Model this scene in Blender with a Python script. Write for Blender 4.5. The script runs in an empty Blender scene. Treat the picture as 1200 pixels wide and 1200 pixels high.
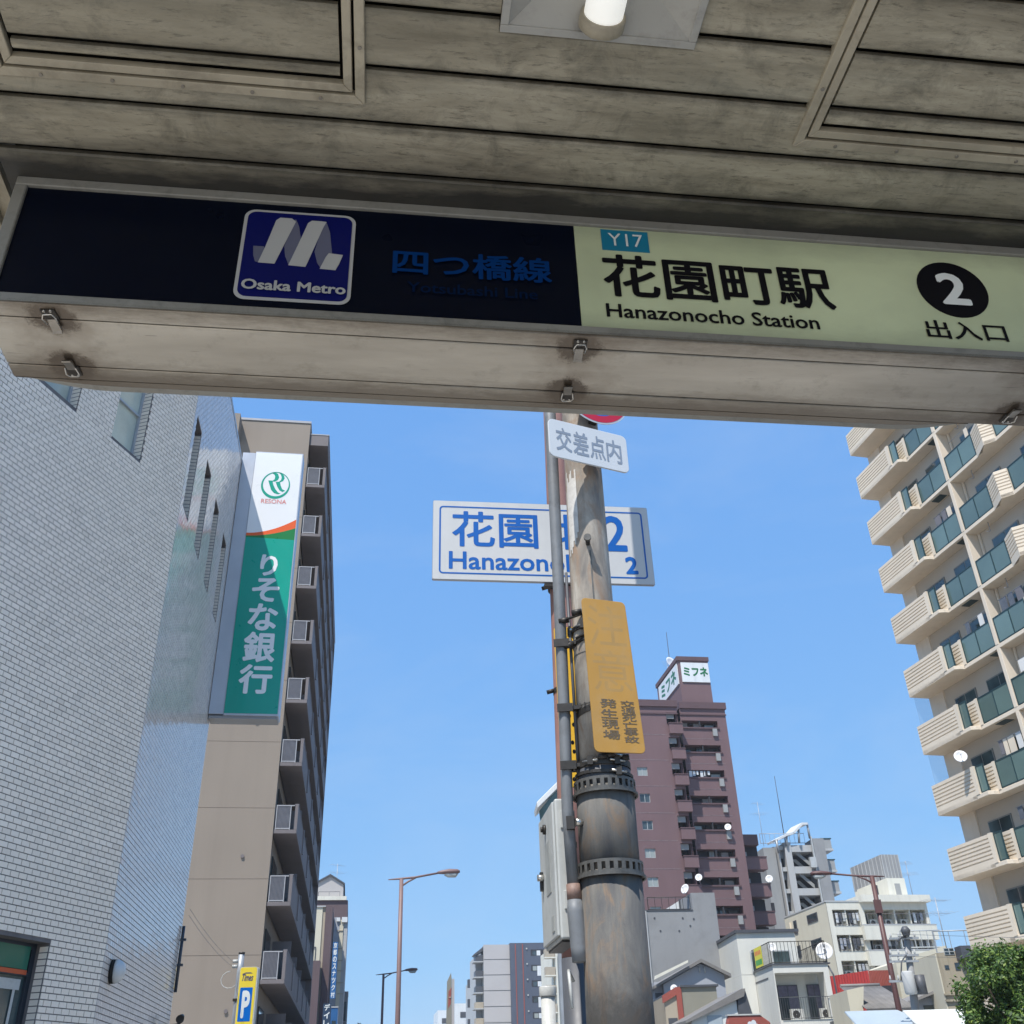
import bpy, math, random
from mathutils import Vector, Matrix
random.seed(7)
R = math.radians
sc = bpy.context.scene
COL = sc.collection

# ------------------------------------------------------------------ camera
CAM = Vector((0.0, 0.0, 1.6))
F = 1160.0 / 1200.0
RX = Vector((0.98968245, 0.0478758, 0.13504276))     # rows: world axes in camera axes (right, down, forward)
RY = Vector((-0.14047433, 0.50977592, 0.84876114))
RZ = Vector((-0.02820643, -0.85897405, 0.51124161))
cd = bpy.data.cameras.new('camera'); cam = bpy.data.objects.new('camera', cd); COL.objects.link(cam)
m = Matrix(((RX[0], -RX[1], -RX[2], CAM.x), (RY[0], -RY[1], -RY[2], CAM.y), (RZ[0], -RZ[1], -RZ[2], CAM.z), (0, 0, 0, 1)))
cam.matrix_world = m
cd.sensor_width = 36; cd.sensor_height = 36; cd.lens = 36 * F
cd.clip_start = 0.05; cd.clip_end = 6000
sc.camera = cam

# ------------------------------------------------------------------ sky and sun
SUN = Vector((-0.34, -0.44, 1.0)).normalized()        # direction towards the sun
sun_el = math.asin(SUN.z); sun_az = math.atan2(SUN.x, SUN.y)
w = bpy.data.worlds.new('World'); sc.world = w; w.use_nodes = True
nt = w.node_tree; nt.nodes.clear()
sky = nt.nodes.new('ShaderNodeTexSky'); sky.sky_type = 'NISHITA'; sky.sun_disc = False
sky.sun_elevation = sun_el; sky.sun_rotation = sun_az
sky.air_density = 1.0; sky.dust_density = 0.15; sky.ozone_density = 4.5; sky.altitude = 0
bg = nt.nodes.new('ShaderNodeBackground'); bg.inputs['Strength'].default_value = 0.15
wo = nt.nodes.new('ShaderNodeOutputWorld')
# even, hazy summer blue: soften the sky model's range channel by channel, over the whole dome alike
sep = nt.nodes.new('ShaderNodeSeparateColor'); com = nt.nodes.new('ShaderNodeCombineColor'); nt.links.new(sky.outputs[0], sep.inputs[0])
for i_, (g_, a_) in enumerate(((0.45, 0.66), (0.33, 1.25), (0.14, 2.60))):
    p_ = nt.nodes.new('ShaderNodeMath'); p_.operation = 'POWER'; p_.inputs[1].default_value = g_; nt.links.new(sep.outputs[i_], p_.inputs[0])
    q_ = nt.nodes.new('ShaderNodeMath'); q_.operation = 'MULTIPLY'; q_.inputs[1].default_value = a_; nt.links.new(p_.outputs[0], q_.inputs[0]); nt.links.new(q_.outputs[0], com.inputs[i_])
tcw = nt.nodes.new('ShaderNodeTexCoord'); mpw = nt.nodes.new('ShaderNodeMapping'); mpw.inputs['Scale'].default_value = (1.0, 1.6, 3.0); nt.links.new(tcw.outputs['Generated'], mpw.inputs[0])
nzw = nt.nodes.new('ShaderNodeTexNoise'); nzw.inputs['Scale'].default_value = 2.6; nzw.inputs['Detail'].default_value = 7; nzw.inputs['Roughness'].default_value = 0.62; nzw.inputs['Distortion'].default_value = 0.5; nt.links.new(mpw.outputs[0], nzw.inputs['Vector'])
mrw = nt.nodes.new('ShaderNodeMapRange'); mrw.inputs[1].default_value = 0.46; mrw.inputs[2].default_value = 0.78; mrw.inputs[3].default_value = 0.0; mrw.inputs[4].default_value = 0.20; nt.links.new(nzw.outputs['Fac'], mrw.inputs[0])
mxw = nt.nodes.new('ShaderNodeMix'); mxw.data_type = 'RGBA'; nt.links.new(mrw.outputs[0], mxw.inputs[0]); nt.links.new(com.outputs[0], mxw.inputs[6]); mxw.inputs[7].default_value = (2.2, 2.6, 3.1, 1)
nt.links.new(mxw.outputs[2], bg.inputs[0]); nt.links.new(bg.outputs[0], wo.inputs[0])
sl = bpy.data.lights.new('sun', 'SUN'); sl.energy = 3.1; sl.angle = R(0.53); sl.color = (1.0, 0.955, 0.89)
so = bpy.data.objects.new('sun', sl); COL.objects.link(so)
so.rotation_euler = SUN.to_track_quat('Z', 'Y').to_euler(); so.location = (0, 0, 60)
vs = sc.view_settings
vs.view_transform = 'Standard'; vs.look = 'None'; vs.exposure = 0.95; vs.gamma = 1; vs.use_curve_mapping = False
sc.display_settings.display_device = 'sRGB'

# ------------------------------------------------------------------ helpers
def ray(px, py):
    d = Vector((px - 600.0, py - 600.0, 1160.0))
    v = Vector((RX.dot(d), RY.dot(d), RZ.dot(d))); return v.normalized()
def azv(a): return Vector((math.sin(R(a)), math.cos(R(a)), 0))
class Frame:
    """upright plane: origin o (x,y,z), horizontal direction at azimuth a; local x along it, y away, z up"""
    def __init__(s, o, a):
        s.o = Vector((o[0], o[1], o[2] if len(o) > 2 else 0.0)); s.a = a
        s.x = azv(a); s.y = Vector((-s.x.y, s.x.x, 0)); s.z = Vector((0, 0, 1))
        s.rz = R(90 - a)
    def at(s, px, py, off=0.0):
        d = ray(px, py); O = s.o + s.y * off
        t = (O - CAM).dot(s.y) / d.dot(s.y); P = CAM + d * t - s.o
        return P.dot(s.x), P.z
    def w(s, x, y, z): return s.o + s.x * x + s.y * y + s.z * z
    def empty(s, name, label, cat, group=None):
        return thing(name, label, cat, s.o, s.rz, group)
def horiz(az, D):
    return (D * math.sin(R(az)), D * math.cos(R(az)))

def thing(name, label, cat, loc=(0, 0, 0), rz=0.0, group=None):
    o = bpy.data.objects.new(name, None); COL.objects.link(o)
    o.location = loc; o.rotation_euler = (0, 0, rz); o.empty_display_size = 0.2
    o['label'] = label; o['category'] = cat
    if group: o['group'] = group
    return o
def tag(o, label=None, cat=None, group=None, kind=None):
    if label: o['label'] = label
    if cat: o['category'] = cat
    if group: o['group'] = group
    if kind: o['kind'] = kind
    return o

class MB:
    def __init__(s): s.v = []; s.f = []; s.sm = []
    def quad(s, a, b, c, d, smooth=False):
        n = len(s.v); s.v += [tuple(a), tuple(b), tuple(c), tuple(d)]; s.f.append((n, n+1, n+2, n+3)); s.sm.append(smooth); return s
    def poly(s, pts):
        n = len(s.v); s.v += [tuple(p) for p in pts]; s.f.append(tuple(range(n, n+len(pts)))); s.sm.append(False); return s
    def box(s, x0, y0, z0, x1, y1, z1):
        if x0 > x1: x0, x1 = x1, x0
        if y0 > y1: y0, y1 = y1, y0
        if z0 > z1: z0, z1 = z1, z0
        n = len(s.v)
        s.v += [(x0,y0,z0),(x1,y0,z0),(x1,y1,z0),(x0,y1,z0),(x0,y0,z1),(x1,y0,z1),(x1,y1,z1),(x0,y1,z1)]
        for q in ((0,3,2,1),(4,5,6,7),(0,1,5,4),(1,2,6,5),(2,3,7,6),(3,0,4,7)):
            s.f.append(tuple(n+i for i in q)); s.sm.append(False)
        return s
    def prism(s, pts, d, flat_axis='y'):
        """pts: list of (a,b) outline in x,z; extruded along y from d[0] to d[1]; axis 'x': outline in y,z; 'z': outline in x,y"""
        def P(p, t):
            return {'y': (p[0], t, p[1]), 'x': (t, p[0], p[1]), 'z': (p[0], p[1], t)}[flat_axis]
        n = len(s.v); k = len(pts)
        s.v += [P(p, d[0]) for p in pts] + [P(p, d[1]) for p in pts]
        s.f.append(tuple(range(n, n+k))); s.sm.append(False)
        s.f.append(tuple(range(n+2*k-1, n+k-1, -1))); s.sm.append(False)
        for i in range(k):
            j = (i+1) % k; s.f.append((n+i, n+k+i, n+k+j, n+j)); s.sm.append(False)
        return s
    def tube(s, pts, r, seg=10, caps=True):
        pts = [Vector(p) for p in pts]; rs = r if isinstance(r, (list, tuple)) else [r]*len(pts)
        n = len(s.v); k = len(pts); up = None
        for i, p in enumerate(pts):
            d = (pts[min(i+1, k-1)] - pts[max(i-1, 0)]).normalized()
            if up is None:
                up = Vector((0, 0, 1)) if abs(d.z) < 0.9 else Vector((1, 0, 0))
            a = d.cross(up).normalized(); b = a.cross(d).normalized(); up = b
            for j in range(seg):
                t = 2*math.pi*j/seg; s.v.append(tuple(p + a*math.cos(t)*rs[i] + b*math.sin(t)*rs[i]))
        for i in range(k-1):
            for j in range(seg):
                q = (j+1) % seg; s.f.append((n+i*seg+j, n+i*seg+q, n+(i+1)*seg+q, n+(i+1)*seg+j)); s.sm.append(True)
        if caps:
            s.f.append(tuple(n+j for j in range(seg))[::-1]); s.sm.append(False)
            s.f.append(tuple(n+(k-1)*seg+j for j in range(seg))); s.sm.append(False)
        return s
    def ring(s, c, r0, r1, z0, z1, seg=32, a0=0.0, a1=360.0):
        full = abs(a1-a0) >= 360
        k = seg if full else seg+1; n = len(s.v)
        for i in range(k):
            t = R(a0 + (a1-a0)*i/seg); cx, sx = math.cos(t), math.sin(t)
            for rr, zz in ((r0, z0), (r1, z0), (r1, z1), (r0, z1)):
                s.v.append((c[0]+rr*cx, c[1]+rr*sx, zz))
        for i in range(seg):
            j = (i+1) % k
            for q in range(4):
                q2 = (q+1) % 4
                s.f.append((n+i*4+q, n+j*4+q, n+j*4+q2, n+i*4+q2)); s.sm.append(False)
        return s
    def disc(s, c, nrm, r, th=0.01, seg=24, dish=0.0):
        c = Vector(c); nrm = Vector(nrm).normalized()
        return s.tube([c, c + nrm*th], r, seg)
    def xform(s, M):
        s.v = [tuple(M @ Vector(p)) for p in s.v]; return s
    def build(s, name, mat, parent=None, smooth_angle=None):
        me = bpy.data.meshes.new(name); me.from_pydata(s.v, [], s.f); me.update()
        for p, q in zip(me.polygons, s.sm): p.use_smooth = q
        if mat:
            for mm in (mat if isinstance(mat, (list, tuple)) else [mat]): me.materials.append(mm)
        o = bpy.data.objects.new(name, me); COL.objects.link(o)
        if parent is not None: o.parent = parent
        return o
def link_copy(o, loc, parent=None, rot=None, scale=None):
    c = o.copy(); COL.objects.link(c)
    c.parent = parent if parent is not None else o.parent
    c.location = loc
    if rot is not None: c.rotation_euler = rot
    if scale is not None: c.scale = scale
    return c
def copy_tree(o, parent=None):
    c = o.copy(); COL.objects.link(c)
    if parent is not None: c.parent = parent
    for ch in list(o.children): copy_tree(ch, c)
    return c
def bevel(o, wd=0.004, seg=1):
    b = o.modifiers.new('bevel', 'BEVEL'); b.width = wd; b.segments = seg; b.limit_method = 'ANGLE'; b.angle_limit = R(40); return o

def facade(mb, x0, x1, z0, z1, holes, depth, y=0.0):
    """front wall skin (normal -y) with rectangular holes (hx0,hx1,hz0,hz1) and their reveals"""
    xs = sorted(set([x0, x1] + [h for q in holes for h in q[:2]])); zs = sorted(set([z0, z1] + [h for q in holes for h in q[2:4]]))
    xs = [x for x in xs if x0-1e-6 <= x <= x1+1e-6]; zs = [z for z in zs if z0-1e-6 <= z <= z1+1e-6]
    for j in range(len(zs)-1):
        run = None
        for i in range(len(xs)-1):
            cx = (xs[i]+xs[i+1])/2; cz = (zs[j]+zs[j+1])/2
            inside = any(h[0] < cx < h[1] and h[2] < cz < h[3] for h in holes)
            if not inside and run is None: run = xs[i]
            if inside and run is not None:
                mb.quad((run, y, zs[j]), (xs[i], y, zs[j]), (xs[i], y, zs[j+1]), (run, y, zs[j+1])); run = None
        if run is not None: mb.quad((run, y, zs[j]), (x1, y, zs[j]), (x1, y, zs[j+1]), (run, y, zs[j+1]))
    for h in holes:
        a, b, c, d = h[:4]; e = y + (h[4] if len(h) > 4 else depth)
        mb.quad((a, y, c), (a, e, c), (b, e, c), (b, y, c)); mb.quad((a, y, d), (b, y, d), (b, e, d), (a, e, d))
        mb.quad((a, y, c), (a, y, d), (a, e, d), (a, e, c)); mb.quad((b, y, c), (b, e, c), (b, e, d), (b, y, d))
    return mb

# ------------------------------------------------------------------ materials
def _n(nt, t, **k):
    n = nt.nodes.new(t)
    for a, b in k.items():
        if a in n.inputs: n.inputs[a].default_value = b
        else: setattr(n, a, b)
    return n
def mix(nt, fac, a, b, blend='MIX'):
    n = nt.nodes.new('ShaderNodeMix'); n.data_type = 'RGBA'; n.blend_type = blend
    for sock, val in ((n.inputs[0], fac), (n.inputs[6], a), (n.inputs[7], b)):
        if hasattr(val, 'is_output') or isinstance(val, bpy.types.NodeSocket): nt.links.new(val, sock)
        else: sock.default_value = (val if isinstance(val, (int, float)) else (val[0], val[1], val[2], 1)) if sock != n.inputs[0] else val
    return n.outputs[2]
def ramp(nt, fac, pts):
    n = nt.nodes.new('ShaderNodeValToRGB'); e = n.color_ramp.elements
    while len(e) < len(pts): e.new(0.5)
    for i, (p, c) in enumerate(pts):
        e[i].position = p; e[i].color = (c, c, c, 1) if isinstance(c, (int, float)) else (c[0], c[1], c[2], 1)
    nt.links.new(fac, n.inputs[0]); return n.outputs[0]
def coords(nt, scale=(1, 1, 1), obj=True):
    t = nt.nodes.new('ShaderNodeTexCoord'); mp = nt.nodes.new('ShaderNodeMapping'); mp.inputs['Scale'].default_value = scale
    nt.links.new(t.outputs['Object' if obj else 'Generated'], mp.inputs[0]); return mp.outputs[0]
def noise(nt, vec, scale, detail=4, rough=0.55, dist=0.0):
    n = nt.nodes.new('ShaderNodeTexNoise'); n.inputs['Scale'].default_value = scale; n.inputs['Detail'].default_value = detail
    n.inputs['Roughness'].default_value = rough; n.inputs['Distortion'].default_value = dist; nt.links.new(vec, n.inputs['Vector']); return n.outputs['Fac']
def mat(name, col, rough=0.7, var=0.12, scale=1.5, streak=0.0, streak_col=None, streak_scale=(6, 6, 0.35), metal=0.0, bump=0.0, bump_scale=60, spec=0.5, rnd=0.0, dirt=0.0, dirt_col=(0.05, 0.045, 0.04), dirt_scale=2.5, coat=0.0, emit=0.0, sub=None):
    M = bpy.data.materials.new(name); M.use_nodes = True; nt = M.node_tree
    b = nt.nodes['Principled BSDF']; b.inputs['Roughness'].default_value = rough; b.inputs['Metallic'].default_value = metal
    b.inputs['Specular IOR Level'].default_value = spec; b.inputs['Coat Weight'].default_value = coat
    v = coords(nt); n1 = noise(nt, v, scale, 5)
    lo = [c*(1-var) for c in col]; hi = [min(1, c*(1+var)) for c in col]
    c = ramp(nt, n1, [(0.3, lo), (0.7, hi)])
    if rnd > 0:
        oi = nt.nodes.new('ShaderNodeObjectInfo'); rr = ramp(nt, oi.outputs['Random'], [(0, 1-rnd), (1, 1+rnd)]); c = mix(nt, 1.0, c, rr, 'MULTIPLY')
    if streak > 0:
        vs_ = coords(nt, streak_scale); n2 = noise(nt, vs_, 1.0, 6, 0.65)
        f = ramp(nt, n2, [(0.48, 0.0), (0.75, streak)]); c = mix(nt, f, c, streak_col or [q*0.35 for q in col])
    if dirt > 0:
        n3 = noise(nt, v, dirt_scale, 8, 0.7, 0.4); f = ramp(nt, n3, [(0.5, 0.0), (0.72, dirt)]); c = mix(nt, f, c, dirt_col)
    nt.links.new(c, b.inputs['Base Color'])
    if bump > 0:
        nb = noise(nt, v, bump_scale, 4); bp = nt.nodes.new('ShaderNodeBump'); bp.inputs['Strength'].default_value = bump; bp.inputs['Distance'].default_value = 0.01
        nt.links.new(nb, bp.inputs['Height']); nt.links.new(bp.outputs[0], b.inputs['Normal'])
    r1 = noise(nt, v, scale*4, 3); rr = nt.nodes.new('ShaderNodeMapRange'); rr.inputs['To Min'].default_value = max(0.02, rough-0.08); rr.inputs['To Max'].default_value = min(1, rough+0.08)
    nt.links.new(r1, rr.inputs[0]); nt.links.new(rr.outputs[0], b.inputs['Roughness'])
    if emit > 0:
        b.inputs['Emission Strength'].default_value = emit; nt.links.new(c, b.inputs['Emission Color'])
    return M
def glass(name, col=(0.03, 0.045, 0.05), rough=0.06, curtain=None, spec=0.6):
    """window glass seen from the street: dark room (or curtain) behind a reflecting pane"""
    M = bpy.data.materials.new(name); M.use_nodes = True; nt = M.node_tree; b = nt.nodes['Principled BSDF']
    b.inputs['Roughness'].default_value = rough; b.inputs['Specular IOR Level'].default_value = spec; b.inputs['Coat Weight'].default_value = 0.6; b.inputs['Coat Roughness'].default_value = 0.03
    v = coords(nt); c = ramp(nt, noise(nt, v, 0.9, 2), [(0.35, [q*0.6 for q in col]), (0.65, [min(1, q*1.5) for q in col])])
    if curtain:
        oi = nt.nodes.new('ShaderNodeObjectInfo')
        wv = nt.nodes.new('ShaderNodeTexWave'); wv.inputs['Scale'].default_value = 3.2; wv.inputs['Distortion'].default_value = 0.8; nt.links.new(coords(nt, (1, 1, 0.02)), wv.inputs[0])
        cc = mix(nt, wv.outputs['Fac'], [q*0.7 for q in curtain], curtain)
        f = ramp(nt, oi.outputs['Random'], [(0.4, 0.0), (0.46, 0.85)]); c = mix(nt, f, c, cc)
    nt.links.new(c, b.inputs['Base Color']); return M

M = {}
M['asphalt'] = mat('asphalt', (0.085, 0.083, 0.08), 0.9, 0.2, 2.0, bump=0.5, bump_scale=220)
M['pave'] = mat('paving', (0.52, 0.475, 0.41), 0.85, 0.15, 3.0, bump=0.3, bump_scale=120)
M['ground'] = mat('city ground', (0.33, 0.31, 0.28), 0.9, 0.15, 0.02)
M['white_line'] = mat('road paint', (0.75, 0.75, 0.72), 0.7, 0.1)

def link_maths(nt, op, a, b=None, c=None):
    n = nt.nodes.new('ShaderNodeMath'); n.operation = op
    for i, v in enumerate((a, b, c)):
        if v is None: continue
        if isinstance(v, (int, float)): n.inputs[i].default_value = v
        else: nt.links.new(v, n.inputs[i])
    return n.outputs[0]
def rng(nt, v, a, b_, c, d):
    n = nt.nodes.new('ShaderNodeMapRange'); n.inputs[1].default_value = a; n.inputs[2].default_value = b_; n.inputs[3].default_value = c; n.inputs[4].default_value = d
    nt.links.new(v, n.inputs[0]); return n.outputs[0]
def pole_mat(name, base, light, rust, dark, rough, grime_z=None, bump_s=0.3):
    T = bpy.data.materials.new(name); T.use_nodes = True; nt = T.node_tree; b = nt.nodes['Principled BSDF']
    v = coords(nt, (3.5, 3.5, 1.1)); c = ramp(nt, noise(nt, v, 1.6, 8, 0.62, 0.5), [(0.32, dark), (0.5, base), (0.68, light)])
    c = mix(nt, ramp(nt, noise(nt, coords(nt, (5, 5, 2.2)), 1.2, 7, 0.7, 0.8), [(0.50, 0.0), (0.64, 0.85)]), c, rust)
    c = mix(nt, ramp(nt, noise(nt, coords(nt, (22, 22, 1.3)), 1.0, 6, 0.7), [(0.50, 0.0), (0.72, 0.6)]), c, dark)
    c = mix(nt, ramp(nt, noise(nt, coords(nt), 70, 5, 0.7), [(0.55, 0.0), (0.75, 0.35)]), c, dark)
    if grime_z:
        t = nt.nodes.new('ShaderNodeTexCoord'); sx = nt.nodes.new('ShaderNodeSeparateXYZ'); nt.links.new(t.outputs['Object'], sx.inputs[0])
        n5 = noise(nt, coords(nt, (4, 4, 3)), 2.0, 8, 0.75, 0.6)
        q = link_maths(nt, 'MULTIPLY_ADD', n5, 0.55, sx.outputs['Z'])
        c = mix(nt, rng(nt, q, grime_z-0.12, grime_z+0.14, 0.78, 0.0), c, mix(nt, noise(nt, coords(nt), 14, 8, 0.8), (0.012, 0.012, 0.012), (0.055, 0.05, 0.045)))
    nt.links.new(c, b.inputs['Base Color']); b.inputs['Roughness'].default_value = rough
    bp = nt.nodes.new('ShaderNodeBump'); bp.inputs['Strength'].default_value = bump_s; bp.inputs['Distance'].default_value = 0.006
    nt.links.new(noise(nt, coords(nt), 28, 8, 0.75), bp.inputs['Height']); nt.links.new(bp.outputs[0], b.inputs['Normal'])
    return T
def tile_mat(name, col, rough):
    """small glazed tiles: each tile of the joined mesh differs a little in tone (random per island)"""
    T = bpy.data.materials.new(name); T.use_nodes = True; nt = T.node_tree; b = nt.nodes['Principled BSDF']
    g = nt.nodes.new('ShaderNodeNewGeometry')
    c = ramp(nt, g.outputs['Random Per Island'], [(0.0, [q*0.86 for q in col]), (0.12, [q*0.94 for q in col]), (0.5, [q*0.97 for q in col]), (1.0, [q*1.04 for q in col])])
    v = coords(nt); f = ramp(nt, noise(nt, v, 1.1, 6, 0.65), [(0.35, 0.0), (0.75, 0.22)]); c = mix(nt, f, c, [q*0.75 for q in col])
    sp = ramp(nt, noise(nt, v, 160, 3), [(0.55, 0.0), (0.75, 0.25)]); c = mix(nt, sp, c, [q*0.7 for q in col])
    nt.links.new(c, b.inputs['Base Color']); b.inputs['Roughness'].default_value = rough; b.inputs['Specular IOR Level'].default_value = 0.5
    bp = nt.nodes.new('ShaderNodeBump'); bp.inputs['Strength'].default_value = 0.12; bp.inputs['Distance'].default_value = 0.002
    nt.links.new(noise(nt, v, 90, 3), bp.inputs['Height']); nt.links.new(bp.outputs[0], b.inputs['Normal'])
    return T

y_step = [0.00008]
def text(body, rect, mat_, parent, y, bold=0.0, ext=0.002, name='lettering', vertical=False, keep=False, shear=0.0, lab=None, spacing=1.0):
    """flat lettering facing -y, fitted into rect (x0,z0,x1,z1); vertical writes top to bottom"""
    c = bpy.data.curves.new('t', 'FONT'); c.body = '\n'.join(body) if vertical else body
    c.resolution_u = 3; c.space_line = 0.86 if vertical else 1.0; c.shear = shear; c.align_x = 'CENTER' if vertical else 'LEFT'; c.space_character = spacing
    o = bpy.data.objects.new('t', c); COL.objects.link(o)
    dg = bpy.context.evaluated_depsgraph_get(); me = bpy.data.meshes.new_from_object(o.evaluated_get(dg))
    bpy.data.objects.remove(o); bpy.data.curves.remove(c)
    xs = [v.co.x for v in me.vertices]; ys = [v.co.y for v in me.vertices]
    ax, bx, ay, by = min(xs), max(xs), min(ys), max(ys)
    sx = (rect[2]-rect[0])/(bx-ax); sz = (rect[3]-rect[1])/(by-ay)
    if keep: sx = sz = min(sx, sz)
    V0_ = [(rect[0]+(v.co.x-ax)*sx, rect[1]+(v.co.y-ay)*sz) for v in me.vertices]; F0 = [tuple(p.vertices) for p in me.polygons]
    V = []; Fc = []; sh = [(0, 0)] + ([(math.cos(R(45*i)), math.sin(R(45*i))) for i in range(8)] if bold > 0 else [])
    step = max(0.00004, abs(y_step[0]))
    for i, (a_, b_) in enumerate(sh):
        n = len(V); V += [(p[0]+a_*bold*sx, y - i*step, p[1]+b_*bold*sz) for p in V0_]; Fc += [tuple(n+q for q in f) for f in F0]
    m2 = bpy.data.meshes.new(name); m2.from_pydata(V, [], Fc); m2.update(); m2.materials.append(mat_)
    bpy.data.meshes.remove(me)
    ob = bpy.data.objects.new(name, m2); COL.objects.link(ob); ob.parent = parent
    if lab: ob['label'] = lab
    return ob
def flat(name, pts, y, mat_, parent, th=0.001):
    """thin raised shape facing -y from an outline in x,z"""
    mb = MB(); mb.prism(pts, (y, y+th)); return mb.build(name, mat_, parent)
def rrect(x0, z0, x1, z1, r, n=6):
    P = []
    for cx, cz, a in ((x1-r, z0+r, -90), (x1-r, z1-r, 0), (x0+r, z1-r, 90), (x0+r, z0+r, 180)):
        for i in range(n+1):
            t = R(a + 90*i/n); P.append((cx+r*math.cos(t), cz+r*math.sin(t)))
    return P
def oval(cx, cz, rx, rz, n=40): return [(cx+rx*math.cos(2*math.pi*i/n), cz+rz*math.sin(2*math.pi*i/n)) for i in range(n)]

# ------------------------------------------------------------------ ground, road, pavement
def flatsheet(name, x0, y0, x1, y1, z, mt):
    mb = MB(); mb.quad((x0, y0, z), (x1, y0, z), (x1, y1, z), (x0, y1, z)); return tag(mb.build(name, mt), kind='structure')
flatsheet('ground', -1500, -1500, 1500, 3000, 0.0, M['ground'])
flatsheet('road', 3.2, -60, 21.5, 900, 0.004, M['asphalt'])
flatsheet('side_road', -60, 5.2, 3.196, 9.0, 0.004, M['asphalt'])
flatsheet('side_road', 21.504, 5.2, 90, 11.0, 0.004, M['asphalt'])
for i, (x0, y0, x1, y1) in enumerate(((-8, -40, 3.05, 5.05), (-2.2, 9.2, 3.05, 600), (21.7, 11.2, 25.2, 600), (21.7, -40, 26, 5.0))):
    mb = MB(); mb.box(x0, y0, 0.0, x1, y1, 0.12); tag(mb.build('pavement', M['pave']), kind='structure')
    mb = MB()
    for kx in ((x1, x1+0.14) if i < 2 else (x0-0.14, x0),): mb.box(kx[0], y0, 0.0, kx[1], y1, 0.135)
    tag(bevel(mb.build('kerb', M['pave']), 0.02), kind='structure')
mb = MB()
for k in range(60):
    for xx in (9.3, 15.6): mb.quad((xx, 14+k*9, 0.008), (xx+0.15, 14+k*9, 0.008), (xx+0.15, 19+k*9, 0.008), (xx, 19+k*9, 0.008))
for k in range(13): mb.quad((4.0+k*1.3, 6.0, 0.008), (4.5+k*1.3, 6.0, 0.008), (4.5+k*1.3, 9.5, 0.008), (4.0+k*1.3, 9.5, 0.008))
tag(mb.build('road_marking', M['white_line']), kind='structure')

# ------------------------------------------------------------------ station entrance canopy
def sxy(nt, ax='Y'):
    t = nt.nodes.new('ShaderNodeTexCoord'); sx = nt.nodes.new('ShaderNodeSeparateXYZ'); nt.links.new(t.outputs['Object'], sx.inputs[0]); return sx.outputs[ax]
def canopy_mat():
    T = bpy.data.materials.new('weathered canopy paint'); T.use_nodes = True; nt = T.node_tree; b = nt.nodes['Principled BSDF']
    v = coords(nt, (1.2, 7, 3)); n1 = noise(nt, v, 2.2, 8, 0.7, 0.3)
    c = ramp(nt, n1, [(0.3, (0.20, 0.175, 0.125)), (0.5, (0.35, 0.315, 0.235)), (0.72, (0.50, 0.455, 0.35))])
    v2 = coords(nt); n2 = noise(nt, v2, 9, 8, 0.75, 0.6); c = mix(nt, ramp(nt, n2, [(0.50, 0.0), (0.68, 0.6)]), c, (0.085, 0.08, 0.06))
    c = mix(nt, ramp(nt, noise(nt, coords(nt, (1.0, 5.0, 1.0)), 26, 7, 0.78), [(0.54, 0.0), (0.66, 0.7)]), c, (0.07, 0.062, 0.045))
    c = mix(nt, ramp(nt, noise(nt, coords(nt, (0.5, 2.2, 1)), 3.1, 4, 0.6), [(0.55, 0.0), (0.75, 0.45)]), c, (0.17, 0.185, 0.16))
    pm = link_maths(nt, 'PINGPONG', link_maths(nt, 'ADD', sxy(nt), 20*0.1185-1.373), 0.05925)
    nj = noise(nt, coords(nt, (1.0, 3.0, 1.0)), 14, 6, 0.75); c = mix(nt, rng(nt, link_maths(nt, 'MULTIPLY_ADD', nj, -0.030, pm), -0.013, 0.004, 0.75, 0.0), c, (0.05, 0.045, 0.033))
    n3 = noise(nt, v2, 1.6, 3); c = mix(nt, ramp(nt, n3, [(0.4, 0.0), (0.7, 0.5)]), c, (0.145, 0.135, 0.10))
    # soot along plank edges; towards the sign end soot plus painted-in occlusion shade
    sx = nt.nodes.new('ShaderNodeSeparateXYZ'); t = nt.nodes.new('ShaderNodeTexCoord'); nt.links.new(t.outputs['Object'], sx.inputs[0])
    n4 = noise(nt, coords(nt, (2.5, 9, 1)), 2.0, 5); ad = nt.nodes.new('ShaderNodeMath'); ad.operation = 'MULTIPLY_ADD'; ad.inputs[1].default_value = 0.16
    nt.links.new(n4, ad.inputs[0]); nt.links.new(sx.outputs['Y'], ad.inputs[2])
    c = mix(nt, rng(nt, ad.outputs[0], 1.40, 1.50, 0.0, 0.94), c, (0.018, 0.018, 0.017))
    nt.links.new(c, b.inputs['Base Color']); b.inputs['Roughness'].default_value = 0.6
    bp = nt.nodes.new('ShaderNodeBump'); bp.inputs['Strength'].default_value = 0.35; bp.inputs['Distance'].default_value = 0.004
    nt.links.new(n2, bp.inputs['Height']); nt.links.new(bp.outputs[0], b.inputs['Normal'])
    return T
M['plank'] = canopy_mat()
M['gap'] = mat('dark gap', (0.015, 0.014, 0.012), 0.9)
M['trim'] = mat('beige trim', (0.36, 0.32, 0.24), 0.55, 0.15, 6, dirt=0.5, dirt_scale=14, dirt_col=(0.10, 0.09, 0.065))
M['roof_grey'] = mat('roof sheet', (0.3, 0.3, 0.3), 0.6)
FC = Frame((0, 0, 0), 91.3); CZ = 3.2
can = thing('station_canopy', 'flat station entrance canopy with dirty beige ceiling planks overhead', 'canopy', (0, 0, 0), FC.rz)
U0, U1, V0 = -0.79, 1.50, -2.9
mb = MB(); mb.box(-0.95, V0, CZ+0.105, 1.66, 1.655, CZ+0.25); mb.build('roof_deck', M['roof_grey'], can)
mb = MB(); mb.box(U0, V0, CZ+0.085, U1, 1.60, CZ+0.1); mb.build('backing_board', M['gap'], can)
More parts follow.
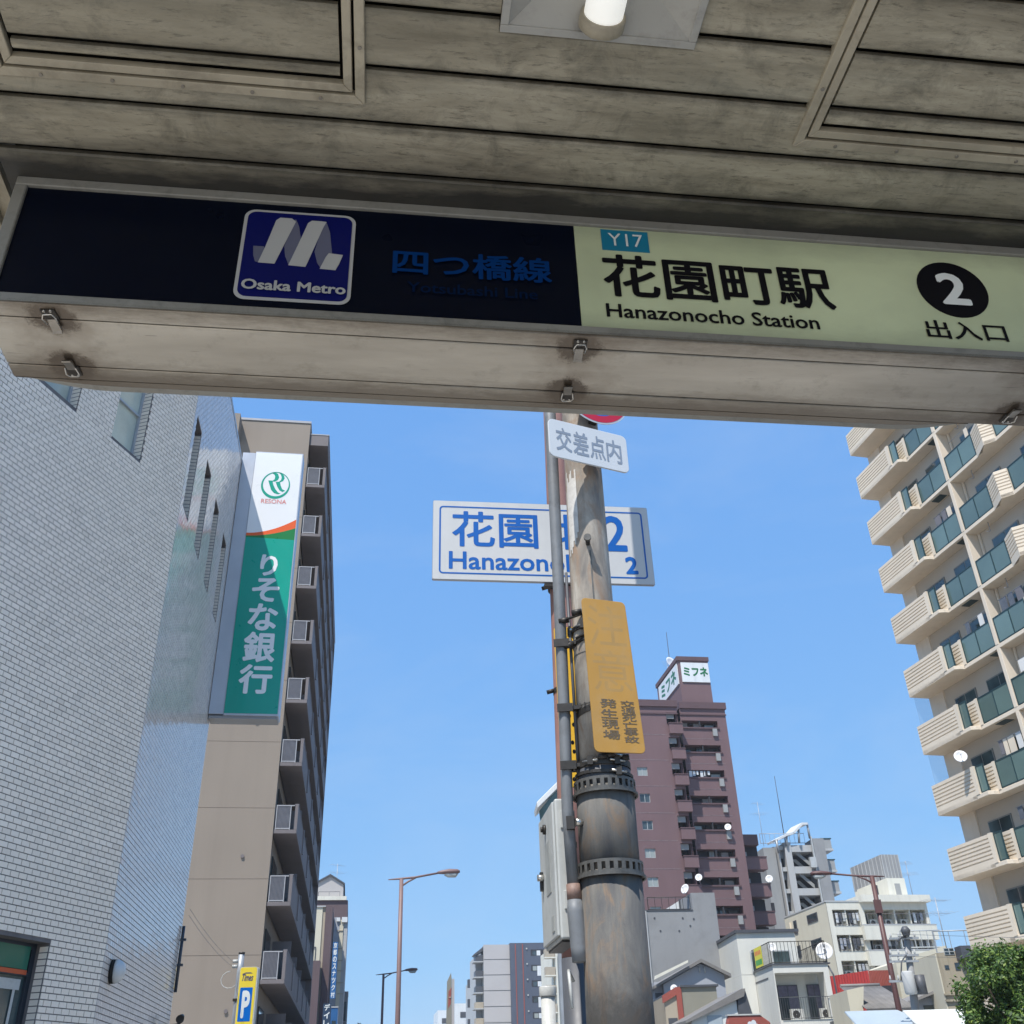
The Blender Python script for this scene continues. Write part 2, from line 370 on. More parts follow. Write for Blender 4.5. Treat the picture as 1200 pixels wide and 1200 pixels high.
mb = MB(); mb.box(-0.96, V0, CZ-0.02, -0.83, 1.60, CZ+0.10); mb.box(-0.83, V0, CZ+0.0, -0.80, 1.60, CZ+0.02); mb.build('side_beam', M['trim'], can)
mb = MB(); mb.box(1.53, V0, CZ-0.02, 1.66, 1.60, CZ+0.10); mb.build('side_beam', M['trim'], can)
for uu in (-0.89, 1.59):
    for vv in (-2.7,):
        mb = MB(); mb.box(uu-0.06, vv-0.06, 0.12, uu+0.06, vv+0.06, CZ-0.02); mb.build('column', M['trim'], can)
PIT = 0.1185; J0 = 1.373
HL = (-0.718, -0.105, 0.22, 1.190)       # left hatch outline (u0,u1,v0,v1), middle of its frame
HR = (0.765, 1.40, 0.10, 1.203)
HM = (0.146, 0.494, 0.66, 1.036)       # opening of the ceiling light
LMP = None
def plank(u0, u1, v0, v1, z0):
    mb = MB(); g = 0.0055
    mb.prism([(v0+g, z0+0.012), (v0+g, z0+0.003), (v0+g+0.004, z0), (v1-g-0.004, z0), (v1-g, z0+0.003), (v1-g, z0+0.012)], (u0, u1), 'x')
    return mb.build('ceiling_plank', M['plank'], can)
k = 0; v = J0
plank(U0, U1, v, 1.50, CZ)
HW = 0.025
while v > V0 + PIT:
    a, b = v-PIT, v
    # planks run the whole width but are cut by the two hatches
    segs = [(U0, U1)]
    if a < HM[3] and b > HM[2]:
        if b > HM[3]: plank(HM[0], HM[1], HM[3], b, CZ)
        if a < HM[2]: plank(HM[0], HM[1], a, HM[2], CZ)
        segs = [(U0, HM[0]), (HM[1], U1)]
    for H in (HL, HR):
        if a < H[3]+HW*0.4 and b > H[2]:
            ns = []
            for s0, s1 in segs:
                if s1 <= H[0] or s0 >= H[1]: ns.append((s0, s1)); continue
                if b > H[3]+0.01 and a < H[3]-0.01:
                    pass
                ns.append((s0, H[0]-0.012)) if H[0]-0.012 > s0 else None
                ns.append((H[1]+0.012, s1)) if H[1]+0.012 < s1 else None
            segs = ns
            # piece of plank inside the hatch lid, and the sliver between lid and joint
            iv1 = min(b, H[3]-HW)
            if iv1 - max(a, H[2]+HW) > 0.012: plank(H[0]+HW, H[1]-HW, max(a, H[2]+HW), iv1, CZ)
            if b > H[3]: plank(H[0]-0.012, H[1]+0.012, H[3]+0.006, b, CZ)
            if a < H[2] < b: plank(H[0]-0.012, H[1]+0.012, a, H[2]-0.006, CZ)
    for s0, s1 in segs: plank(s0, s1, a, b, CZ)
    v -= PIT
for H in (HL, HR):
    for nm, e0, e1, zz in (('hatch_frame', 0.002, 0.020, CZ-0.007), ('hatch_lid_edge', -0.019, -0.003, CZ-0.005)):
        # mitred bars on four sides: outline offset e0..e1 outward from the joint line
        u0, u1, v0, v1 = H
        def bar(p, q, P2, Q2):
            mb = MB(); pts = [p, q, Q2, P2]
            mb.prism([(a_, b_) for a_, b_ in pts], (zz, CZ+0.012), 'z'); bevel(mb.build(nm, M['trim'], can), 0.0015)
        o = e1; i_ = e0
        O = [(u0-o, v0-o), (u1+o, v0-o), (u1+o, v1+o), (u0-o, v1+o)]; I = [(u0-i_, v0-i_), (u1+i_, v0-i_), (u1+i_, v1+i_), (u0-i_, v1+i_)]
        for q in range(4): bar(O[q], O[(q+1) % 4], I[q], I[(q+1) % 4])

M['screw'] = mat('screw head', (0.22, 0.20, 0.17), 0.4, 0.2, 40, metal=0.6)
scr = None
for H in (HL, HR):
    for t in range(5):
        for (x, y) in ((H[0]+(H[1]-H[0])*(t+0.5)/5, H[3]+0.011), (H[1]+0.011, H[2]+(H[3]-H[2])*(t+0.5)/5), (H[0]-0.011, H[2]+(H[3]-H[2])*(t+0.5)/5)):
            if scr is None:
                mb = MB(); mb.tube([(0, 0, -0.0022), (0, 0, 0.004)], 0.0035, 10); scr = mb.build('screw', M['screw'], can); scr.location = (x, y, CZ-0.007)
            else: link_copy(scr, (x, y, CZ-0.007))
# ceiling light
M['enamel'] = mat('white enamel', (0.50, 0.50, 0.47), 0.4, 0.06, 8, dirt=0.25, dirt_scale=20)
M['lamp_enamel'] = mat('greyed lamp enamel', (0.34, 0.335, 0.31), 0.5, 0.08, 6, dirt=0.35, dirt_scale=12)
M['tube'] = mat('light tube', (0.9, 0.9, 0.86), 0.3, 0.02, emit=0.32)
lf = thing('ceiling_light', 'square white tray ceiling light with a single thick glass tube', 'ceiling light', FC.w(0.32, 0.85, CZ), FC.rz)
zr = -0.012
a0, a1, b0, b1 = -0.173, 0.173, -0.185, 0.186
w_ = 0.014
for q in ((a0, b0, a1, b0+w_), (a0, b1-w_, a1, b1), (a0, b0+w_+0.0005, a0+w_, b1-w_-0.0005), (a1-w_, b0+w_+0.0005, a1, b1-w_-0.0005)):
    mb = MB(); mb.box(q[0], q[1], zr, q[2], q[3], 0.0); bevel(mb.build('rim', M['lamp_enamel'], lf), 0.001)
ai, bi = a1-w_, b1-w_; bj = b0+w_; zt = 0.075; za = zr+0.004; cw = 0.045; cd_ = 0.09
for q in (((-ai, bj, za), (-ai, bi, za), (-cw, bi-cd_, zt), (-cw, bj+cd_, zt)), ((ai, bj, za), (cw, bj+cd_, zt), (cw, bi-cd_, zt), (ai, bi, za)),
          ((-ai, bi, za), (ai, bi, za), (cw, bi-cd_, zt), (-cw, bi-cd_, zt)), ((-ai, bj, za), (-cw, bj+cd_, zt), (cw, bj+cd_, zt), (ai, bj, za)),
          ((-cw, bj+cd_, zt), (-cw, bi-cd_, zt), (cw, bi-cd_, zt), (cw, bj+cd_, zt))):
    mb = MB(); mb.quad(*q); mb.build('reflector', M['lamp_enamel'], lf)
mb = MB(); mb.tube([(0, -0.14, -0.010), (0, 0.142, -0.010)], 0.034, 28); mb.build('glass_tube', M['tube'], lf)
mb = MB(); mb.tube([(0, 0.136, -0.010), (0, 0.162, -0.010)], 0.040, 28); bevel(mb.build('end_cap', M['trim'], lf), 0.003)
mb = MB(); mb.tube([(0, -0.162, -0.010), (0, -0.136, -0.010)], 0.040, 28); bevel(mb.build('end_cap', M['trim'], lf), 0.003)

# ------------------------------------------------------------------ station name sign box
def sign_under_mat():
    T = bpy.data.materials.new('stained sign underside'); T.use_nodes = True; nt = T.node_tree; b = nt.nodes['Principled BSDF']
    v = coords(nt, (1.0, 5, 5)); n1 = noise(nt, v, 1.4, 6, 0.6, 0.2)
    c = ramp(nt, n1, [(0.3, (0.31, 0.285, 0.24)), (0.55, (0.45, 0.42, 0.36)), (0.8, (0.56, 0.53, 0.46))])
    c = mix(nt, ramp(nt, noise(nt, coords(nt), 12, 8, 0.75), [(0.55, 0.0), (0.72, 0.35)]), c, (0.12, 0.105, 0.08))
    t = nt.nodes.new('ShaderNodeTexCoord'); s = nt.nodes.new('ShaderNodeSeparateXYZ'); nt.links.new(t.outputs['Object'], s.inputs[0])
    a = nt.nodes.new('ShaderNodeMath'); a.operation = 'ADD'; a.inputs[1].default_value = 0.646+0.991*0.5+0.991; nt.links.new(s.outputs['X'], a.inputs[0])
    mo = nt.nodes.new('ShaderNodeMath'); mo.operation = 'MODULO'; mo.inputs[1].default_value = 0.991; nt.links.new(a.outputs[0], mo.inputs[0])
    su = nt.nodes.new('ShaderNodeMath'); su.operation = 'SUBTRACT'; su.inputs[1].default_value = 0.991*0.5; nt.links.new(mo.outputs[0], su.inputs[0])
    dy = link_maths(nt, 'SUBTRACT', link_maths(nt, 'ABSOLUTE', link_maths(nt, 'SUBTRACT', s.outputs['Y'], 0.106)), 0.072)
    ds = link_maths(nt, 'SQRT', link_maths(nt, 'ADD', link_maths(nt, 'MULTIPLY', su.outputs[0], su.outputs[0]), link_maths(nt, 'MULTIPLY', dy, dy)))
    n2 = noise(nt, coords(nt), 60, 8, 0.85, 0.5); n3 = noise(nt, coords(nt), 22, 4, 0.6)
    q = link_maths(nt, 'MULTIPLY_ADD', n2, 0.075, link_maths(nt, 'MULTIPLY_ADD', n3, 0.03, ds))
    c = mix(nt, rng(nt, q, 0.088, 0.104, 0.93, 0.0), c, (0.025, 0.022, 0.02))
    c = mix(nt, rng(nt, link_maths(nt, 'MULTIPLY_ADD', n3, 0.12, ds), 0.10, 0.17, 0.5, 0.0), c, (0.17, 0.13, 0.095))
    # grime along the two folded edges, scratches
    ey = link_maths(nt, 'ABSOLUTE', link_maths(nt, 'SUBTRACT', s.outputs['Y'], 0.1))
    n4 = noise(nt, coords(nt, (1, 4, 1)), 16, 8, 0.78); c = mix(nt, rng(nt, link_maths(nt, 'MULTIPLY_ADD', n4, 0.09, ey), 0.095, 0.150, 0.0, 0.75), c, (0.13, 0.105, 0.08))
    ns_ = noise(nt, coords(nt, (3, 40, 1)), 3.0, 2, 0.5); c = mix(nt, ramp(nt, ns_, [(0.70, 0.0), (0.74, 0.5)]), c, (0.16, 0.14, 0.12))
    nt.links.new(c, b.inputs['Base Color']); b.inputs['Roughness'].default_value = 0.27; b.inputs['Metallic'].default_value = 0.45
    bp = nt.nodes.new('ShaderNodeBump'); bp.inputs['Strength'].default_value = 0.15; bp.inputs['Distance'].default_value = 0.003
    nt.links.new(noise(nt, coords(nt), 18, 5), bp.inputs['Height']); nt.links.new(bp.outputs[0], b.inputs['Normal'])
    return T
M['under'] = sign_under_mat()
M['alu'] = mat('dull aluminium', (0.235, 0.23, 0.205), 0.55, 0.12, 5, metal=0.0, dirt=0.4, dirt_scale=20)
M['navy'] = mat('navy sign film', (0.002, 0.004, 0.012), 0.3, 0.1, spec=0.12)
M['cream_acr'] = mat('pale green sign acrylic', (0.54, 0.60, 0.385), 0.35, 0.24, 1.7, spec=0.3, dirt=0.15, dirt_scale=3, dirt_col=(0.42, 0.44, 0.32), emit=0.0)
_nt = M['cream_acr'].node_tree; _b = _nt.nodes['Principled BSDF']; _c = _b.inputs['Base Color'].links[0].from_socket
_t = _nt.nodes.new('ShaderNodeTexCoord'); _s = _nt.nodes.new('ShaderNodeSeparateXYZ'); _nt.links.new(_t.outputs['Object'], _s.inputs[0])
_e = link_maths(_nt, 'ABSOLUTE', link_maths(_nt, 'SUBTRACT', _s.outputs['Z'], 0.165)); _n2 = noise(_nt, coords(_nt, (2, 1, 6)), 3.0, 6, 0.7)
_c = mix(_nt, rng(_nt, link_maths(_nt, 'MULTIPLY_ADD', _n2, 0.09, _e), 0.13, 0.205, 0.0, 0.55), _c, (0.25, 0.27, 0.19)); _nt.links.new(_c, _b.inputs['Base Color'])  # patchy tone and darker edges paint the daylight back-glow into the colour
M['black_film'] = mat('black film', (0.006, 0.006, 0.009), 0.4, spec=0.15)
M['blue_film'] = mat('blue film', (0.0, 0.032, 0.15), 0.4, spec=0.1)
M['dim_blue_film'] = mat('dim blue film', (0.0, 0.010, 0.045), 0.4, spec=0.1)
M['royal'] = mat('royal blue film', (0.003, 0.006, 0.10), 0.35, spec=0.2)
M['logo_grey'] = mat('logo grey', (0.45, 0.46, 0.46), 0.4)
M['logo_shade'] = mat('logo blue grey', (0.12, 0.13, 0.20), 0.4)
M['teal'] = mat('teal film', (0.01, 0.20, 0.33), 0.35)
M['white_film'] = mat('white film', (0.75, 0.78, 0.76), 0.4)
sb = thing('station_name_sign', 'long box sign with navy left half and pale right half hanging from the canopy', 'sign', FC.w(0, 1.442, 2.87), FC.rz)
L0, L1, HT, DP = -0.768, 1.458, 0.33, 0.219
fb = 0.023
for q in ((L0, 0.0, HT-fb, L1, 0.02, HT), (L0, 0, 0.003, L1, 0.02, fb+0.003)):
    mb = MB(); mb.box(*q); bevel(mb.build('frame_bar', M['alu'], sb), 0.002)
for q in ((L0, 0.0, fb+0.0035, L0+fb, 0.02, HT-fb-0.0005), (L1-fb, 0.0, fb+0.0035, L1, 0.02, HT-fb-0.0005)):
    mb = MB(); mb.box(*q); bevel(mb.build('frame_bar', M['alu'], sb), 0.002)
mb = MB(); mb.box(L0+0.01, 0.021, 0.012, L1-0.01, DP-0.004, HT); mb.build('case', M['alu'], sb)
SP = 0.347
mb = MB(); mb.box(L0+fb, 0.008, fb+0.0035, SP-0.0005, 0.02, HT-fb-0.0005); mb.build('face_panel', M['navy'], sb)
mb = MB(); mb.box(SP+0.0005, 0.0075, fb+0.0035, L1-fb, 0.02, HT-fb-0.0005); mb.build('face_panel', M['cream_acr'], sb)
for nm, a, b in (('underside_strip', 0.0, 0.038), ('underside_lid', 0.0415, 0.1765), ('underside_strip', 0.180, DP)):
    mb = MB(); mb.box(L0, a, 0.0, L1, b, 0.012); bevel(mb.build(nm, M['under'], sb), 0.0015)
mb = MB(); mb.box(L0+0.004, 0.03, 0.004, L1-0.004, DP-0.01, 0.0118); mb.build('seal', M['gap'], sb)
def rimpoly(y1, k):
    P = [(-0.765, DP+0.001)]
    for t in range(0, 9): P.append((-0.745+0.16*t/8+k, DP+0.002+(y1-DP-0.002)*math.sin(math.pi/2*t/8)))
    for t in range(8, -1, -1): P.append((1.245-0.16*t/8-k, DP+0.002+(y1-DP-0.002)*math.sin(math.pi/2*t/8)))
    P.append((1.26, DP+0.001)); return P
mb = MB(); mb.prism(rimpoly(DP+0.017, 0.02), (0.0, HT), 'z'); mb.build('rear_rim', M['under'], sb)
mb = MB(); mb.prism(rimpoly(DP+0.021, 0.01), (0.004, HT), 'z'); mb.build('rear_rim_gasket', M['gap'], sb)
mb = MB(); mb.prism([(x, y+0.0) for x, y in rimpoly(DP+0.036, 0.0)], (0.002, HT), 'z'); mb.build('rear_rim', M['alu'], sb)
zz = HT
def fx(x): return x
Z0 = 2.87
yt = 0.0045
# metro emblem: blue rounded square, white border, twisted ribbon
flat('emblem_border', rrect(-0.323, 2.917-Z0, -0.103, 3.157-Z0, 0.022), yt+0.001, M['logo_grey'], sb)
flat('emblem_field', rrect(-0.316, 2.924-Z0, -0.110, 3.150-Z0, 0.017), yt-0.0005, M['royal'], sb)
def E_(x, z): return (-0.323 + 0.220*x/910.0, 3.157-Z0 - 0.240*z/735.0)
def rib(pts, m_, y): flat('emblem_ribbon', [E_(a-140, b-100) for a, b in pts], y, M[m_], sb, 0.0008)
y_ = yt-0.0015
rib([(245, 415), (330, 415), (350, 470), (300, 545), (275, 540), (255, 490)], 'logo_shade', y_)
rib([(240, 545)[0:2] if False else (300, 548), (430, 550), (560, 190), (525, 165), (430, 165), (400, 190), (340, 420)], 'logo_grey', y_-0.0005)
rib([(530, 180), (560, 170), (590, 230), (620, 350), (590, 470), (540, 548), (505, 480), (490, 400), (520, 290)], 'logo_shade', y_)
rib([(540, 555), (675, 560), (690, 520), (790, 215), (810, 175), (770, 172), (690, 172), (660, 195), (600, 380)], 'logo_grey', y_-0.0005)
rib([(780, 190), (810, 180), (845, 260), (880, 455), (840, 470), (800, 565), (765, 520), (735, 430), (760, 300)], 'logo_shade', y_)
rib([(790, 568), (915, 572), (940, 520), (965, 445), (850, 438), (830, 470)], 'logo_grey', y_-0.0005)
text('Osaka Metro', (E_(60, 0)[0], E_(0, 665)[1], E_(865, 0)[0], E_(0, 590)[1]), M['logo_grey'], sb, yt-0.003, 0.03)
text('四つ橋線', (-0.024, 3.006-Z0, 0.292, 3.072-Z0), M['blue_film'], sb, yt, 0.022)
text('Yotsubashi Line', (0.005, 2.960-Z0, 0.262, 2.986-Z0), M['dim_blue_film'], sb, yt, 0.012)
flat('code_plate', [(0.404, 3.112-Z0), (0.505, 3.112-Z0), (0.505, 3.171-Z0), (0.404, 3.171-Z0)], 0.006, M['teal'], sb)
text('Y17', (0.418, 3.124-Z0, 0.492, 3.160-Z0), M['white_film'], sb, 0.0045, 0.0)
text('花園町駅', (0.402, 2.985-Z0, 0.886, 3.098-Z0), M['black_film'], sb, 0.006, 0.020)
text('Hanazonocho Station', (0.400, 2.928-Z0, 0.840, 2.963-Z0), M['black_film'], sb, 0.006, 0.018)
flat('number_disc', oval(1.163, 3.064-Z0, 0.079, 0.079), 0.006, M['black_film'], sb)
text('2', (1.133, 3.022-Z0, 1.192, 3.106-Z0), M['white_film'], sb, 0.0045, 0.03)
text('出入口', (1.073, 2.924-Z0, 1.250, 2.972-Z0), M['black_film'], sb, 0.006, 0.016)
# toggle latches on the underside
M['chrome'] = mat('worn chrome', (0.52, 0.50, 0.46), 0.28, 0.15, 20, metal=0.9)
M['latch_metal'] = mat('dulled latch plate', (0.30, 0.28, 0.25), 0.35, 0.25, 30, metal=0.8, dirt=0.5, dirt_scale=60)
M['dkmetal'] = mat('grimy steel', (0.05, 0.045, 0.04), 0.5, 0.2, 20, metal=0.5)
for i, uu in enumerate((-0.646, 0.345, 1.336)):
    for vv, sgn in ((0.034, 1), (0.178, -1)):
        mb = MB(); mb.box(-0.013, -0.022, -0.003, 0.013, 0.006, -0.0002)
        base = mb.build('latch', M['dkmetal'], sb); base.location = (uu, vv + (0.0 if sgn > 0 else 0.003), 0)
        tilt = random.uniform(-0.25, 0.1) if sgn > 0 else random.uniform(-0.1, 0.1)
        base.rotation_euler = (0, 0, (0 if sgn > 0 else math.pi) + tilt)
        mb = MB(); mb.prism([(0.0, -0.006), (0.028, -0.009), (0.031, -0.013), (0.033, -0.011), (0.030, -0.005), (0.0, -0.002)], (-0.0085, 0.0085), 'x'); mb.build('lever', M['latch_metal'], base)
        mb = MB(); mb.tube([(-0.010, 0.010, -0.009), (-0.0125, -0.008, -0.011), (-0.008, -0.017, -0.009), (0.008, -0.017, -0.009), (0.0125, -0.008, -0.011), (0.010, 0.010, -0.009)], 0.0014, 6); mb.build('wire_loop', M['chrome'], base)
        mb = MB()
        for q in (-0.006, 0.006): mb.tube([(q, -0.020, -0.0005), (q, -0.020, -0.005)], 0.0025, 8)
        mb.build('rivet', M['chrome'], base)

# ------------------------------------------------------------------ brick-tiled bank building (left foreground)
TC, TW = 0.0507, 0.097           # tile course and tile pitch
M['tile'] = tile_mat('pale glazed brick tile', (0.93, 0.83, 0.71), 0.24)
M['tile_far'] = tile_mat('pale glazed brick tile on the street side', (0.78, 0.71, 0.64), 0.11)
M['joint'] = mat('dark mortar joint', (0.15, 0.14, 0.14), 0.9, 0.2, 8)
M['frame_alu'] = mat('pale aluminium frame', (0.42, 0.46, 0.50), 0.35, 0.05, 5, metal=0.3)
M['frame_dark'] = mat('dark window frame', (0.045, 0.055, 0.07), 0.35, 0.1, 5, metal=0.3)
M['blind'] = mat('glass with pale blinds behind', (0.52, 0.56, 0.47), 0.08, 0.25, 1.2, coat=0.5)
M['glass_dark'] = glass('dark glass')
M['glass_room'] = glass('glass over dim room', (0.05, 0.075, 0.075))
M['bank_green'] = mat('green band', (0.0, 0.13, 0.075), 0.3, 0.08, coat=0.4)
M['bank_orange'] = mat('orange stripe', (0.55, 0.09, 0.02), 0.3, 0.05, coat=0.3)
BX, BY = -2.26, 10.2
ROOF = 10.8
F1 = Frame((BX, BY), 25)          # oblique corner face: local x<0 runs back towards the viewer
F2 = Frame((BX, BY), 0)           # street face: local x = +Y; outward normal must be +X
bank = thing('bank_building', 'bank building clad in small pale glazed brick tiles at the left', 'building', (BX, BY, 0), 0)
ED = Vector((math.sin(R(25)), math.cos(R(25)), 0))
NB = Vector((math.cos(R(25)), -math.sin(R(25)), 0))    # outward normal of the oblique face
def P1(s, z, d=0.0): return ED*s + NB*d + Vector((0, 0, z))           # local to bank empty
NF2 = Vector((1, 0, 0))
def P2(s, z, d=0.0): return Vector((d, s, z))
def wall_skin(P, s0, s1, z0, z1, holes, depth, name, m_):
    mb = MB(); ff = MB(); facade(ff, s0, s1, z0, z1, holes, depth)
    ff.v = [tuple(P(a, c, -b)) for a, b, c in ff.v]
    return ff.build(name, m_, bank)
H1 = [(-1.29, -0.79, 7.74, 9.0, 0.14), (-2.40, -1.84, 7.70, 9.0, 0.14), (-4.2, -0.73, 0.3, 2.86, 0.16)]
H2 = [(0.16, 0.55, 7.74, 9.01, 0.13), (1.14, 1.55, 7.74, 9.01, 0.13), (2.12, 2.52, 7.74, 9.01, 0.13), (3.12, 3.52, 7.74, 9.01, 0.13)]
S2END = 4.12
wall_skin(P1, -7.0, 0.0, 0.0, ROOF, H1, 0.12, 'wall', M['joint'])
wall_skin(P2, 0.0, S2END, 0.0, ROOF, H2, 0.12, 'wall', M['joint'])
mb = MB()
A_ = P1(-7, 0); 
mb.prism([(A_.x, A_.y), (0, 0), (0, S2END), (-9, S2END), (-9, A_.y)], (ROOF-0.02, ROOF-0.001), 'z'); mb.build('roof', M['roof_grey'], bank)
mb = MB(); mb.quad((0, S2END, 0), (-9, S2END, 0), (-9, S2END, ROOF), (0, S2END, ROOF)); mb.quad((-9, S2END, 0), (-9, A_.y, 0), (-9, A_.y, ROOF), (-9, S2END, ROOF)); mb.build('rear_wall', M['joint'], bank)
mb = MB()
for (P, a, b, nn) in ((P1, -7.0, 0.0, NB), (P2, 0.0, S2END, NF2)):
    q = [P(a, ROOF, 0.012), P(b, ROOF, 0.012), P(b, ROOF, -0.2), P(a, ROOF, -0.2)]
    q2 = [v + Vector((0, 0, 0.06)) for v in q]
    n = len(mb.v); mb.v += [tuple(v) for v in q+q2]
    for f in ((0,1,2,3),(7,6,5,4),(0,4,5,1),(1,5,6,2),(2,6,7,3),(3,7,4,0)): mb.f.append(tuple(n+i for i in f)); mb.sm.append(False)
mb.build('coping', M['frame_alu'], bank)
def tile_at(mb, P, s0, s1, z0, z1, j):
    d = 0.006; a = random.uniform(-j, j); b = random.uniform(-j, j)
    ds = [d - a - b, d + a - b, d + a + b, d - a + b]
    n = len(mb.v)
    mb.v += [tuple(P(s0, z0, 0)), tuple(P(s1, z0, 0)), tuple(P(s1, z1, 0)), tuple(P(s0, z1, 0)), tuple(P(s0, z0, ds[0])), tuple(P(s1, z0, ds[1])), tuple(P(s1, z1, ds[2])), tuple(P(s0, z1, ds[3]))]
    for f in ((4,5,6,7),(0,1,5,4),(1,2,6,5),(2,3,7,6),(3,0,4,7)): mb.f.append(tuple(n+i for i in f)); mb.sm.append(False)
def tiles(P, s0, s1, z0, z1, holes, name, m_, j, singles=None, joint=0.0085):
    mb = MB(); nz = int(z1/TC); cnt = 0
    for r in range(int(z0/TC), nz):
        za, zb = r*TC + joint/2, (r+1)*TC - joint/2
        off = (TW/2 if r % 2 else 0.0)
        k0 = int((s1-s0)/TW)+2
        for k in range(-1, k0):
            # measured from the corner so the bond starts there
            if P is P1: b_ = s1 - k*TW + off - TW/2; a_ = b_ - TW
            else: a_ = s0 + k*TW - off + TW/2; b_ = a_ + TW
            a = max(a_, s0); b = min(b_, s1)
            if b - a < 0.02: continue
            pieces = [(a, b)]
            for h in holes:
                if zb > h[2]-0.004 and za < h[3]+0.004:
                    nx = []
                    for p, q in pieces:
                        if q <= h[0]+0.002 or p >= h[1]-0.002: nx.append((p, q)); continue
                        if p < h[0]: nx.append((p, h[0]))
                        if q > h[1]: nx.append((h[1], q))
                    pieces = nx
            for p, q in pieces:
                if q - p < 0.015: continue
                if singles is not None and singles(p, q, za, zb):
                    t = MB(); tile_at(t, P, p+joint/2, q-joint/2, za, zb, j); t.build('tile', m_, bank); continue
                tile_at(mb, P, p+joint/2, q-joint/2, za, zb, j); cnt += 1
    o = mb.build(name, m_, bank); o['kind'] = 'stuff'; return o
sing = [0]
def first300(p, q, za, zb):
    # the tiles that show largest: low on the oblique face beside the shop window
    if sing[0] < 296 and 2.25 < za < 3.62 and -0.70 > p - 0 and p > -1.75 or (sing[0] < 296 and 2.25 < za < 3.62 and p > -0.74 and q < 0.001):
        sing[0] += 1; return True
    return False
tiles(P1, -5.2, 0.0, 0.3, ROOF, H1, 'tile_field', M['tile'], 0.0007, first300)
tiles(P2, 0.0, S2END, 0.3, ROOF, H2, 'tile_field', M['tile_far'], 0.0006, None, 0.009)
# return tiles on the window reveals
mb = MB()
def reveal_tiles(P, s, z0, z1, depth, nrm_sign):
    r0 = int(z0/TC)+1
    for r in range(r0, int(z1/TC)):
        za, zb = r*TC+0.004, (r+1)*TC-0.004
        e = 0.004*nrm_sign
        a = [P(s+e, za, -0.004), P(s+e, za, -depth+0.03), P(s+e, zb, -depth+0.03), P(s+e, zb, -0.004)]
        mb.quad(*a)
for h in H1[:2]: reveal_tiles(P1, h[1], h[2], h[3], 0.14, -1)
for h in H2: reveal_tiles(P2, h[1], h[2], h[3], 0.13, -1)
reveal_tiles(P1, H1[2][1], 0.3, 2.84, 0.12, -1)
o = mb.build('reveal_tile_field', M['tile'], bank); o['kind'] = 'stuff'
def window(P, h, fr, gl, transom=None, fw=0.03, parent=bank, mull=None):
    a, b, c, d = h[:4]; dep = h[4]
    def bx(mb, s0, z0, s1, z1, d0, d1):
        n = len(mb.v)
        mb.v += [tuple(P(s0, z0, d0)), tuple(P(s1, z0, d0)), tuple(P(s1, z0, d1)), tuple(P(s0, z0, d1)), tuple(P(s0, z1, d0)), tuple(P(s1, z1, d0)), tuple(P(s1, z1, d1)), tuple(P(s0, z1, d1))]
        for f in ((0,3,2,1),(4,5,6,7),(0,1,5,4),(1,2,6,5),(2,3,7,6),(3,0,4,7)): mb.f.append(tuple(n+i for i in f)); mb.sm.append(False)
    mb = MB(); fo, fi = -dep+0.035, -dep+0.001
    bx(mb, a, c, a+fw, d, fi, fo); bx(mb, b-fw, c, b, d, fi, fo); bx(mb, a+fw, c, b-fw, c+fw, fi, fo); bx(mb, a+fw, d-fw, b-fw, d, fi, fo)
    if transom: bx(mb, a+fw, transom-0.012, b-fw, transom+0.012, fi, fo+0.006)
    for m_ in (mull or []): bx(mb, m_-0.015, c+fw, m_+0.015, d-fw, fi+0.001, fo+0.003)
    w0 = mb.build('window', fr, parent)
    mb = MB(); mb.quad(P(a+fw, c+fw, -dep+0.012), P(b-fw, c+fw, -dep+0.012), P(b-fw, d-fw, -dep+0.012), P(a+fw, d-fw, -dep+0.012))
    mb.build('pane', gl, w0); return w0
window(P1, H1[0], M['frame_alu'], M['blind'], 8.34)
window(P1, H1[1], M['frame_alu'], M['blind'], 8.34)
for h in H2: window(P2, h, M['frame_dark'], M['glass_dark'], 8.35)
h = H1[2]
w0 = window(P1, (h[0], h[1], h[2], h[3], 0.16), M['frame_dark'], M['glass_room'], 2.62, 0.05, mull=[-1.9, -3.0])
mb = MB(); q = [P1(h[0]+0.05, 2.655, -0.118), P1(h[1]-0.075, 2.655, -0.118), P1(h[1]-0.075, 2.83, -0.118), P1(h[0]+0.05, 2.83, -0.118)]; mb.quad(*q); mb.build('green_band', M['bank_green'], w0)
mb = MB(); q = [P1(h[0]+0.05, 2.615, -0.115), P1(h[1]-0.075, 2.615, -0.115), P1(h[1]-0.075, 2.65, -0.115), P1(h[0]+0.05, 2.65, -0.115)]; mb.quad(*q); mb.build('orange_stripe', M['bank_orange'], w0)
mb = MB(); q = [P1(h[0]+0.05, 2.50, -0.135), P1(h[1]-0.10, 2.50, -0.135), P1(h[1]-0.10, 2.58, -0.135), P1(h[0]+0.05, 2.58, -0.135)]; mb.quad(*q); mb.build('blind_box', M['enamel'], w0)
mb = MB(); q = [P1(h[1]-0.17, 0.5, -0.138), P1(h[1]-0.14, 0.5, -0.138), P1(h[1]-0.14, 2.5, -0.138), P1(h[1]-0.17, 2.5, -0.138)]; mb.quad(*q); mb.build('blind_edge', M['enamel'], w0)
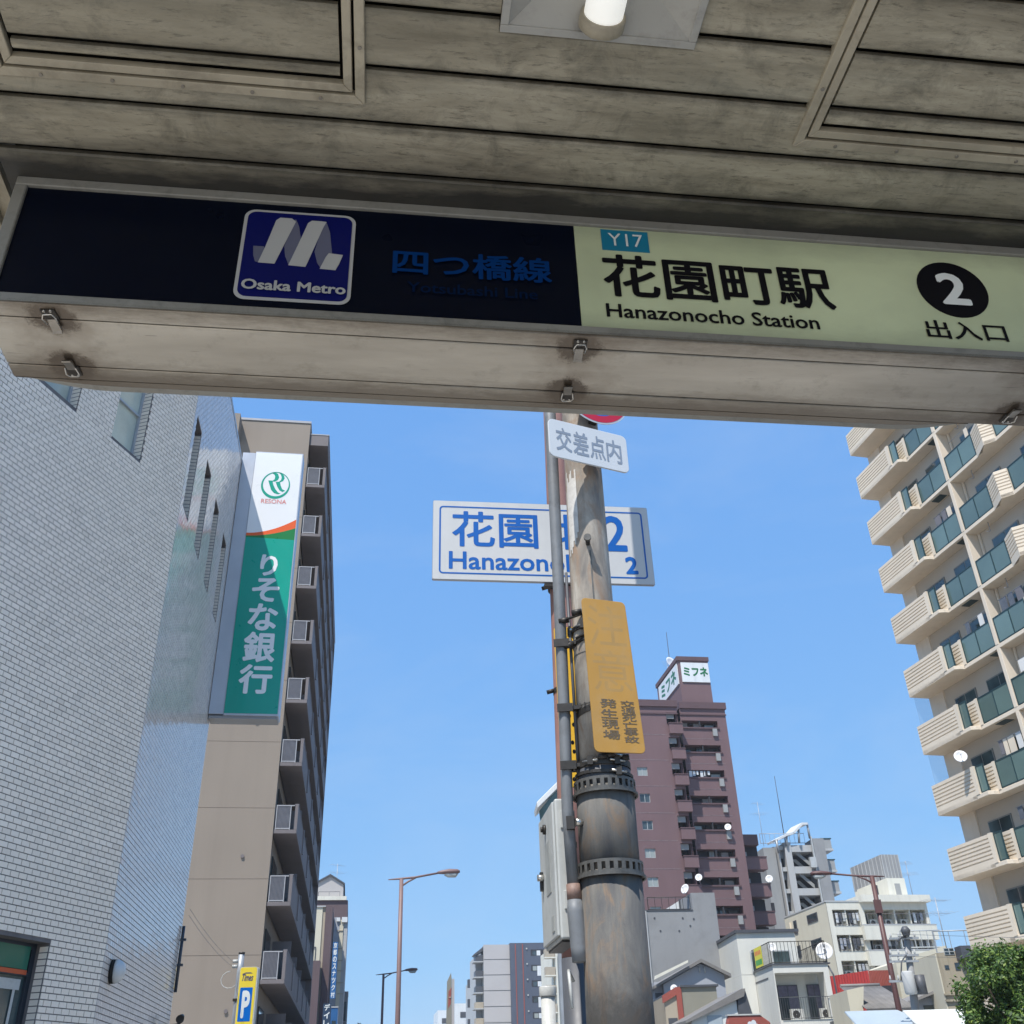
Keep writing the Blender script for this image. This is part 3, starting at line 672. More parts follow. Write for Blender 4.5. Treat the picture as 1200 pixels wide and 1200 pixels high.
# oval wall lamp on the corner
wl = thing('wall_lamp', 'white domed wall lamp with black base on the tiled corner', 'lamp', (BX+0.002, BY+0.36, 2.745), 0)
M['lamp_glass'] = mat('opal glass', (0.55, 0.56, 0.55), 0.25, 0.05)
mb = MB(); mb.tube([(0.008, 0, 0), (0.045, 0, 0)], 0.105, 24); mb.build('base', M['gap'], wl)
mb = MB(); mb.tube([(0.045, 0, 0), (0.07, 0, 0), (0.10, 0, 0), (0.125, 0, 0), (0.138, 0, 0)], [0.105, 0.102, 0.085, 0.05, 0.005], 24); mb.build('dome', M['lamp_glass'], wl)
fl = thing('wall_floodlight', 'small black floodlight on a bracket low at the end of the tiled wall', 'floodlight', (BX, 14.25, 2.52), 0)
mb = MB(); mb.tube([(0.006, 0, 0), (0.14, 0, 0.02), (0.16, -0.05, 0.06)], 0.012, 8); mb.build('bracket', M['dkmetal'], fl)
mb = MB(); mb.tube([(0.16, -0.16, 0.06), (0.16, -0.02, 0.10)], [0.05, 0.03], 12); mb.build('lamp_head', M['dkmetal'], fl)
wp = thing('wall_pipe', 'slim grey vertical pipe at the far lower end of the tiled wall', 'pipe', (BX+0.03, 14.30, 2.9), 0)
mb = MB(); mb.tube([(0, 0, 0), (0, 0, 0.78)], 0.02, 10); mb.build('pipe', M['frame_dark'], wp)
mb = MB(); mb.box(-0.03, -0.02, 0.3, 0.05, 0.02, 0.33); mb.box(-0.03, -0.02, 0.6, 0.05, 0.02, 0.63); mb.build('bracket', M['frame_dark'], wp)

# ------------------------------------------------------------------ projecting bank sign
FS = Frame((BX+0.012, 14.08), 90)
M['s_white'] = mat('white sign face', (0.82, 0.82, 0.81), 0.3, 0.03, 1, coat=0.3)
M['s_green'] = mat('green sign face', (0.0, 0.33, 0.235), 0.3, 0.05, 1, coat=0.3)
M['s_green2'] = mat('deep green arc', (0.012, 0.20, 0.045), 0.3, 0.05, 1)
M['s_orange'] = mat('orange arc', (0.80, 0.12, 0.02), 0.3, 0.05, 1)
M['s_logo'] = mat('green emblem', (0.0, 0.33, 0.22), 0.3, 0.04, 1)
M['s_pink'] = mat('coral lettering', (0.75, 0.25, 0.22), 0.3, 0.04, 1)
M['s_side'] = mat('silver sign case', (0.50, 0.52, 0.56), 0.35, 0.06, 2, metal=0.2)
bs = FS.empty('bank_sign', 'tall white and green bank sign projecting from the brick-tiled wall', 'sign')
zb, zt = 6.48, 11.02
mb = MB(); mb.box(0.0, 0.006, zb, 0.21, 0.30, zt-0.03); bevel(mb.build('mounting_case', M['s_side'], bs), 0.004)
mb = MB(); mb.box(0.2105, 0.0, zb-0.02, 0.985, 0.30, zt); bevel(mb.build('sign_case', M['s_side'], bs), 0.006)
mb = MB(); mb.box(0.005, 0.02, zb-0.06, 0.97, 0.28, zb-0.0205); mb.build('bottom_tray', M['roof_grey'], bs)
x0, x1 = 0.215, 0.968
def arc(xa, xb, za, zb_, n, sag): return [(xa+(xb-xa)*i/n, za+(zb_-za)*(i/n)**1.9) for i in range(n+1)]
top = arc(x0, x1, 9.46, 9.74, 14, 0); bot = arc(x0, x1, 9.41, 9.58, 14, 0); bt2 = arc(x0, x1, 9.38, 9.36, 14, 0)
flat('white_face', [(x0, zt-0.02)] + top + [(x1, zt-0.02)], -0.004, M['s_white'], bs)
flat('orange_arc', top + bot[::-1], -0.004, M['s_orange'], bs)
flat('dark_green_arc', bot + bt2[::-1], -0.004, M['s_green2'], bs)
flat('green_face', [(x0, zb+0.01)] + bt2 + [(x1, zb+0.01)], -0.004, M['s_green'], bs)
# round double-R emblem
cx, cz, rr = 0.585, 10.37, 0.232
def crescent(cx, cz, R0, cx2, cz2, R1, n=48): 
    return [(cx+R0*math.cos(2*math.pi*i/n), cz+R0*math.sin(2*math.pi*i/n)*1.12) for i in range(n)], [(cx2+R1*math.cos(2*math.pi*i/n), cz2+R1*math.sin(2*math.pi*i/n)*1.10) for i in range(n)]
o_, i_ = crescent(cx, cz, rr, cx+0.004, cz+0.016, rr-0.026)
mb = MB(); n = len(o_)
for q in range(n):
    q2 = (q+1) % n; mb.quad((o_[q][0], -0.006, o_[q][1]), (o_[q2][0], -0.006, o_[q2][1]), (i_[q2][0], -0.006, i_[q2][1]), (i_[q][0], -0.006, i_[q][1]))
mb.build('emblem_ring', M['s_logo'], bs)
def LP(x, y): return (cx + (x-495)/280.0*rr, cz - (y-468)/228.0*rr*1.12)
flat('emblem_letter', [LP(*p) for p in [(400,262),(460,250),(520,275),(547,330),(530,375),(480,405),(430,408),(455,470),(500,535),(560,590),(605,600),(560,618),(480,600),(420,550),(370,450),(345,392),(430,392),(462,370),(470,330),(455,290)]], -0.006, M['s_logo'], bs)
flat('emblem_letter', [LP(*p) for p in [(520,245),(590,262),(640,300),(655,345),(630,390),(575,415),(595,470),(630,530),(690,552),(640,575),(580,550),(530,490),(490,412),(555,405),(590,375),(597,330),(575,280)]], -0.006, M['s_logo'], bs)
text('RESONA', (0.385, 10.02, 0.785, 10.10), M['s_pink'], bs, -0.0065, 0.008)
gy = [(9.07, 8.72), (8.66, 8.28), (8.22, 7.80), (7.75, 7.29), (7.23, 6.80)]
for ch, (za, zb2), (xa, xb) in zip('りそな銀行', gy, ((0.50, 0.74), (0.42, 0.80), (0.41, 0.82), (0.39, 0.83), (0.38, 0.83))):
    text(ch, (xa, zb2, xb, za), M['s_white'], bs, -0.0065, 0.03, name='letter')

# ------------------------------------------------------------------ tan apartment tower behind the bank sign
M['tan'] = mat('tan tile wall', (0.255, 0.212, 0.170), 0.75, 0.06, 0.25, streak=0.12, streak_scale=(1.2, 1.2, 0.08), bump=0.15, bump_scale=25)
M['tan_joint'] = mat('tan joint', (0.15, 0.12, 0.10), 0.8)
M['brown_grey'] = mat('brown grey balcony', (0.16, 0.14, 0.14), 0.65, 0.08, 0.5, streak=0.2, streak_scale=(2, 2, 0.3))
M['soffit_dark'] = mat('dark balcony soffit', (0.10, 0.095, 0.10), 0.8, 0.1, 0.5)
M['bars'] = mat('grey balcony bars', (0.17, 0.16, 0.17), 0.5, 0.08)
M['rail_white'] = mat('pale rail', (0.36, 0.36, 0.37), 0.45, 0.05)
M['obscure'] = mat('obscure panel', (0.12, 0.13, 0.15), 0.3, 0.2, 3)
Y0 = 44.0
FT = Frame((-3.72, Y0), 90)            # local x to the right (east), y away
tan = FT.empty('tan_apartment_block', 'tall tan apartment tower with stacked grey balconies behind the bank sign', 'building')
ZT = 33.1
mb = MB(); mb.box(-11, 0.05, 0, -0.05, 30, ZT-0.05); mb.build('core', M['tan'], tan)
rows = [29.05 - 2.9*i for i in range(10)]      # undersides of balcony slabs
levels = [0.0] + sorted([r + 1.05 for r in rows]) + [ZT-0.12]
for a, b in zip(levels[:-1], levels[1:]):
    if b - a < 0.5: continue
    mb = MB(); mb.box(-11, 0.0, a+0.008, 0.0, 0.05, b-0.008); mb.build('wall_panel', M['tan'], tan)
mb = MB(); mb.box(-11, 0.02, 0, -0.02, 0.049, ZT-0.14); mb.build('joint_backing', M['tan_joint'], tan)
mb = MB(); mb.box(-11.03, -0.04, ZT-0.11, 0.03, 30, ZT+0.02); mb.build('coping', M['rail_white'], tan)
mb = MB(); mb.box(-5.2, -0.9, ZT-1.6, -3.55, -0.001, ZT-0.35); mb.build('wall_box', M['tan'], tan)
BW, BL = 0.98, 28.0
for i, zb in enumerate([31.95] + rows):
    if i == 0:
        mb = MB(); mb.box(0.001, 0.12, 31.7, BW, BL, 32.35); mb.build('top_canopy', M['brown_grey'], tan)
        mb = MB(); mb.box(-0.02, 0.10, 32.36, BW+0.04, BL, 32.42); mb.build('coping', M['rail_white'], tan)
        continue
    mb = MB(); mb.box(0.001, 0.05, zb, BW, BL, zb+0.16); bevel(mb.build('balcony_slab', M['brown_grey'], tan), 0.01)
    mb = MB(); mb.box(BW-0.13, 0.05, zb+0.161, BW, BL, zb+1.22); mb.build('balcony_parapet', M['brown_grey'], tan)
    mb = MB(); mb.box(BW-0.15, 0.10, zb+1.221, BW+0.02, BL, zb+1.26); mb.build('handrail', M['bars'], tan)
    e = MB(); x0, x1 = 0.06, BW-0.33
    e.box(x0, 0.06, zb+1.16, x1+0.17, 0.10, zb+1.20); e.box(x0, 0.06, zb+0.19, x1, 0.10, zb+0.23)
    for xx in (x0, x1): e.box(xx, 0.055, zb+0.161, xx+0.035, 0.105, zb+1.16)
    rl = e.build('end_railing', M['rail_white'], tan)
    e = MB()
    for k in range(10): xx = x0+0.06+k*(x1-x0-0.07)/10; e.box(xx, 0.068, zb+0.231, xx+0.022, 0.09, zb+1.159)
    e.build('railing_bars', M['bars'], rl)
    e = MB(); e.box(x0+0.035, 0.092, zb+0.231, x1, 0.098, zb+1.159); e.build('railing_panel', M['obscure'], rl)
    for k in range(5):
        mb = MB(); yy = 5.0 + k*5.6; mb.box(0.01, yy, zb+0.162, BW-0.131, yy+0.05, zb+2.2); mb.build('partition', M['bars'], tan)
    for k in range(5):
        mb = MB(); mb.box(-0.045, 1.2+k*5.6, zb+0.2, 0.012, 3.8+k*5.6, zb+2.2); mb.build('balcony_door', M['glass_dark'], tan)
    # fins that step along the face between flats
    for k in range(1, 5):
        mb = MB(); mb.box(BW+0.001, 5.0+k*5.6-5.6, zb+0.2, BW+0.06, 5.25+k*5.6-5.6, zb+1.3); mb.build('fin', M['bars'], tan)
mb = MB(); mb.box(-0.3, BL, 0, BW, BL+0.4, 32.3); mb.build('end_wall', M['brown_grey'], tan)

for k in range(5):
    mb = MB(); mb.tube([(-1.15, -0.001, 4.9+5.8*k), (-1.15, -0.06, 4.9+5.8*k)], 0.075, 12); mb.build('wall_vent', M['brown_grey'], tan)
# parking sign, small pole with insulators and service wires
FP = Frame((-2.30, 18.5), 97)
M['p_yellow'] = mat('yellow sign face', (0.80, 0.62, 0.06), 0.35, 0.05, 2)
M['p_blue'] = mat('blue sign face', (0.0, 0.13, 0.50), 0.35, 0.04, 2)
M['p_red'] = mat('orange red print', (0.72, 0.14, 0.03), 0.4, 0.04, 2)
M['p_navy'] = mat('navy print', (0.02, 0.03, 0.16), 0.4, 0.04, 2)
M['galv'] = mat('galvanised pipe', (0.36, 0.38, 0.40), 0.45, 0.12, 6, metal=0.3)
a0_, a1_ = FP.at(281.5, 1135), FP.at(303, 1132)
ps = FP.empty('parking_sign', 'yellow lit-box parking sign with blue P panel below the tan tower', 'sign')
xa, xb, ztp = a0_[0], a1_[0], FP.at(292, 1133)[1]
mb = MB(); mb.prism(rrect(xa, ztp-1.75, xb, ztp, 0.035), (0.004, 0.16)); mb.build('sign_case', M['enamel'], ps)
mb = MB(); mb.prism(rrect(xa+0.008, ztp-1.74, xb-0.02, ztp-0.008, 0.03), (0.0, 0.0035)); mb.build('sign_face', M['p_yellow'], ps)
wd = xb-xa; zp = ztp-0.31
flat('blue_panel', rrect(xa+0.035, zp-0.50, xb-0.06, zp, 0.01, 2), -0.002, M['p_blue'], ps, 0.0015)
text('P', (xa+0.09, zp-0.43, xb-0.10, zp-0.07), M['white_film'], ps, -0.003, 0.045)
text('Times', (xa+0.05, ztp-0.21, xb-0.07, ztp-0.11), M['p_navy'], ps, -0.002, 0.02, shear=0.3)
flat('stripe', [(xa+0.05, ztp-0.10), (xa+0.10, ztp-0.085), (xb-0.12, ztp-0.085), (xb-0.08, ztp-0.10)], -0.002, M['p_navy'], ps)
text('一般車可', (xa+0.05, zp-0.63, xb-0.09, zp-0.555), M['p_red'], ps, -0.002, 0.02)
flat('navy_panel', [(xa+0.02, ztp-1.70), (xb-0.05, ztp-1.70), (xb-0.05, zp-0.69), (xa+0.02, zp-0.69)], -0.002, M['p_navy'], ps)
mb = MB(); mb.tube([((xa+xb)/2, 0.08, -ztp+ztp), ((xa+xb)/2, 0.08, ztp-1.75)], 0.05, 10); mb.build('post', M['galv'], ps)
q = FP.at(279.5, 1116)
sp = thing('service_pole', 'slim galvanised service pole with two insulators left of the parking sign', 'pole', FP.w(q[0], 0.25, 0), FP.rz)
mb = MB(); mb.tube([(0, 0, 0.0), (0, 0, q[1]-0.30), (0, 0, q[1])], [0.055, 0.05, 0.05], 12); mb.build('pole', M['galv'], sp)
mb = MB(); mb.tube([(0, 0, q[1]+0.0005), (0, 0, q[1]+0.03)], 0.054, 12); mb.build('cap', M['dkmetal'], sp)
mb = MB(); mb.box(-0.06, -0.06, q[1]-0.72, 0.06, 0.06, q[1]-0.68); mb.build('clamp', M['dkmetal'], sp)
for dz in (0.11, 0.19):
    mb = MB(); mb.tube([(-0.13, -0.02, q[1]-dz), (-0.05, -0.02, q[1]-dz)], 0.028, 8); mb.build('insulator', M['enamel'], sp)
for dz in (0.11, 0.19):
    s_ = FP.w(q[0]-0.13, 0.23, q[1]-dz); e_ = Vector((-2.2+0.0, 14.4, q[1]-dz+0.15)); c_ = (s_+e_)/2 - Vector((0, 0, 0.10))
    wr = thing('service_wire', 'thin service wire from the slim pole to the tiled wall, %s of two' % ('upper' if dz < .15 else 'lower'), 'wire', s_)
    mb = MB(); mb.tube([tuple((e_-s_)*t - Vector((0, 0, 0.22*t*(1-t)))) for t in [i/8 for i in range(9)]], 0.0025, 5); mb.build('wire', M['bars'], wr)
mb = MB(); pts = [(-0.13-0.13*math.sin(t*0.5)*1.1-0.03, 0, q[1]-0.26-0.13*(1-math.cos(t*0.5))) for t in range(0, 10)]
mb.tube(pts, 0.007, 5); mb.build('loose_loop', M['enamel'], sp)

# ------------------------------------------------------------------ pink-beige apartment block on the right
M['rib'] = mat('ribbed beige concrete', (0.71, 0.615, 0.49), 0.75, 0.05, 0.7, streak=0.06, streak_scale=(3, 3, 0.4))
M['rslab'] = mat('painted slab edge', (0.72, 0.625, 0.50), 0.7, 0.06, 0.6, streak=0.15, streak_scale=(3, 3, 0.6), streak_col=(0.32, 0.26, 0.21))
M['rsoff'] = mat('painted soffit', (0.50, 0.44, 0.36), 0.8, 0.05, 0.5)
M['teal_glass'] = mat('teal frosted glass', (0.12, 0.18, 0.165), 0.12, 0.15, 0.35, rnd=0.22, coat=0.5)
M['dk_frame'] = mat('dark green frame', (0.02, 0.05, 0.055), 0.4, 0.1)
M['sign_w0'] = mat('white cloth', (0.7, 0.7, 0.68), 0.8, 0.05, 3)
CR = horiz(31.38, 49.5)
FR = Frame(CR, 175.5)      # local x towards the viewer, local y = away from the building? fixed below
rbld = thing('ribbed_balcony_block', 'pink-beige apartment block with ribbed balconies and teal glass panels at the right', 'building', (CR[0], CR[1], 0), FR.rz)
# local y of FR points to -90 deg of x: check that +y is outward (towards the street)
SY = 1.0 if FR.y.x < 0 else -1.0          # outward unit in local y
def Y(d): return SY*d                     # d>0 outwards to the street, d<0 into the building
RBW = 20.0
zrows = [28.92 - 2.8*k for k in range(-3, 10)]
def rbox(x0, d0, z0, x1, d1, z1, name, m_, bv=0, par=None):
    mb = MB(); mb.box(x0, Y(d0), z0, x1, Y(d1), z1); o = mb.build(name, m_, par or rbld)
    return bevel(o, bv) if bv else o
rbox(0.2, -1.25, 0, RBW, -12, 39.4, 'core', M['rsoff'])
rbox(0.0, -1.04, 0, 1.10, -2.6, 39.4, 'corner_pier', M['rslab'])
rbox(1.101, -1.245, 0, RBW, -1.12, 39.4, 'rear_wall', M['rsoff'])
def ribbed(x0, x1, d, z, name='ribbed_panel', fold=None):
    """balcony front: flat face with six raised ribs; outline in plan follows pts"""
    pts = fold or [(x0, d), (x1, d)]
    mb = MB(); h0, h1 = z+0.26, z+1.34; n = 6; p = (h1-h0-0.14)/n
    for a, b in zip(pts[:-1], pts[1:]):
        zz = h0
        prof = [(0.0, h0-0.26), (0.0, h0+0.02)]
        for k in range(n):
            z0 = h0+0.10+k*p; prof += [(0.0, z0-0.0), (-0.045, z0+0.012), (-0.045, z0+0.035), (0.0, z0+0.06)]
        prof += [(0.0, h1), (-0.12, h1)]
        for (d0, za), (d1, zb) in zip(prof[:-1], prof[1:]):
            mb.quad((a[0], Y(a[1]+d0), za), (b[0], Y(b[1]+d0), za), (b[0], Y(b[1]+d1), zb), (a[0], Y(a[1]+d1), zb))
        mb.quad((a[0], Y(a[1]-0.12), h0-0.24), (a[0], Y(a[1]-0.12), h1), (b[0], Y(b[1]-0.12), h1), (b[0], Y(b[1]-0.12), h0-0.24))
        for e in (a, b): mb.quad((e[0], Y(e[1]), h0-0.24), (e[0], Y(e[1]-0.12), h0-0.24), (e[0], Y(e[1]-0.12), h1), (e[0], Y(e[1]), h1))
    return mb.build(name, M['rib'], rbld)
def slab(pts_out, dback, z, th=0.16):
    mb = MB(); P = [(x, Y(d)) for x, d in pts_out]; P = P + [(P[-1][0], Y(dback)), (P[0][0], Y(dback))]
    mb.prism(P, (z, z+th), 'z'); return bevel(mb.build('balcony_slab', M['rslab'], rbld), 0.01)
def glass_run(x0, x1, d, z, n):
    g = MB(); g.box(x0, Y(d-0.02), z+1.30, x1, Y(d-0.07), z+1.35)
    g.box(x0, Y(d-0.02), z+0.20, x1, Y(d-0.07), z+0.24)
    for k in range(n+1): xx = x0+(x1-x0-0.045)*k/n; g.box(xx, Y(d-0.015), z+0.24, xx+0.045, Y(d-0.075), z+1.30)
    fr = g.build('glass_railing', M['dk_frame'], rbld)
    for k in range(n):
        xa = x0+(x1-x0-0.045)*k/n+0.046; xb = x0+(x1-x0-0.045)*(k+1)/n-0.001
        mb = MB(); mb.box(xa, Y(d-0.035), z+0.241, xb, Y(d-0.05), z+1.299); mb.build('glass_pane', M['teal_glass'], fr)
per = 9.2
for z in zrows:
    # protruding end balcony
    slab([(0, 0), (3.66, 0), (3.74, -0.22), (3.76, -0.45)], -1.119, z, 0.17)
    ribbed(0.0, 2.92, 0.0, z); rbox(2.921, 0.02, z+0.171, 3.14, -0.14, z+1.36, 'end_post', M['rslab'])
    rbox(0.0, -0.14, z+0.171, 0.12, -1.039, z+1.32, 'side_parapet', M['rib'])
    glass_run(3.145, 3.66, -0.06, z, 1)
    x = 3.95
    slab([(3.761, -0.45), (8.75, -0.45), (9.35, -0.10), (9.75, -0.45), (RBW, -0.45)], -1.119, z, 0.17)
    ribbed(2.86, 3.80, -0.45, z); rbox(3.801, -0.43, z+0.171, 3.96, -0.59, z+1.36, 'end_post', M['rslab'])
    glass_run(3.97, 6.04, -0.45, z, 2)
    rbox(6.05, -0.44, z+0.171, 6.26, -1.119, z+2.799, 'fin_pillar', M['rslab'], 0.01)
    glass_run(6.30, 8.36, -0.45, z, 2)
    ribbed(0, 0, 0, z, fold=[(8.40, -0.45), (9.35, -0.10), (9.75, -0.45)])
    glass_run(9.80, 11.9, -0.45, z, 2)
    ribbed(11.95, 14.0, -0.45, z); rbox(14.01, -0.44, z+0.171, 14.2, -1.119, z+2.799, 'fin_pillar', M['rslab'], 0.01)
    glass_run(14.25, 17.0, -0.45, z, 3); ribbed(17.05, RBW, -0.45, z)
    # sliding doors at the back of the balcony
    for xa, xb in ((1.75, 3.3), (4.1, 5.8), (7.0, 8.8), (10.2, 12.2), (14.8, 16.6)):
        mb = MB(); mb.box(xa, Y(-1.119), z+0.2, xb, Y(-1.07), z+2.15)
        w0 = mb.build('sliding_window', M['alu'], rbld)
        for k in range(2):
            c0 = xa+0.05+k*(xb-xa-0.06)/2; mb = MB(); mb.box(c0, Y(-1.069), z+0.26, c0+(xb-xa)/2-0.08, Y(-1.06), z+2.09); mb.build('pane', M['glass_room'], w0)
    # escape hatch under alternate slabs
mb0 = None
for k, z in enumerate(zrows):
    if k % 2 == 0: rbox(4.5, -0.60, z-0.022, 5.2, -1.0, z-0.001, 'escape_hatch', M['dk_frame'])
    else: rbox(5.35, -0.60, z-0.022, 5.95, -1.0, z-0.001, 'escape_hatch', M['dk_frame'])
    rbox(6.6, -0.68, z+0.171, 7.35, -0.98, z+0.80, 'air_conditioner', M['enamel'])
    # drying-pole brackets
    mb = MB(); mb.tube([(7.4, Y(-0.8), z+2.79), (7.4, Y(-0.8), z+2.35), (7.4, Y(-0.6), z+2.3)], 0.02, 6); mb.build('pole_bracket', M['rail_white'], rbld)
# bird nets at the end bays of two storeys
M['net'] = bpy.data.materials.new('thin blue net'); M['net'].use_nodes = True
_b = M['net'].node_tree.nodes['Principled BSDF']; _b.inputs['Base Color'].default_value = (0.22, 0.33, 0.45, 1); _b.inputs['Alpha'].default_value = 0.22; _b.inputs['Roughness'].default_value = 0.8
for k in (8, 9):
    z = zrows[k]; mb = MB(); mb.quad((0.03, Y(-0.2), z+1.33), (0.03, Y(-1.03), z+1.33), (0.03, Y(-1.03), z+2.79), (0.03, Y(-0.2), z+2.79)); mb.build('bird_net', M['net'], rbld)

for k, z in enumerate(zrows):
    rbox(6.30, -1.02, z+0.171, 6.40, -1.10, z+2.799, 'drain_pipe', M['rslab'])
    for (sa, sb2) in ((4.1, 5.9), (6.6, 8.2)):
        if random.random() < 0.55:
            zz = z+2.1+random.uniform(-0.1, 0.1); mb = MB(); mb.tube([(sa, Y(-0.75), zz), (sb2, Y(-0.75), zz)], 0.016, 6); ldr = mb.build('laundry_pole', M['rail_white'], rbld); x = sa+0.1
            while x < sb2-0.4:
                wd_ = random.uniform(0.22, 0.5); hg = random.uniform(0.5, 0.95)
                if random.random() < 0.7: mb = MB(); mb.box(x, Y(-0.74), zz-hg, x+wd_, Y(-0.77), zz-0.02); mb.build('laundry', random.choice([M['sign_w0'], M['sign_w0'], M['obscure'], M['bars'], M['rslab']]), ldr)
                x += wd_+random.uniform(0.03, 0.2)
def satellite_dish(loc, r, label, face_az=200, el=40, group='satellite dishes on the buildings', white=True):
    t = thing('satellite_dish', label, 'satellite dish', loc, R(-face_az), group)
    # local +y points towards azimuth face_az
    mb = MB(); n = 20; rings = 4; e = R(el); dr = Vector((0, math.cos(e), math.sin(e))); upv = Vector((0, -math.sin(e), math.cos(e))); rt = Vector((1, 0, 0)); c = Vector((0, 0.05, r*1.25))
    pv = []
    for i in range(rings+1):
        q = r*i/rings; pv.append([c + rt*(q*math.cos(2*math.pi*j/n)) + upv*(q*math.sin(2*math.pi*j/n)) + dr*(0.28*q*q/r) for j in range(n)])
    mb.v = [tuple(pv[0][0])] + [tuple(p_) for rg_ in pv[1:] for p_ in rg_]
    for j in range(n): mb.f.append((0, 1+j, 1+(j+1) % n)); mb.sm.append(True)
    for i in range(rings-1):
        for j in range(n): mb.f.append((1+i*n+j, 1+(i+1)*n+j, 1+(i+1)*n+(j+1) % n, 1+i*n+(j+1) % n)); mb.sm.append(True)
    o = mb.build('dish', M['dish'], t); so_ = o.modifiers.new('thick', 'SOLIDIFY'); so_.thickness = 0.012
    mb = MB(); mb.tube([c - upv*r*0.95 + dr*0.2*r, c + dr*r*0.95], 0.012*min(1.2, max(1, r/0.3)), 6); mb.build('feed_arm', M['galv'], t)
    mb = MB(); mb.tube([c + dr*r*0.9, c + dr*(r*0.9+0.10)], 0.035*min(1.2, max(1, r/0.3)), 8); mb.build('receiver', M['dish'], t)
    mb = MB(); mb.tube([(0, -0.02, 0), (0, -0.02, r*1.15), c - dr*0.02], 0.02*max(1, r/0.3), 8); mb.build('mast', M['galv'], t)
    return t
M['dish'] = mat('white dish', (0.72, 0.72, 0.72), 0.45, 0.04)
P = FR.at(1131, 898)
d_ = FR.at(1131, 886); satellite_dish(FR.w(d_[0], Y(0.25), d_[1]-0.42), 0.28, 'white satellite dish clamped to a ribbed balcony of the right block', 205, 14)

# ------------------------------------------------------------------ concrete utility pole with its riser pipe
M['conc'] = pole_mat('weathered concrete pole', (0.34, 0.30, 0.25), (0.50, 0.46, 0.40), (0.30, 0.20, 0.13), (0.17, 0.155, 0.14), 0.85, None, 0.35)
M['jacket'] = pole_mat('stained grey jacket', (0.115, 0.11, 0.10), (0.165, 0.155, 0.14), (0.19, 0.125, 0.075), (0.06, 0.062, 0.068), 0.8, 2.38, 0.25)
M['band'] = mat('tarnished band', (0.12, 0.115, 0.105), 0.5, 0.2, 12, metal=0.4, dirt=0.5, dirt_scale=25)
M['pipe_grey'] = mat('grey riser pipe', (0.17, 0.18, 0.19), 0.55, 0.12, 5, streak=0.4, streak_scale=(20, 20, 1.5), dirt=0.4, dirt_scale=8)
M['pole_brown'] = mat('faded brown pole paint', (0.33, 0.17, 0.14), 0.6, 0.15, 4, streak=0.35, streak_scale=(18, 18, 1.0), streak_col=(0.12, 0.09, 0.09))
M['slate'] = mat('dark slate paint', (0.075, 0.08, 0.092), 0.5, 0.12, 5, dirt=0.3, dirt_scale=10)
PX, PY = horiz(14.1, 6.5)
FP_ = Frame((PX, PY), 104.1)
up = FP_.empty('utility_pole', 'stained concrete utility pole with a grey jacket and perforated bands', 'utility pole')
def pr(z): return 0.142 + (5.9-z)*0.0065
def pcx(z): return -0.004 - (6.4-z)*0.008
def seg_tube(z0, z1, rf, n=2, sg=36, c=pcx):
    mb = MB(); mb.tube([(c(z0+(z1-z0)*i/n), 0, z0+(z1-z0)*i/n) for i in range(n+1)], [rf(z0+(z1-z0)*i/n) for i in range(n+1)], sg); return mb
seg_tube(3.30, 10.5, pr, 6).build('concrete_shaft', M['conc'], up)
seg_tube(0.12, 2.80, lambda z: 0.194 + (2.8-z)*0.006, 3).build('jacket', M['jacket'], up)
seg_tube(2.801, 3.32, lambda z: 0.188, 2).build('jacket', M['jacket'], up)
seg_tube(3.321, 3.44, lambda z: 0.176, 1).build('jacket', M['slate'], up)
for zz in (3.87, 4.24):
    mb = MB(); mb.ring((pcx(zz), 0), pr(zz)-0.002, pr(zz)+0.003, zz, zz+0.006); mb.build('joint_line', M['band'], up)
def perforated(zc, r, h=0.085):
    mb = MB(); cx = pcx(zc)
    mb.ring((cx, 0), r, r+0.012, zc-h/2, zc-h/2+0.022, 40); mb.ring((cx, 0), r, r+0.012, zc+h/2-0.018, zc+h/2, 40)
    n = 26
    for i in range(n):
        a = 360.0*i/n; mb.ring((cx, 0), r, r+0.012, zc-h/2+0.0221, zc+h/2-0.0181, 3, a, a+360.0/n*0.52)
    o = mb.build('perforated_band', M['band'], up)
    mb = MB(); mb.ring((cx, 0), r+0.0121, r+0.024, zc-h/2-0.01, zc-h/2+0.004, 40); mb.build('band_lip', M['band'], up)
perforated(2.815, 0.197); perforated(3.325, 0.190)
def clamp_band(zc, r, h, tilt=0.0, bolts=2, nm='clamp_band'):
    mb = MB(); mb.ring((0, 0), r, r+0.010, -h/2, h/2, 36)
    o = mb.build(nm, M['dkmetal'], up); o.location = (pcx(zc), 0, zc); o.rotation_euler = (0, tilt, 0)
    for k in range(bolts):
        a = R(-60 - 55*k); mb = MB(); c = Vector((math.cos(a)*(r+0.02), math.sin(a)*(r+0.02), 0)); t_ = Vector((-math.sin(a), math.cos(a), 0))
        mb.box(c.x-0.018, c.y-0.018, -0.028, c.x+0.018, c.y+0.018, 0.028); mb.build('bolt_lug', M['dkmetal'], o)
        mb = MB(); mb.tube([tuple(c - t_*0.055), tuple(c + t_*0.055)], 0.008, 6); mb.build('bolt', M['chrome'], o)
    return o
clamp_band(4.43, pr(4.4)+0.001, 0.035, 0.05, 3); clamp_band(4.36, pr(4.4)+0.001, 0.03, -0.25, 1); clamp_band(4.33, pr(4.3)+0.002, 0.02, 0.1, 0)
clamp_band(3.85, pr(3.85)+0.001, 0.04, -0.22, 0); clamp_band(3.47, pr(3.45)+0.012, 0.045, 0.02, 3); clamp_band(3.40, 0.182, 0.02, 0.05, 1)
mb = MB(); n_ = 13
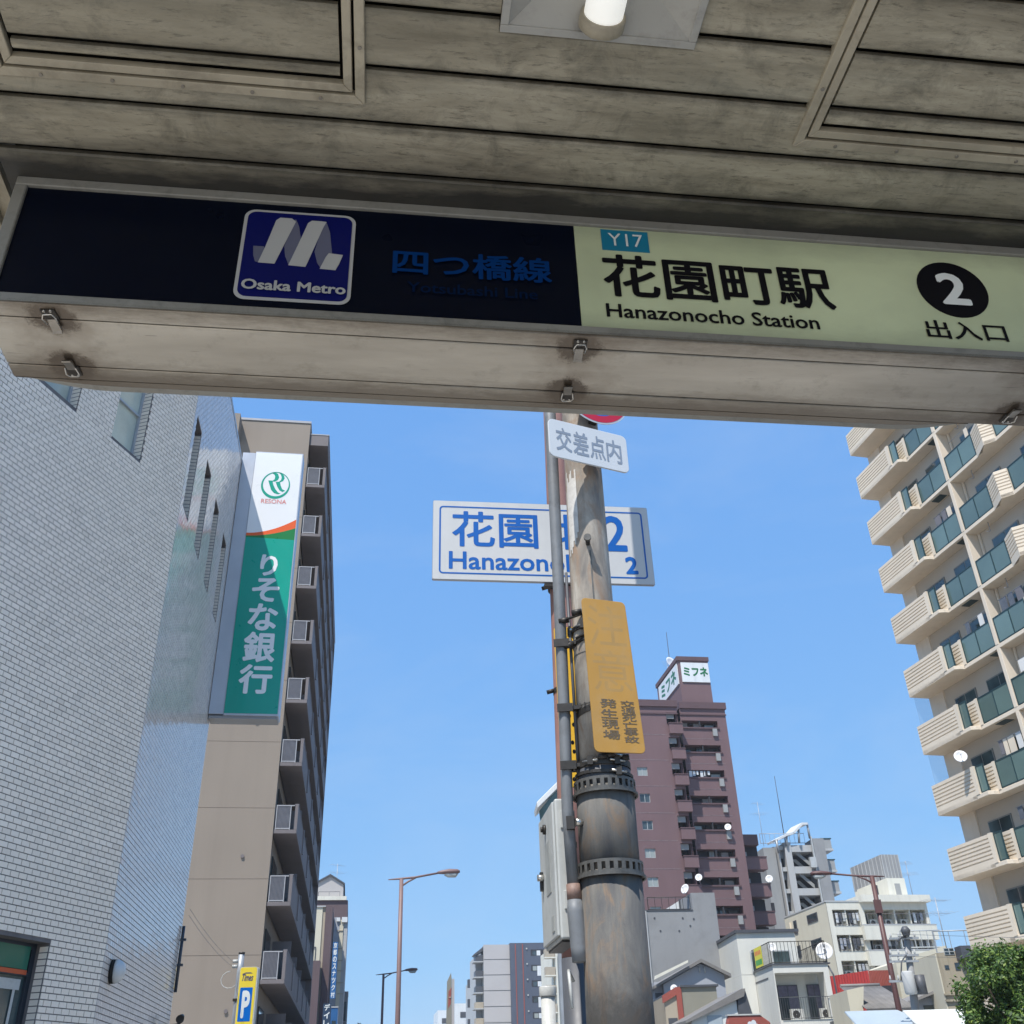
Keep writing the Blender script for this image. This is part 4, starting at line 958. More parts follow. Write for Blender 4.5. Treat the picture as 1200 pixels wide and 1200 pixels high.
for i in range(n_):
    a = R(180+i*14); mb.box(pcx(3.85)+math.cos(a)*(pr(3.85)+0.013)-0.005, math.sin(a)*(pr(3.85)+0.013)-0.005, 3.835+0.02*math.cos(a)*-1.0, pcx(3.85)+math.cos(a)*(pr(3.85)+0.013)+0.005, math.sin(a)*(pr(3.85)+0.013)+0.005, 3.865+0.02*math.cos(a)*-1.0)
o = mb.build('band_teeth', M['dkmetal'], up); o['kind'] = 'stuff'
# turnbuckle arms of the upper bracket
for (a0, a1) in (((-0.235, -0.10, 4.50), (-0.06, -0.17, 4.52)), ((-0.06, -0.17, 4.52), (0.03, -0.17, 4.42)), ((-0.10, -0.165, 4.44), (0.02, -0.165, 4.50)), ((-0.15, -0.14, 4.34), (0.0, -0.17, 4.40))):
    mb = MB(); mb.tube([a0, a1], 0.009, 6); mb.build('bracket_rod', M['dkmetal'], up)
for c in ((-0.225, -0.09, 4.50), (-0.13, -0.15, 4.53), (-0.05, -0.17, 4.47), (-0.20, -0.09, 4.31), (0.02, -0.17, 3.50), (0.11, -0.12, 3.49), (-0.03, -0.175, 3.49)):
    mb = MB(); mb.tube([(c[0]-0.035, c[1], c[2]), (c[0]+0.035, c[1]-0.01, c[2]+0.004)], 0.021, 10); mb.build('clamp_nut', M['dkmetal'], up)
mb = MB(); mb.tube([(0.03, -0.175, 3.50), (0.10, -0.15, 3.50)], 0.010, 8); mb.build('turnbuckle', M['chrome'], up)
# step bolts
for (x, a, z) in ((0.0, -90, 5.076), (-0.01, 90, 5.6), (0.0, 90, 4.6)):
    mb = MB(); r = pr(z); d = Vector((math.cos(R(a)), math.sin(R(a)), 0)); c = Vector((pcx(z), 0, z))
    mb.tube([tuple(c+d*(r-0.01)), tuple(c+d*(r+0.085))], 0.017, 12); b_ = mb.build('step_bolt', M['dkmetal'], up)
    mb = MB(); mb.tube([tuple(c+d*(r+0.0851)), tuple(c+d*(r+0.105))], 0.027, 14); mb.build('bolt_head', M['band'], b_)
mb = MB(); d = Vector((math.cos(R(-148)), math.sin(R(-148)), 0)); c = Vector((pcx(3.1), 0, 3.10)); mb.tube([tuple(c+d*0.18), tuple(c+d*0.235)], 0.024, 14); b_ = mb.build('hinge_bolt', M['chrome'], up)
mb = MB(); mb.box(-0.285, -0.13, 3.06, -0.235, -0.09, 3.14); mb.box(-0.235, -0.12, 3.08, -0.19, -0.10, 3.12); mb.build('hinge_bracket', M['dkmetal'], up)
mb = MB(); mb.box(-0.008, -pr(4.9)-0.004, 4.55, 0.002, -pr(4.9)+0.02, 5.02); mb.build('seam', M['band'], up)
# peeling pale sticker on the upper shaft
mb = MB(); n_ = 8
for i in range(n_):
    a0, a1 = R(206+i*5.0), R(206+(i+1)*5.0)
    z0 = 5.02 + 0.03*math.sin(i*2.1) + 0.02*i; z1 = 5.70 + 0.05*math.cos(i*1.7)
    for q_ in range(4):
        za, zb = z0+(z1-z0)*q_/4, z0+(z1-z0)*(q_+1)/4; ra, rb = pr(za)+0.003, pr(zb)+0.003
        mb.quad((pcx(za)+ra*math.cos(a0), ra*math.sin(a0), za), (pcx(za)+ra*math.cos(a1), ra*math.sin(a1), za), (pcx(zb)+rb*math.cos(a1), rb*math.sin(a1), zb), (pcx(zb)+rb*math.cos(a0), rb*math.sin(a0), zb))
M['sticker'] = mat('weathered sticker', (0.58, 0.56, 0.52), 0.6, 0.1, 20, dirt=0.5, dirt_scale=30, dirt_col=(0.33, 0.30, 0.27))
mb.build('sticker', M['sticker'], up)
# riser pipe in front of the pole
def rx_(z): return -0.245 - 0.0085*(4.73-z)*(1 if z > 3.2 else 1)
RYo = -0.06
pts = [(-0.236, RYo, 6.9), (-0.238, RYo, 6.2), (-0.250, RYo, 4.73), (-0.262, RYo, 3.77), (-0.276, RYo, 3.2), (-0.266, RYo, 2.74)]
mb = MB(); mb.tube(pts, [0.046, 0.046, 0.042, 0.040, 0.038, 0.038], 18); rp = mb.build('riser_pipe', M['pipe_grey'], up)
mb = MB(); mb.tube([(-0.265, RYo, 2.74), (-0.264, RYo, 2.65)], 0.046, 18); mb.build('pipe_coupling', mat('rusty coupling', (0.22, 0.14, 0.11), 0.6, 0.3, 14, dirt=0.5, dirt_scale=20), rp)
mb = MB(); mb.tube([(-0.264, RYo, 2.649), (-0.262, RYo, 2.58), (-0.25, RYo+0.02, 2.38), (-0.25, RYo+0.02, 2.30)], [0.045, 0.052, 0.055, 0.05], 18); mb.build('pipe_reducer', M['pipe_grey'], rp)
for z in (4.33, 3.86, 3.47):
    mb = MB(); mb.box(-0.305, RYo-0.055, z-0.028, -0.20, RYo-0.043, z+0.028); mb.box(-0.205, RYo-0.043, z-0.012, -0.15, RYo+0.02, z+0.012); mb.build('pipe_saddle', M['dkmetal'], rp)
mb = MB(); mb.tube([(-0.19, -0.05, 4.9), (-0.19, -0.05, 3.4)], 0.011, 8); mb.build('cable', M['slate'], up)
mb = MB(); mb.tube([(-0.30, 0.0, 2.2), (-0.325, -0.02, 2.26), (-0.32, -0.10, 2.23), (-0.31, -0.12, 2.05)], 0.010, 8); mb.build('loose_cable', M['enamel'], up)

# ------------------------------------------------------------------ signal pole behind, with the address sign
SB_ = 1.125          # it stands about a metre behind the concrete pole
sgp = thing('signal_pole', 'faded brown steel pole behind the concrete utility pole', 'pole', FP_.w(-0.20*SB_, 1.15, 0), FP_.rz)
zs = lambda z: 1.6+(z-1.6)*SB_
mb = MB(); mb.tube([(-0.09*SB_, 0, 0.12), (-0.085*SB_, 0, zs(2.36))], [0.10*SB_, 0.098*SB_], 20); mb.build('base_shaft', M['slate'], sgp)  # lower part of the brown pole; its shade is painted as dark slate
mb = MB(); mb.tube([(x*SB_, 0, zs(z)) for x, z in ((-0.085, 2.361), (-0.06, 3.5), (-0.045, 4.6), (-0.02, 6.4), (-0.01, 7.4))], [0.108, 0.105, 0.103, 0.100, 0.098], 20); mb.build('shaft', M['pole_brown'], sgp)
for z in (4.95, 4.12):
    mb = MB(); mb.ring((-0.05, 0), 0.105, 0.116, zs(z)-0.02, zs(z)+0.02, 24); b_ = mb.build('band', M['dkmetal'], sgp)
    mb = MB(); mb.tube([(-0.215, -0.03, zs(z)-0.005), (-0.15, -0.03, zs(z)+0.01)], 0.018, 8); mb.build('band_bolt', M['dkmetal'], b_)
M['a_white'] = mat('address sign white', (0.56, 0.56, 0.55), 0.4, 0.04, 2, streak=0.1)
M['a_blue'] = mat('address sign blue', (0.0, 0.10, 0.40), 0.4, 0.03, 2)
M['alu_back'] = mat('sign aluminium', (0.4, 0.4, 0.41), 0.4, 0.05, 3, metal=0.4)
o0 = FP_.w(-0.25, 1.01, 0)
FA = Frame((o0.x, o0.y), 91.5)
asg = FA.empty('address_sign', 'white street address sign with blue border and lettering fixed to the brown pole', 'sign')
cA = [FA.at(*p) for p in ((505, 677), (767, 687), (759, 596), (509, 585))]
ax0 = (cA[0][0]+cA[3][0])/2; ax1 = (cA[1][0]+cA[2][0])/2; az0 = (cA[0][1]+cA[1][1])/2; az1 = (cA[2][1]+cA[3][1])/2
mb = MB(); mb.prism(rrect(ax0, az0, ax1, az1, 0.012, 3), (0.004, 0.03)); mb.build('sign_backing', M['alu_back'], asg)
flat('sign_face', rrect(ax0+0.004, az0+0.004, ax1-0.004, az1-0.004, 0.012, 3), 0.0, M['a_white'], asg, 0.0038)
g = 0.055; bw = 0.014
def frame_ring(x0, z0, x1, z1, r, w_, y, m_, par, nm='border_line'):
    A = rrect(x0, z0, x1, z1, r); B = rrect(x0+w_, z0+w_, x1-w_, z1-w_, max(0.001, r-w_)); mb = MB(); n = len(A)
    for i in range(n):
        j = (i+1) % n; mb.quad((A[i][0], y, A[i][1]), (A[j][0], y, A[j][1]), (B[j][0], y, B[j][1]), (B[i][0], y, B[i][1]))
    return mb.build(nm, m_, par)
frame_ring(ax0+g, az0+g, ax1-g, az1-g, 0.035, bw, -0.0015, M['a_blue'], asg)
AW = ax1-ax0; AH = az1-az0
def ap(px, py): return FA.at(px, py)
def arect(xa, xb, ya, yb):     # fractions of the sign (x from left, y from bottom)
    return (ax0+AW*xa, az0+AH*ya, ax0+AW*xb, az0+AH*yb)
text('花園', arect(0.09, 0.475, 0.42, 0.86), M['a_blue'], asg, -0.0015, 0.016)
text('北', arect(0.55, 0.72, 0.42, 0.86), M['a_blue'], asg, -0.0015, 0.016)
text('2', arect(0.785, 0.885, 0.42, 0.86), M['a_blue'], asg, -0.0015, 0.018)
text('Hanazonokita', arect(0.075, 0.78, 0.135, 0.345), M['a_blue'], asg, -0.0015, 0.018)
text('2', arect(0.875, 0.925, 0.135, 0.335), M['a_blue'], asg, -0.0015, 0.035)
for z in (az0+0.12, az1-0.12):
    mb = MB(); mb.box(-0.16, 0.0305, z-0.025, 0.16, 0.07, z+0.025); mb.build('bracket', M['galv'], asg)
mb = MB(); mb.box(-0.16, 0.0, az0-0.035, 0.0, 0.06, az0-0.012); mb.build('bracket', M['dkmetal'], asg)

# intersection plate and round no-stopping sign on the pole
def plane_on(px, py, D, az): 
    d = ray(px, py); h = Vector((d.x, d.y, 0)).normalized(); return Frame((h.x*D, h.y*D), az)
FK = plane_on(690, 520, 6.22, 74)
M['plate_white'] = mat('white plate', (0.62, 0.64, 0.65), 0.4, 0.03, 3)
M['plate_grey'] = mat('faded grey lettering', (0.24, 0.28, 0.34), 0.5, 0.05)
kp = FK.empty('intersection_plate', 'white rectangular plate with faded grey characters high on the utility pole', 'sign')
cK = [FK.at(*p) for p in ((647, 534), (737, 554.5), (734, 511.5), (640, 489.5))]
kx0, kx1 = (cK[0][0]+cK[3][0])/2, (cK[1][0]+cK[2][0])/2; kz0, kz1 = (cK[0][1]+cK[1][1])/2, (cK[2][1]+cK[3][1])/2
mb = MB(); mb.prism(rrect(kx0, kz0, kx1, kz1, 0.045), (0.0, 0.016)); bevel(mb.build('plate', M['plate_white'], kp), 0.003, 2)
w4 = (kx1-kx0-0.10)/4
for i, ch in enumerate('交差点内'):
    xa = kx0+0.05+i*w4; hh = (kz1-kz0)
    text(ch, (xa+0.008, kz0+hh*0.20, xa+w4-0.008, kz1-hh*0.20), M['plate_grey'], kp, -0.0015, 0.014, name='letter')
for z in (kz0+0.12, kz1-0.12):
    mb = MB(); mb.box(-0.06, 0.0165, z-0.015, 0.06, 0.09, z+0.015); mb.build('bracket', M['dkmetal'], kp)
FN = plane_on(701, 470, 6.32, 74)
cN = FN.at(701, 496); RD = 0.30; cz = cN[1]+RD
M['n_red'] = mat('sign red', (0.50, 0.015, 0.04), 0.35, 0.03); M['n_rim'] = mat('sign rim', (0.50, 0.52, 0.55), 0.4, 0.05)
ns = FN.empty('no_stopping_sign', 'round red bordered road sign mostly hidden above the white plate', 'sign')
mb = MB(); mb.prism(oval(cN[0], cz, RD, RD, 48), (0.0, 0.006)); mb.build('disc', M['n_rim'], ns)
for nm, r0, r1, y_, mm in (('red_border', RD-0.014, RD-0.075, -0.0015, M['n_red']),):
    mb = MB()
    A = oval(cN[0], cz, r0, r0, 48); B = oval(cN[0], cz, r1, r1, 48)
    for i in range(48):
        j = (i+1) % 48; mb.quad((A[i][0], y_, A[i][1]), (A[j][0], y_, A[j][1]), (B[j][0], y_, B[j][1]), (B[i][0], y_, B[i][1]))
    mb.build(nm, mm, ns)
flat('blue_centre', oval(cN[0], cz, RD-0.076, RD-0.076, 48), -0.001, M['p_blue'], ns)
mb = MB(); c45 = math.sqrt(0.5)
for sg in (1, -1):
    L = RD-0.08; hw = 0.026; mb.poly([(cN[0]-L*c45-hw*c45*1, -0.002-0.0003*sg, cz+sg*(L*c45-hw*c45)), (cN[0]-L*c45+hw*c45, -0.002-0.0003*sg, cz+sg*(L*c45+hw*c45)), (cN[0]+L*c45+hw*c45, -0.002-0.0003*sg, cz-sg*(L*c45-hw*c45)), (cN[0]+L*c45-hw*c45, -0.002-0.0003*sg, cz-sg*(L*c45+hw*c45))])
mb.build('red_cross', M['n_red'], ns)
mb = MB(); mb.box(cN[0]-0.03, 0.0065, cz-0.25, cN[0]+0.03, 0.10, cz-0.21); mb.build('bracket', M['dkmetal'], ns)

# yellow accident warning plate
FY = plane_on(718, 790, 6.27, 94)
M['y_plate'] = mat('faded yellow plate', (0.40, 0.215, 0.038), 0.5, 0.08, 2.5, streak=0.25, streak_scale=(8, 8, 2.0), streak_col=(0.38, 0.26, 0.12), dirt=0.3, dirt_scale=6, dirt_col=(0.34, 0.25, 0.14))
M['y_ghost'] = mat('ghost lettering', (0.345, 0.205, 0.06), 0.55, 0.1, 6)
M['y_text'] = mat('brown lettering', (0.10, 0.075, 0.05), 0.5, 0.15, 20, dirt=0.4, dirt_scale=60, dirt_col=(0.4, 0.27, 0.1))
yp = FY.empty('accident_warning_plate', 'faded yellow plate with vertical brown characters strapped to the utility pole', 'sign')
q = [FY.at(*p) for p in ((697, 881), (757, 883), (732, 706), (681, 700))]
def lerp(a, b, t): return (a[0]+(b[0]-a[0])*t, a[1]+(b[1]-a[1])*t)
def YQ(u, v): return lerp(lerp(q[0], q[1], u), lerp(q[3], q[2], u), v)
def rquad(n=4, r=0.10, rv=0.03):
    P = []
    for cu, cv, su, sv in ((1-r, rv, 1, -1), (1-r, 1-rv, 1, 1), (r, 1-rv, -1, 1), (r, rv, -1, -1)):
        for i in range(n+1):
            t = R(90*i/n)
            if su*sv < 0: a, b = math.sin(t), math.cos(t)
            else: a, b = math.cos(t), math.sin(t)
            P.append(YQ(cu+su*r*a, cv+sv*rv*b))
    return P
mb = MB(); mb.prism(rquad(), (0.0, 0.012)); bevel(mb.build('plate', M['y_plate'], yp), 0.002)
def yrect(u0, u1, v0, v1):
    a = YQ(u0, v0); b = YQ(u1, v1); return (min(a[0], b[0]), a[1], max(a[0], b[0]), b[1])
def ychar(ch, u0, u1, v0, v1, m_, bold, sh=0.0):
    a, b, c, d = YQ(u0, v0), YQ(u1, v0), YQ(u1, v1), YQ(u0, v1)
    ob = text(ch, (0, 0, 1, 1), m_, yp, -0.0015 if m_ is M['y_text'] else -0.0002, bold, name='letter')
    for v in ob.data.vertices:
        s_, t_ = v.co.x, v.co.z; p_ = lerp(lerp(a, b, s_), lerp(d, c, s_), t_); v.co.x, v.co.z = p_
    return ob
for i, ch in enumerate('発生現場'): ychar(ch, 0.20, 0.53, 0.33-0.065*i-0.055, 0.33-0.065*i, M['y_text'], 0.014)
for i, ch in enumerate('交通死亡事故'): ychar(ch, 0.62, 0.90, 0.325-0.0445*i-0.041, 0.325-0.0445*i, M['y_text'], 0.014)
ychar('注', 0.10, 0.92, 0.68, 0.96, M['y_ghost'], 0.0); ychar('意', 0.12, 0.92, 0.38, 0.65, M['y_ghost'], 0.0)
for z in (0.12, 0.85):
    a = YQ(0.5, z); mb = MB(); mb.box(a[0]-0.10, 0.0125, a[1]-0.015, a[0]+0.06, 0.05, a[1]+0.015); mb.build('strap', M['dkmetal'], yp)
# yellow board behind the pipes
FB = plane_on(661, 850, 6.85, 98)
M['y_board'] = mat('bright yellow board', (0.72, 0.42, 0.03), 0.4, 0.06, 3)
yb = FB.empty('yellow_board', 'bright yellow board with black specks seen edge-wise between the poles', 'sign')
z1_ = FB.at(661, 735)[1]; z0_ = FB.at(661, 922)[1]; xa_ = FB.at(655, 850)[0]; xb_ = FB.at(674, 850)[0]
mb = MB(); mb.prism(rrect(xa_, z0_, xb_+0.05, z1_, 0.02), (0.0, 0.03)); mb.build('board', M['y_board'], yb)
for k in range(9):
    zz = z0_ + 0.05 + k*0.065; xx = xb_-0.03+0.02*math.sin(k*2.3); flat('speck', oval(xx, zz, 0.012, 0.016, 8), -0.001, M['black_film'], yb)

# grey signal controller cabinet
M['cab'] = mat('pale grey cabinet paint', (0.47, 0.48, 0.46), 0.5, 0.06, 3, streak=0.35, streak_scale=(9, 9, 1.6), streak_col=(0.24, 0.25, 0.23), dirt=0.3, dirt_scale=8, dirt_col=(0.26, 0.26, 0.23))
M['steel_c'] = mat('worn plate', (0.33, 0.34, 0.32), 0.5, 0.15, 12)
cb = thing('signal_cabinet', 'pale grey steel signal cabinet strapped to the brown pole', 'cabinet', (1.235, 6.40, 2.44), R(-1.0))
CW_, CL_, CHh = 0.115, 0.60, 0.85
mb = MB(); mb.box(0.0, 0.0, 0.0, CW_, CL_, CHh); bevel(mb.build('cabinet_body', M['cab'], cb), 0.012, 2)
mb = MB(); mb.box(-0.018, 0.012, 0.02, -0.0005, CL_-0.01, CHh-0.02); bevel(mb.build('door', M['cab'], cb), 0.006, 2)
mb = MB(); mb.box(-0.022, 0.16, 0.30, -0.0185, 0.34, 0.62); mb.box(-0.023, 0.10, 0.06, -0.0187, 0.19, 0.15); mb.build('door_plate', M['steel_c'], cb)
for q in ((0.15, 0.24),):
    mb = MB(); mb.tube([(-0.0185, 0.30, 0.72), (-0.035, 0.30, 0.72)], 0.032, 14); mb.tube([(-0.0351, 0.30, 0.72), (-0.05, 0.30, 0.72)], 0.018, 12); mb.build('lock', M['dkmetal'], cb)
mb = MB(); mb.tube([(-0.0185, 0.46, 0.44), (-0.06, 0.46, 0.44)], 0.022, 12); mb.build('handle', M['chrome'], cb)
mb = MB(); mb.box(-0.04, 0.47, 0.36, -0.0185, 0.50, 0.48); mb.build('handle_plate', M['dkmetal'], cb)
for z in (0.17, 0.66):
    mb = MB(); mb.box(0.03, -0.012, z, CW_+0.004, -0.0005, z+0.11); mb.box(CW_+0.0005, -0.012, z, CW_+0.012, 0.12, z+0.11); bevel(mb.build('hinge', M['cab'], cb), 0.003)
mb = MB(); mb.box(0.012, 0.03, -0.014, CW_-0.01, CL_-0.03, -0.0005); mb.build('bottom_plate', M['dkmetal'], cb)
for z in (0.2, 0.65): mb = MB(); mb.box(CW_+0.0005, CL_-0.08, z, CW_+0.12, CL_-0.04, z+0.04); mb.box(CW_+0.08, CL_-0.04, z, CW_+0.12, CL_+0.42, z+0.04); mb.build('pole_strap', M['dkmetal'], cb)
# short white capped pipe at the bottom of the view
FV = plane_on(641, 1160, 6.9, 97); vq = FV.at(641.5, 1156)
vp = FV.empty('capped_pipe', 'off-white capped pipe standing left of the dark post', 'pipe')
mb = MB(); mb.tube([(vq[0], 0, 0.12), (vq[0], 0, vq[1]-0.06)], 0.045, 18); mb.build('pipe', M['enamel'], vp)
mb = MB(); mb.tube([(vq[0], 0, vq[1]-0.0595), (vq[0], 0, vq[1])], 0.054, 18); bevel(mb.build('cap', M['enamel'], vp), 0.006, 2)

# ------------------------------------------------------------------ distant buildings on the right
def mk(px, py, D, az=90.0):
    d = ray(px, py); h = Vector((d.x, d.y, 0)).normalized(); return Frame((h.x*D, h.y*D), az)
def bb(par, name, m_, x0, y0, z0, x1, y1, z1, bv=0):
    mb = MB(); mb.box(x0, y0, z0, x1, y1, z1); o = mb.build(name, m_, par); return bevel(o, bv) if bv else o
def win(par, x0, x1, z0, z1, y, gl, fr, mull=1, dep=0.12, sill=False, fw=0.05):
    """window set in a hole of a wall whose face is at y"""
    mb = MB(); yb = y+dep-0.002; yf = yb-0.05
    mb.box(x0, yf, z0, x0+fw, yb, z1); mb.box(x1-fw, yf, z0, x1, yb, z1); mb.box(x0+fw, yf, z0, x1-fw, yb, z0+fw); mb.box(x0+fw, yf, z1-fw, x1-fw, yb, z1)
    for k in range(1, mull+1): xx = x0+(x1-x0)*k/(mull+1); mb.box(xx-fw/2, yf-0.01, z0+fw, xx+fw/2, yb-0.003, z1-fw)
    w0 = mb.build('window', fr, par)
    mb = MB(); mb.quad((x0+fw, yb-0.02, z0+fw), (x1-fw, yb-0.02, z0+fw), (x1-fw, yb-0.02, z1-fw), (x0+fw, yb-0.02, z1-fw)); mb.build('pane', gl, w0); return w0
def railing(par, pts, z, h, m_, step=0.14, r=0.018, name='railing'):
    mb = MB()
    for a, b in zip(pts[:-1], pts[1:]):
        a = Vector((a[0], a[1], 0)); b = Vector((b[0], b[1], 0)); L = (b-a).length; n = max(2, int(L/step))
        for q in (0.06, h): mb.tube([tuple(a+Vector((0,0,z+q))), tuple(b+Vector((0,0,z+q)))], r*1.3, 6)
        for k in range(n+1):
            p = a + (b-a)*k/n; mb.tube([tuple(p+Vector((0,0,z))), tuple(p+Vector((0,0,z+h)))], r*(1.4 if k % 8 == 0 else 0.8), 4, False)
    o = mb.build(name, m_, par); return o
def antenna(loc, h, label, az=30, group='TV antennas on the roofs'):
    t = thing('tv_antenna', label, 'antenna', loc, R(az), group)
    mb = MB(); mb.tube([(0, 0, 0), (0, 0, h)], 0.03, 6); mb.build('mast', M['galv'], t)
    for q, n, L in ((h*0.95, 6, 0.55), (h*0.72, 5, 0.9)):
        mb = MB(); mb.tube([(-0.9, 0, q), (0.9, 0, q)], 0.011, 5)
        for k in range(n): x = -0.85+1.7*k/(n-1); mb.tube([(x, -L, q), (x, L, q)], 0.007, 4)
        mb.build('element_array', M['galv'], t)
    return t
def ac_unit(par, x, y, z):
    o = bb(par, 'air_conditioner', M['enamel'], x, y, z, x+0.75, y+0.28, z+0.58)
    mb = MB(); mb.ring((0, 0), 0.02, 0.22, -0.004, 0.0, 14); f = mb.build('fan_grille', M['dkmetal'], o); f.location = (x+0.3, y-0.002, z+0.29); f.rotation_euler = (R(90), 0, 0)
    return o
M['maroon'] = mat('maroon tile', (0.160, 0.096, 0.100), 0.75, 0.07, 0.35, streak=0.2, streak_scale=(1.5, 1.5, 0.12), streak_col=(0.11, 0.06, 0.065))
M['maroon2'] = mat('maroon trim', (0.105, 0.06, 0.064), 0.7, 0.08, 0.5)
M['maroon_line'] = mat('weathered line', (0.20, 0.15, 0.155), 0.8, 0.25, 3)
M['dark_in'] = mat('dark recess', (0.025, 0.025, 0.032), 0.8, 0.3, 0.4)
M['sign_white'] = mat('white rooftop sign', (0.70, 0.72, 0.72), 0.4, 0.05, 0.6, streak=0.2, streak_scale=(1.5, 1.5, 0.2))
M['sign_green'] = mat('dark green letters', (0.015, 0.14, 0.045), 0.4, 0.05)
M['gl_cur'] = glass('glass with curtains', (0.04, 0.055, 0.06), curtain=(0.42, 0.45, 0.42))
M['win_white'] = mat('white window frame', (0.45, 0.47, 0.47), 0.5)
M['conc_grey'] = mat('bare grey concrete', (0.275, 0.28, 0.285), 0.85, 0.08, 0.3, streak=0.3, streak_scale=(1.2, 1.2, 0.15), streak_col=(0.19, 0.195, 0.20), dirt=0.15, dirt_scale=0.8)
M['plaster'] = mat('off white plaster', (0.66, 0.655, 0.60), 0.85, 0.05, 0.4, streak=0.18, streak_scale=(2, 2, 0.3), streak_col=(0.34, 0.34, 0.31))
M['cream'] = mat('cream wall', (0.60, 0.56, 0.44), 0.85, 0.05, 0.25, streak=0.2, streak_scale=(1.3, 1.3, 0.15), streak_col=(0.36, 0.33, 0.26))
M['cream_w'] = mat('white cream band', (0.68, 0.66, 0.57), 0.8, 0.05, 0.3, streak=0.3, streak_scale=(1.8, 1.8, 0.25), streak_col=(0.32, 0.31, 0.27))
M['tan2'] = mat('stained tan wall', (0.36, 0.31, 0.225), 0.85, 0.08, 0.4, streak=0.75, streak_scale=(2.4, 2.4, 0.22), streak_col=(0.15, 0.125, 0.09))
M['steel_grey'] = mat('mid grey wall', (0.30, 0.305, 0.30), 0.7, 0.06, 0.3, streak=0.2, streak_scale=(1.5, 1.5, 0.2))
M['pale_grey'] = mat('pale grey pillar', (0.43, 0.44, 0.44), 0.8, 0.05, 0.3, streak=0.3, streak_scale=(2, 2, 0.2), streak_col=(0.28, 0.28, 0.27))
M['red_wall'] = mat('red corrugated sheet', (0.42, 0.045, 0.04), 0.5, 0.1, 0.8, streak=0.25, streak_scale=(2, 2, 0.3))
M['rooftile'] = mat('grey roof tile', (0.20, 0.19, 0.18), 0.7, 0.18, 1.5, rnd=0.1)
M['tent'] = mat('white awning sheet', (0.66, 0.68, 0.66), 0.6, 0.04, 0.4)
M['lightblue'] = mat('pale blue roof sheet', (0.36, 0.42, 0.46), 0.5, 0.06, 0.6)
M['banner'] = mat('yellow banner', (0.72, 0.66, 0.04), 0.5, 0.05)
M['banner_g'] = mat('banner green', (0.05, 0.35, 0.06), 0.5, 0.05)
M['brick_red'] = mat('brick red paint', (0.30, 0.075, 0.055), 0.6, 0.08, 1)
M['beige2'] = mat('beige siding', (0.40, 0.345, 0.265), 0.8, 0.06, 0.8, streak=0.15)
M['olive'] = mat('olive grey wall', (0.245, 0.235, 0.19), 0.8, 0.05, 0.8)
M['bluegrey'] = mat('blue grey cladding', (0.36, 0.38, 0.42), 0.7, 0.05, 0.5, streak=0.15, streak_col=(0.25, 0.26, 0.28))

# maroon tower
FU = mk(849.4, 833, 111, 90)
pb = FU.empty('maroon_apartment_tower', 'maroon tiled apartment tower with a sign box on its roof', 'building')
zr = FU.at(849, 824)[1]; xl = FU.at(795, 824)[0]; xL = FU.at(744, 900)[0]
zt = zr-0.9
x0h, x1h = FU.at(799, 848)[0], FU.at(841, 848)[0]
z1h, z0h = FU.at(820, 844.5)[1], FU.at(820, 852.5)[1]
hh = []; k = 0
while z0h - 2.8*k > 1: hh.append((x0h, x1h, z0h-2.8*k, z1h-2.8*k, 1.2)); k += 1
mb = MB(); facade(mb, xl, 0, 0, zr-0.75, hh, 1.2); mb.build('front_wall', M['maroon'], pb)
bb(pb, 'side_wall', M['maroon'], -0.4, 0.002, 0, -0.001, 22, zr-0.75)
bb(pb, 'core', M['maroon'], xl+0.3, 1.9, 0, -0.41, 22, zr-0.75)
bb(pb, 'roof_fascia', M['maroon2'], xl, -0.18, zr-0.749, 0.15, 22, zr)
bb(pb, 'roof_fascia', M['maroon2'], xl, -0.10, zr-1.5, 0.06, -0.001, zr-1.35)
for i, h in enumerate(hh):
    bb(pb, 'recess_back', M['dark_in'], h[0]-0.5, 1.19, h[2]-1.5, h[1]+0.5, 1.3, h[3]+0.3)
    bb(pb, 'sill', M['maroon2'], h[0]-0.05, -0.13, h[2]-0.16, h[1]+0.1, 0.1, h[2]-0.001)
    bb(pb, 'drain_box', M['steel_grey'], h[1]-0.75, -0.22, h[2]-1.0, h[1]-0.25, -0.002, h[2]-0.18)
    bb(pb, 'mid_post', M['dark_in'], (h[0]+h[1])/2-0.08, 0.05, h[2], (h[0]+h[1])/2+0.08, 0.25, h[3])
    bb(pb, 'storey_line', M['maroon_line'], xl+0.1, -0.012, h[2]-1.32, -0.8, -0.001, h[2]-1.26)
    for q in range(3):
        w_ = random.uniform(0.5, 1.1); xx = h[0]+0.3+q*1.3
        bb(pb, 'balcony_item', random.choice([M['gl_cur'], M['dkmetal'], M['steel_grey'], M['dark_in']]), xx, 0.85, h[2], xx+w_, 1.1, h[2]+random.uniform(0.4, 0.8))
# washing on the third open balcony
h = hh[2]
for q in range(6):
    bb(pb, 'washing', M['plate_white'], h[0]+0.2+q*0.42, 0.10+0.02*(q % 2), h[2]+0.05+0.12*(q % 3), h[0]+0.2+q*0.42+random.uniform(0.2, 0.36), 0.13+0.02*(q % 2), h[3]-0.08)
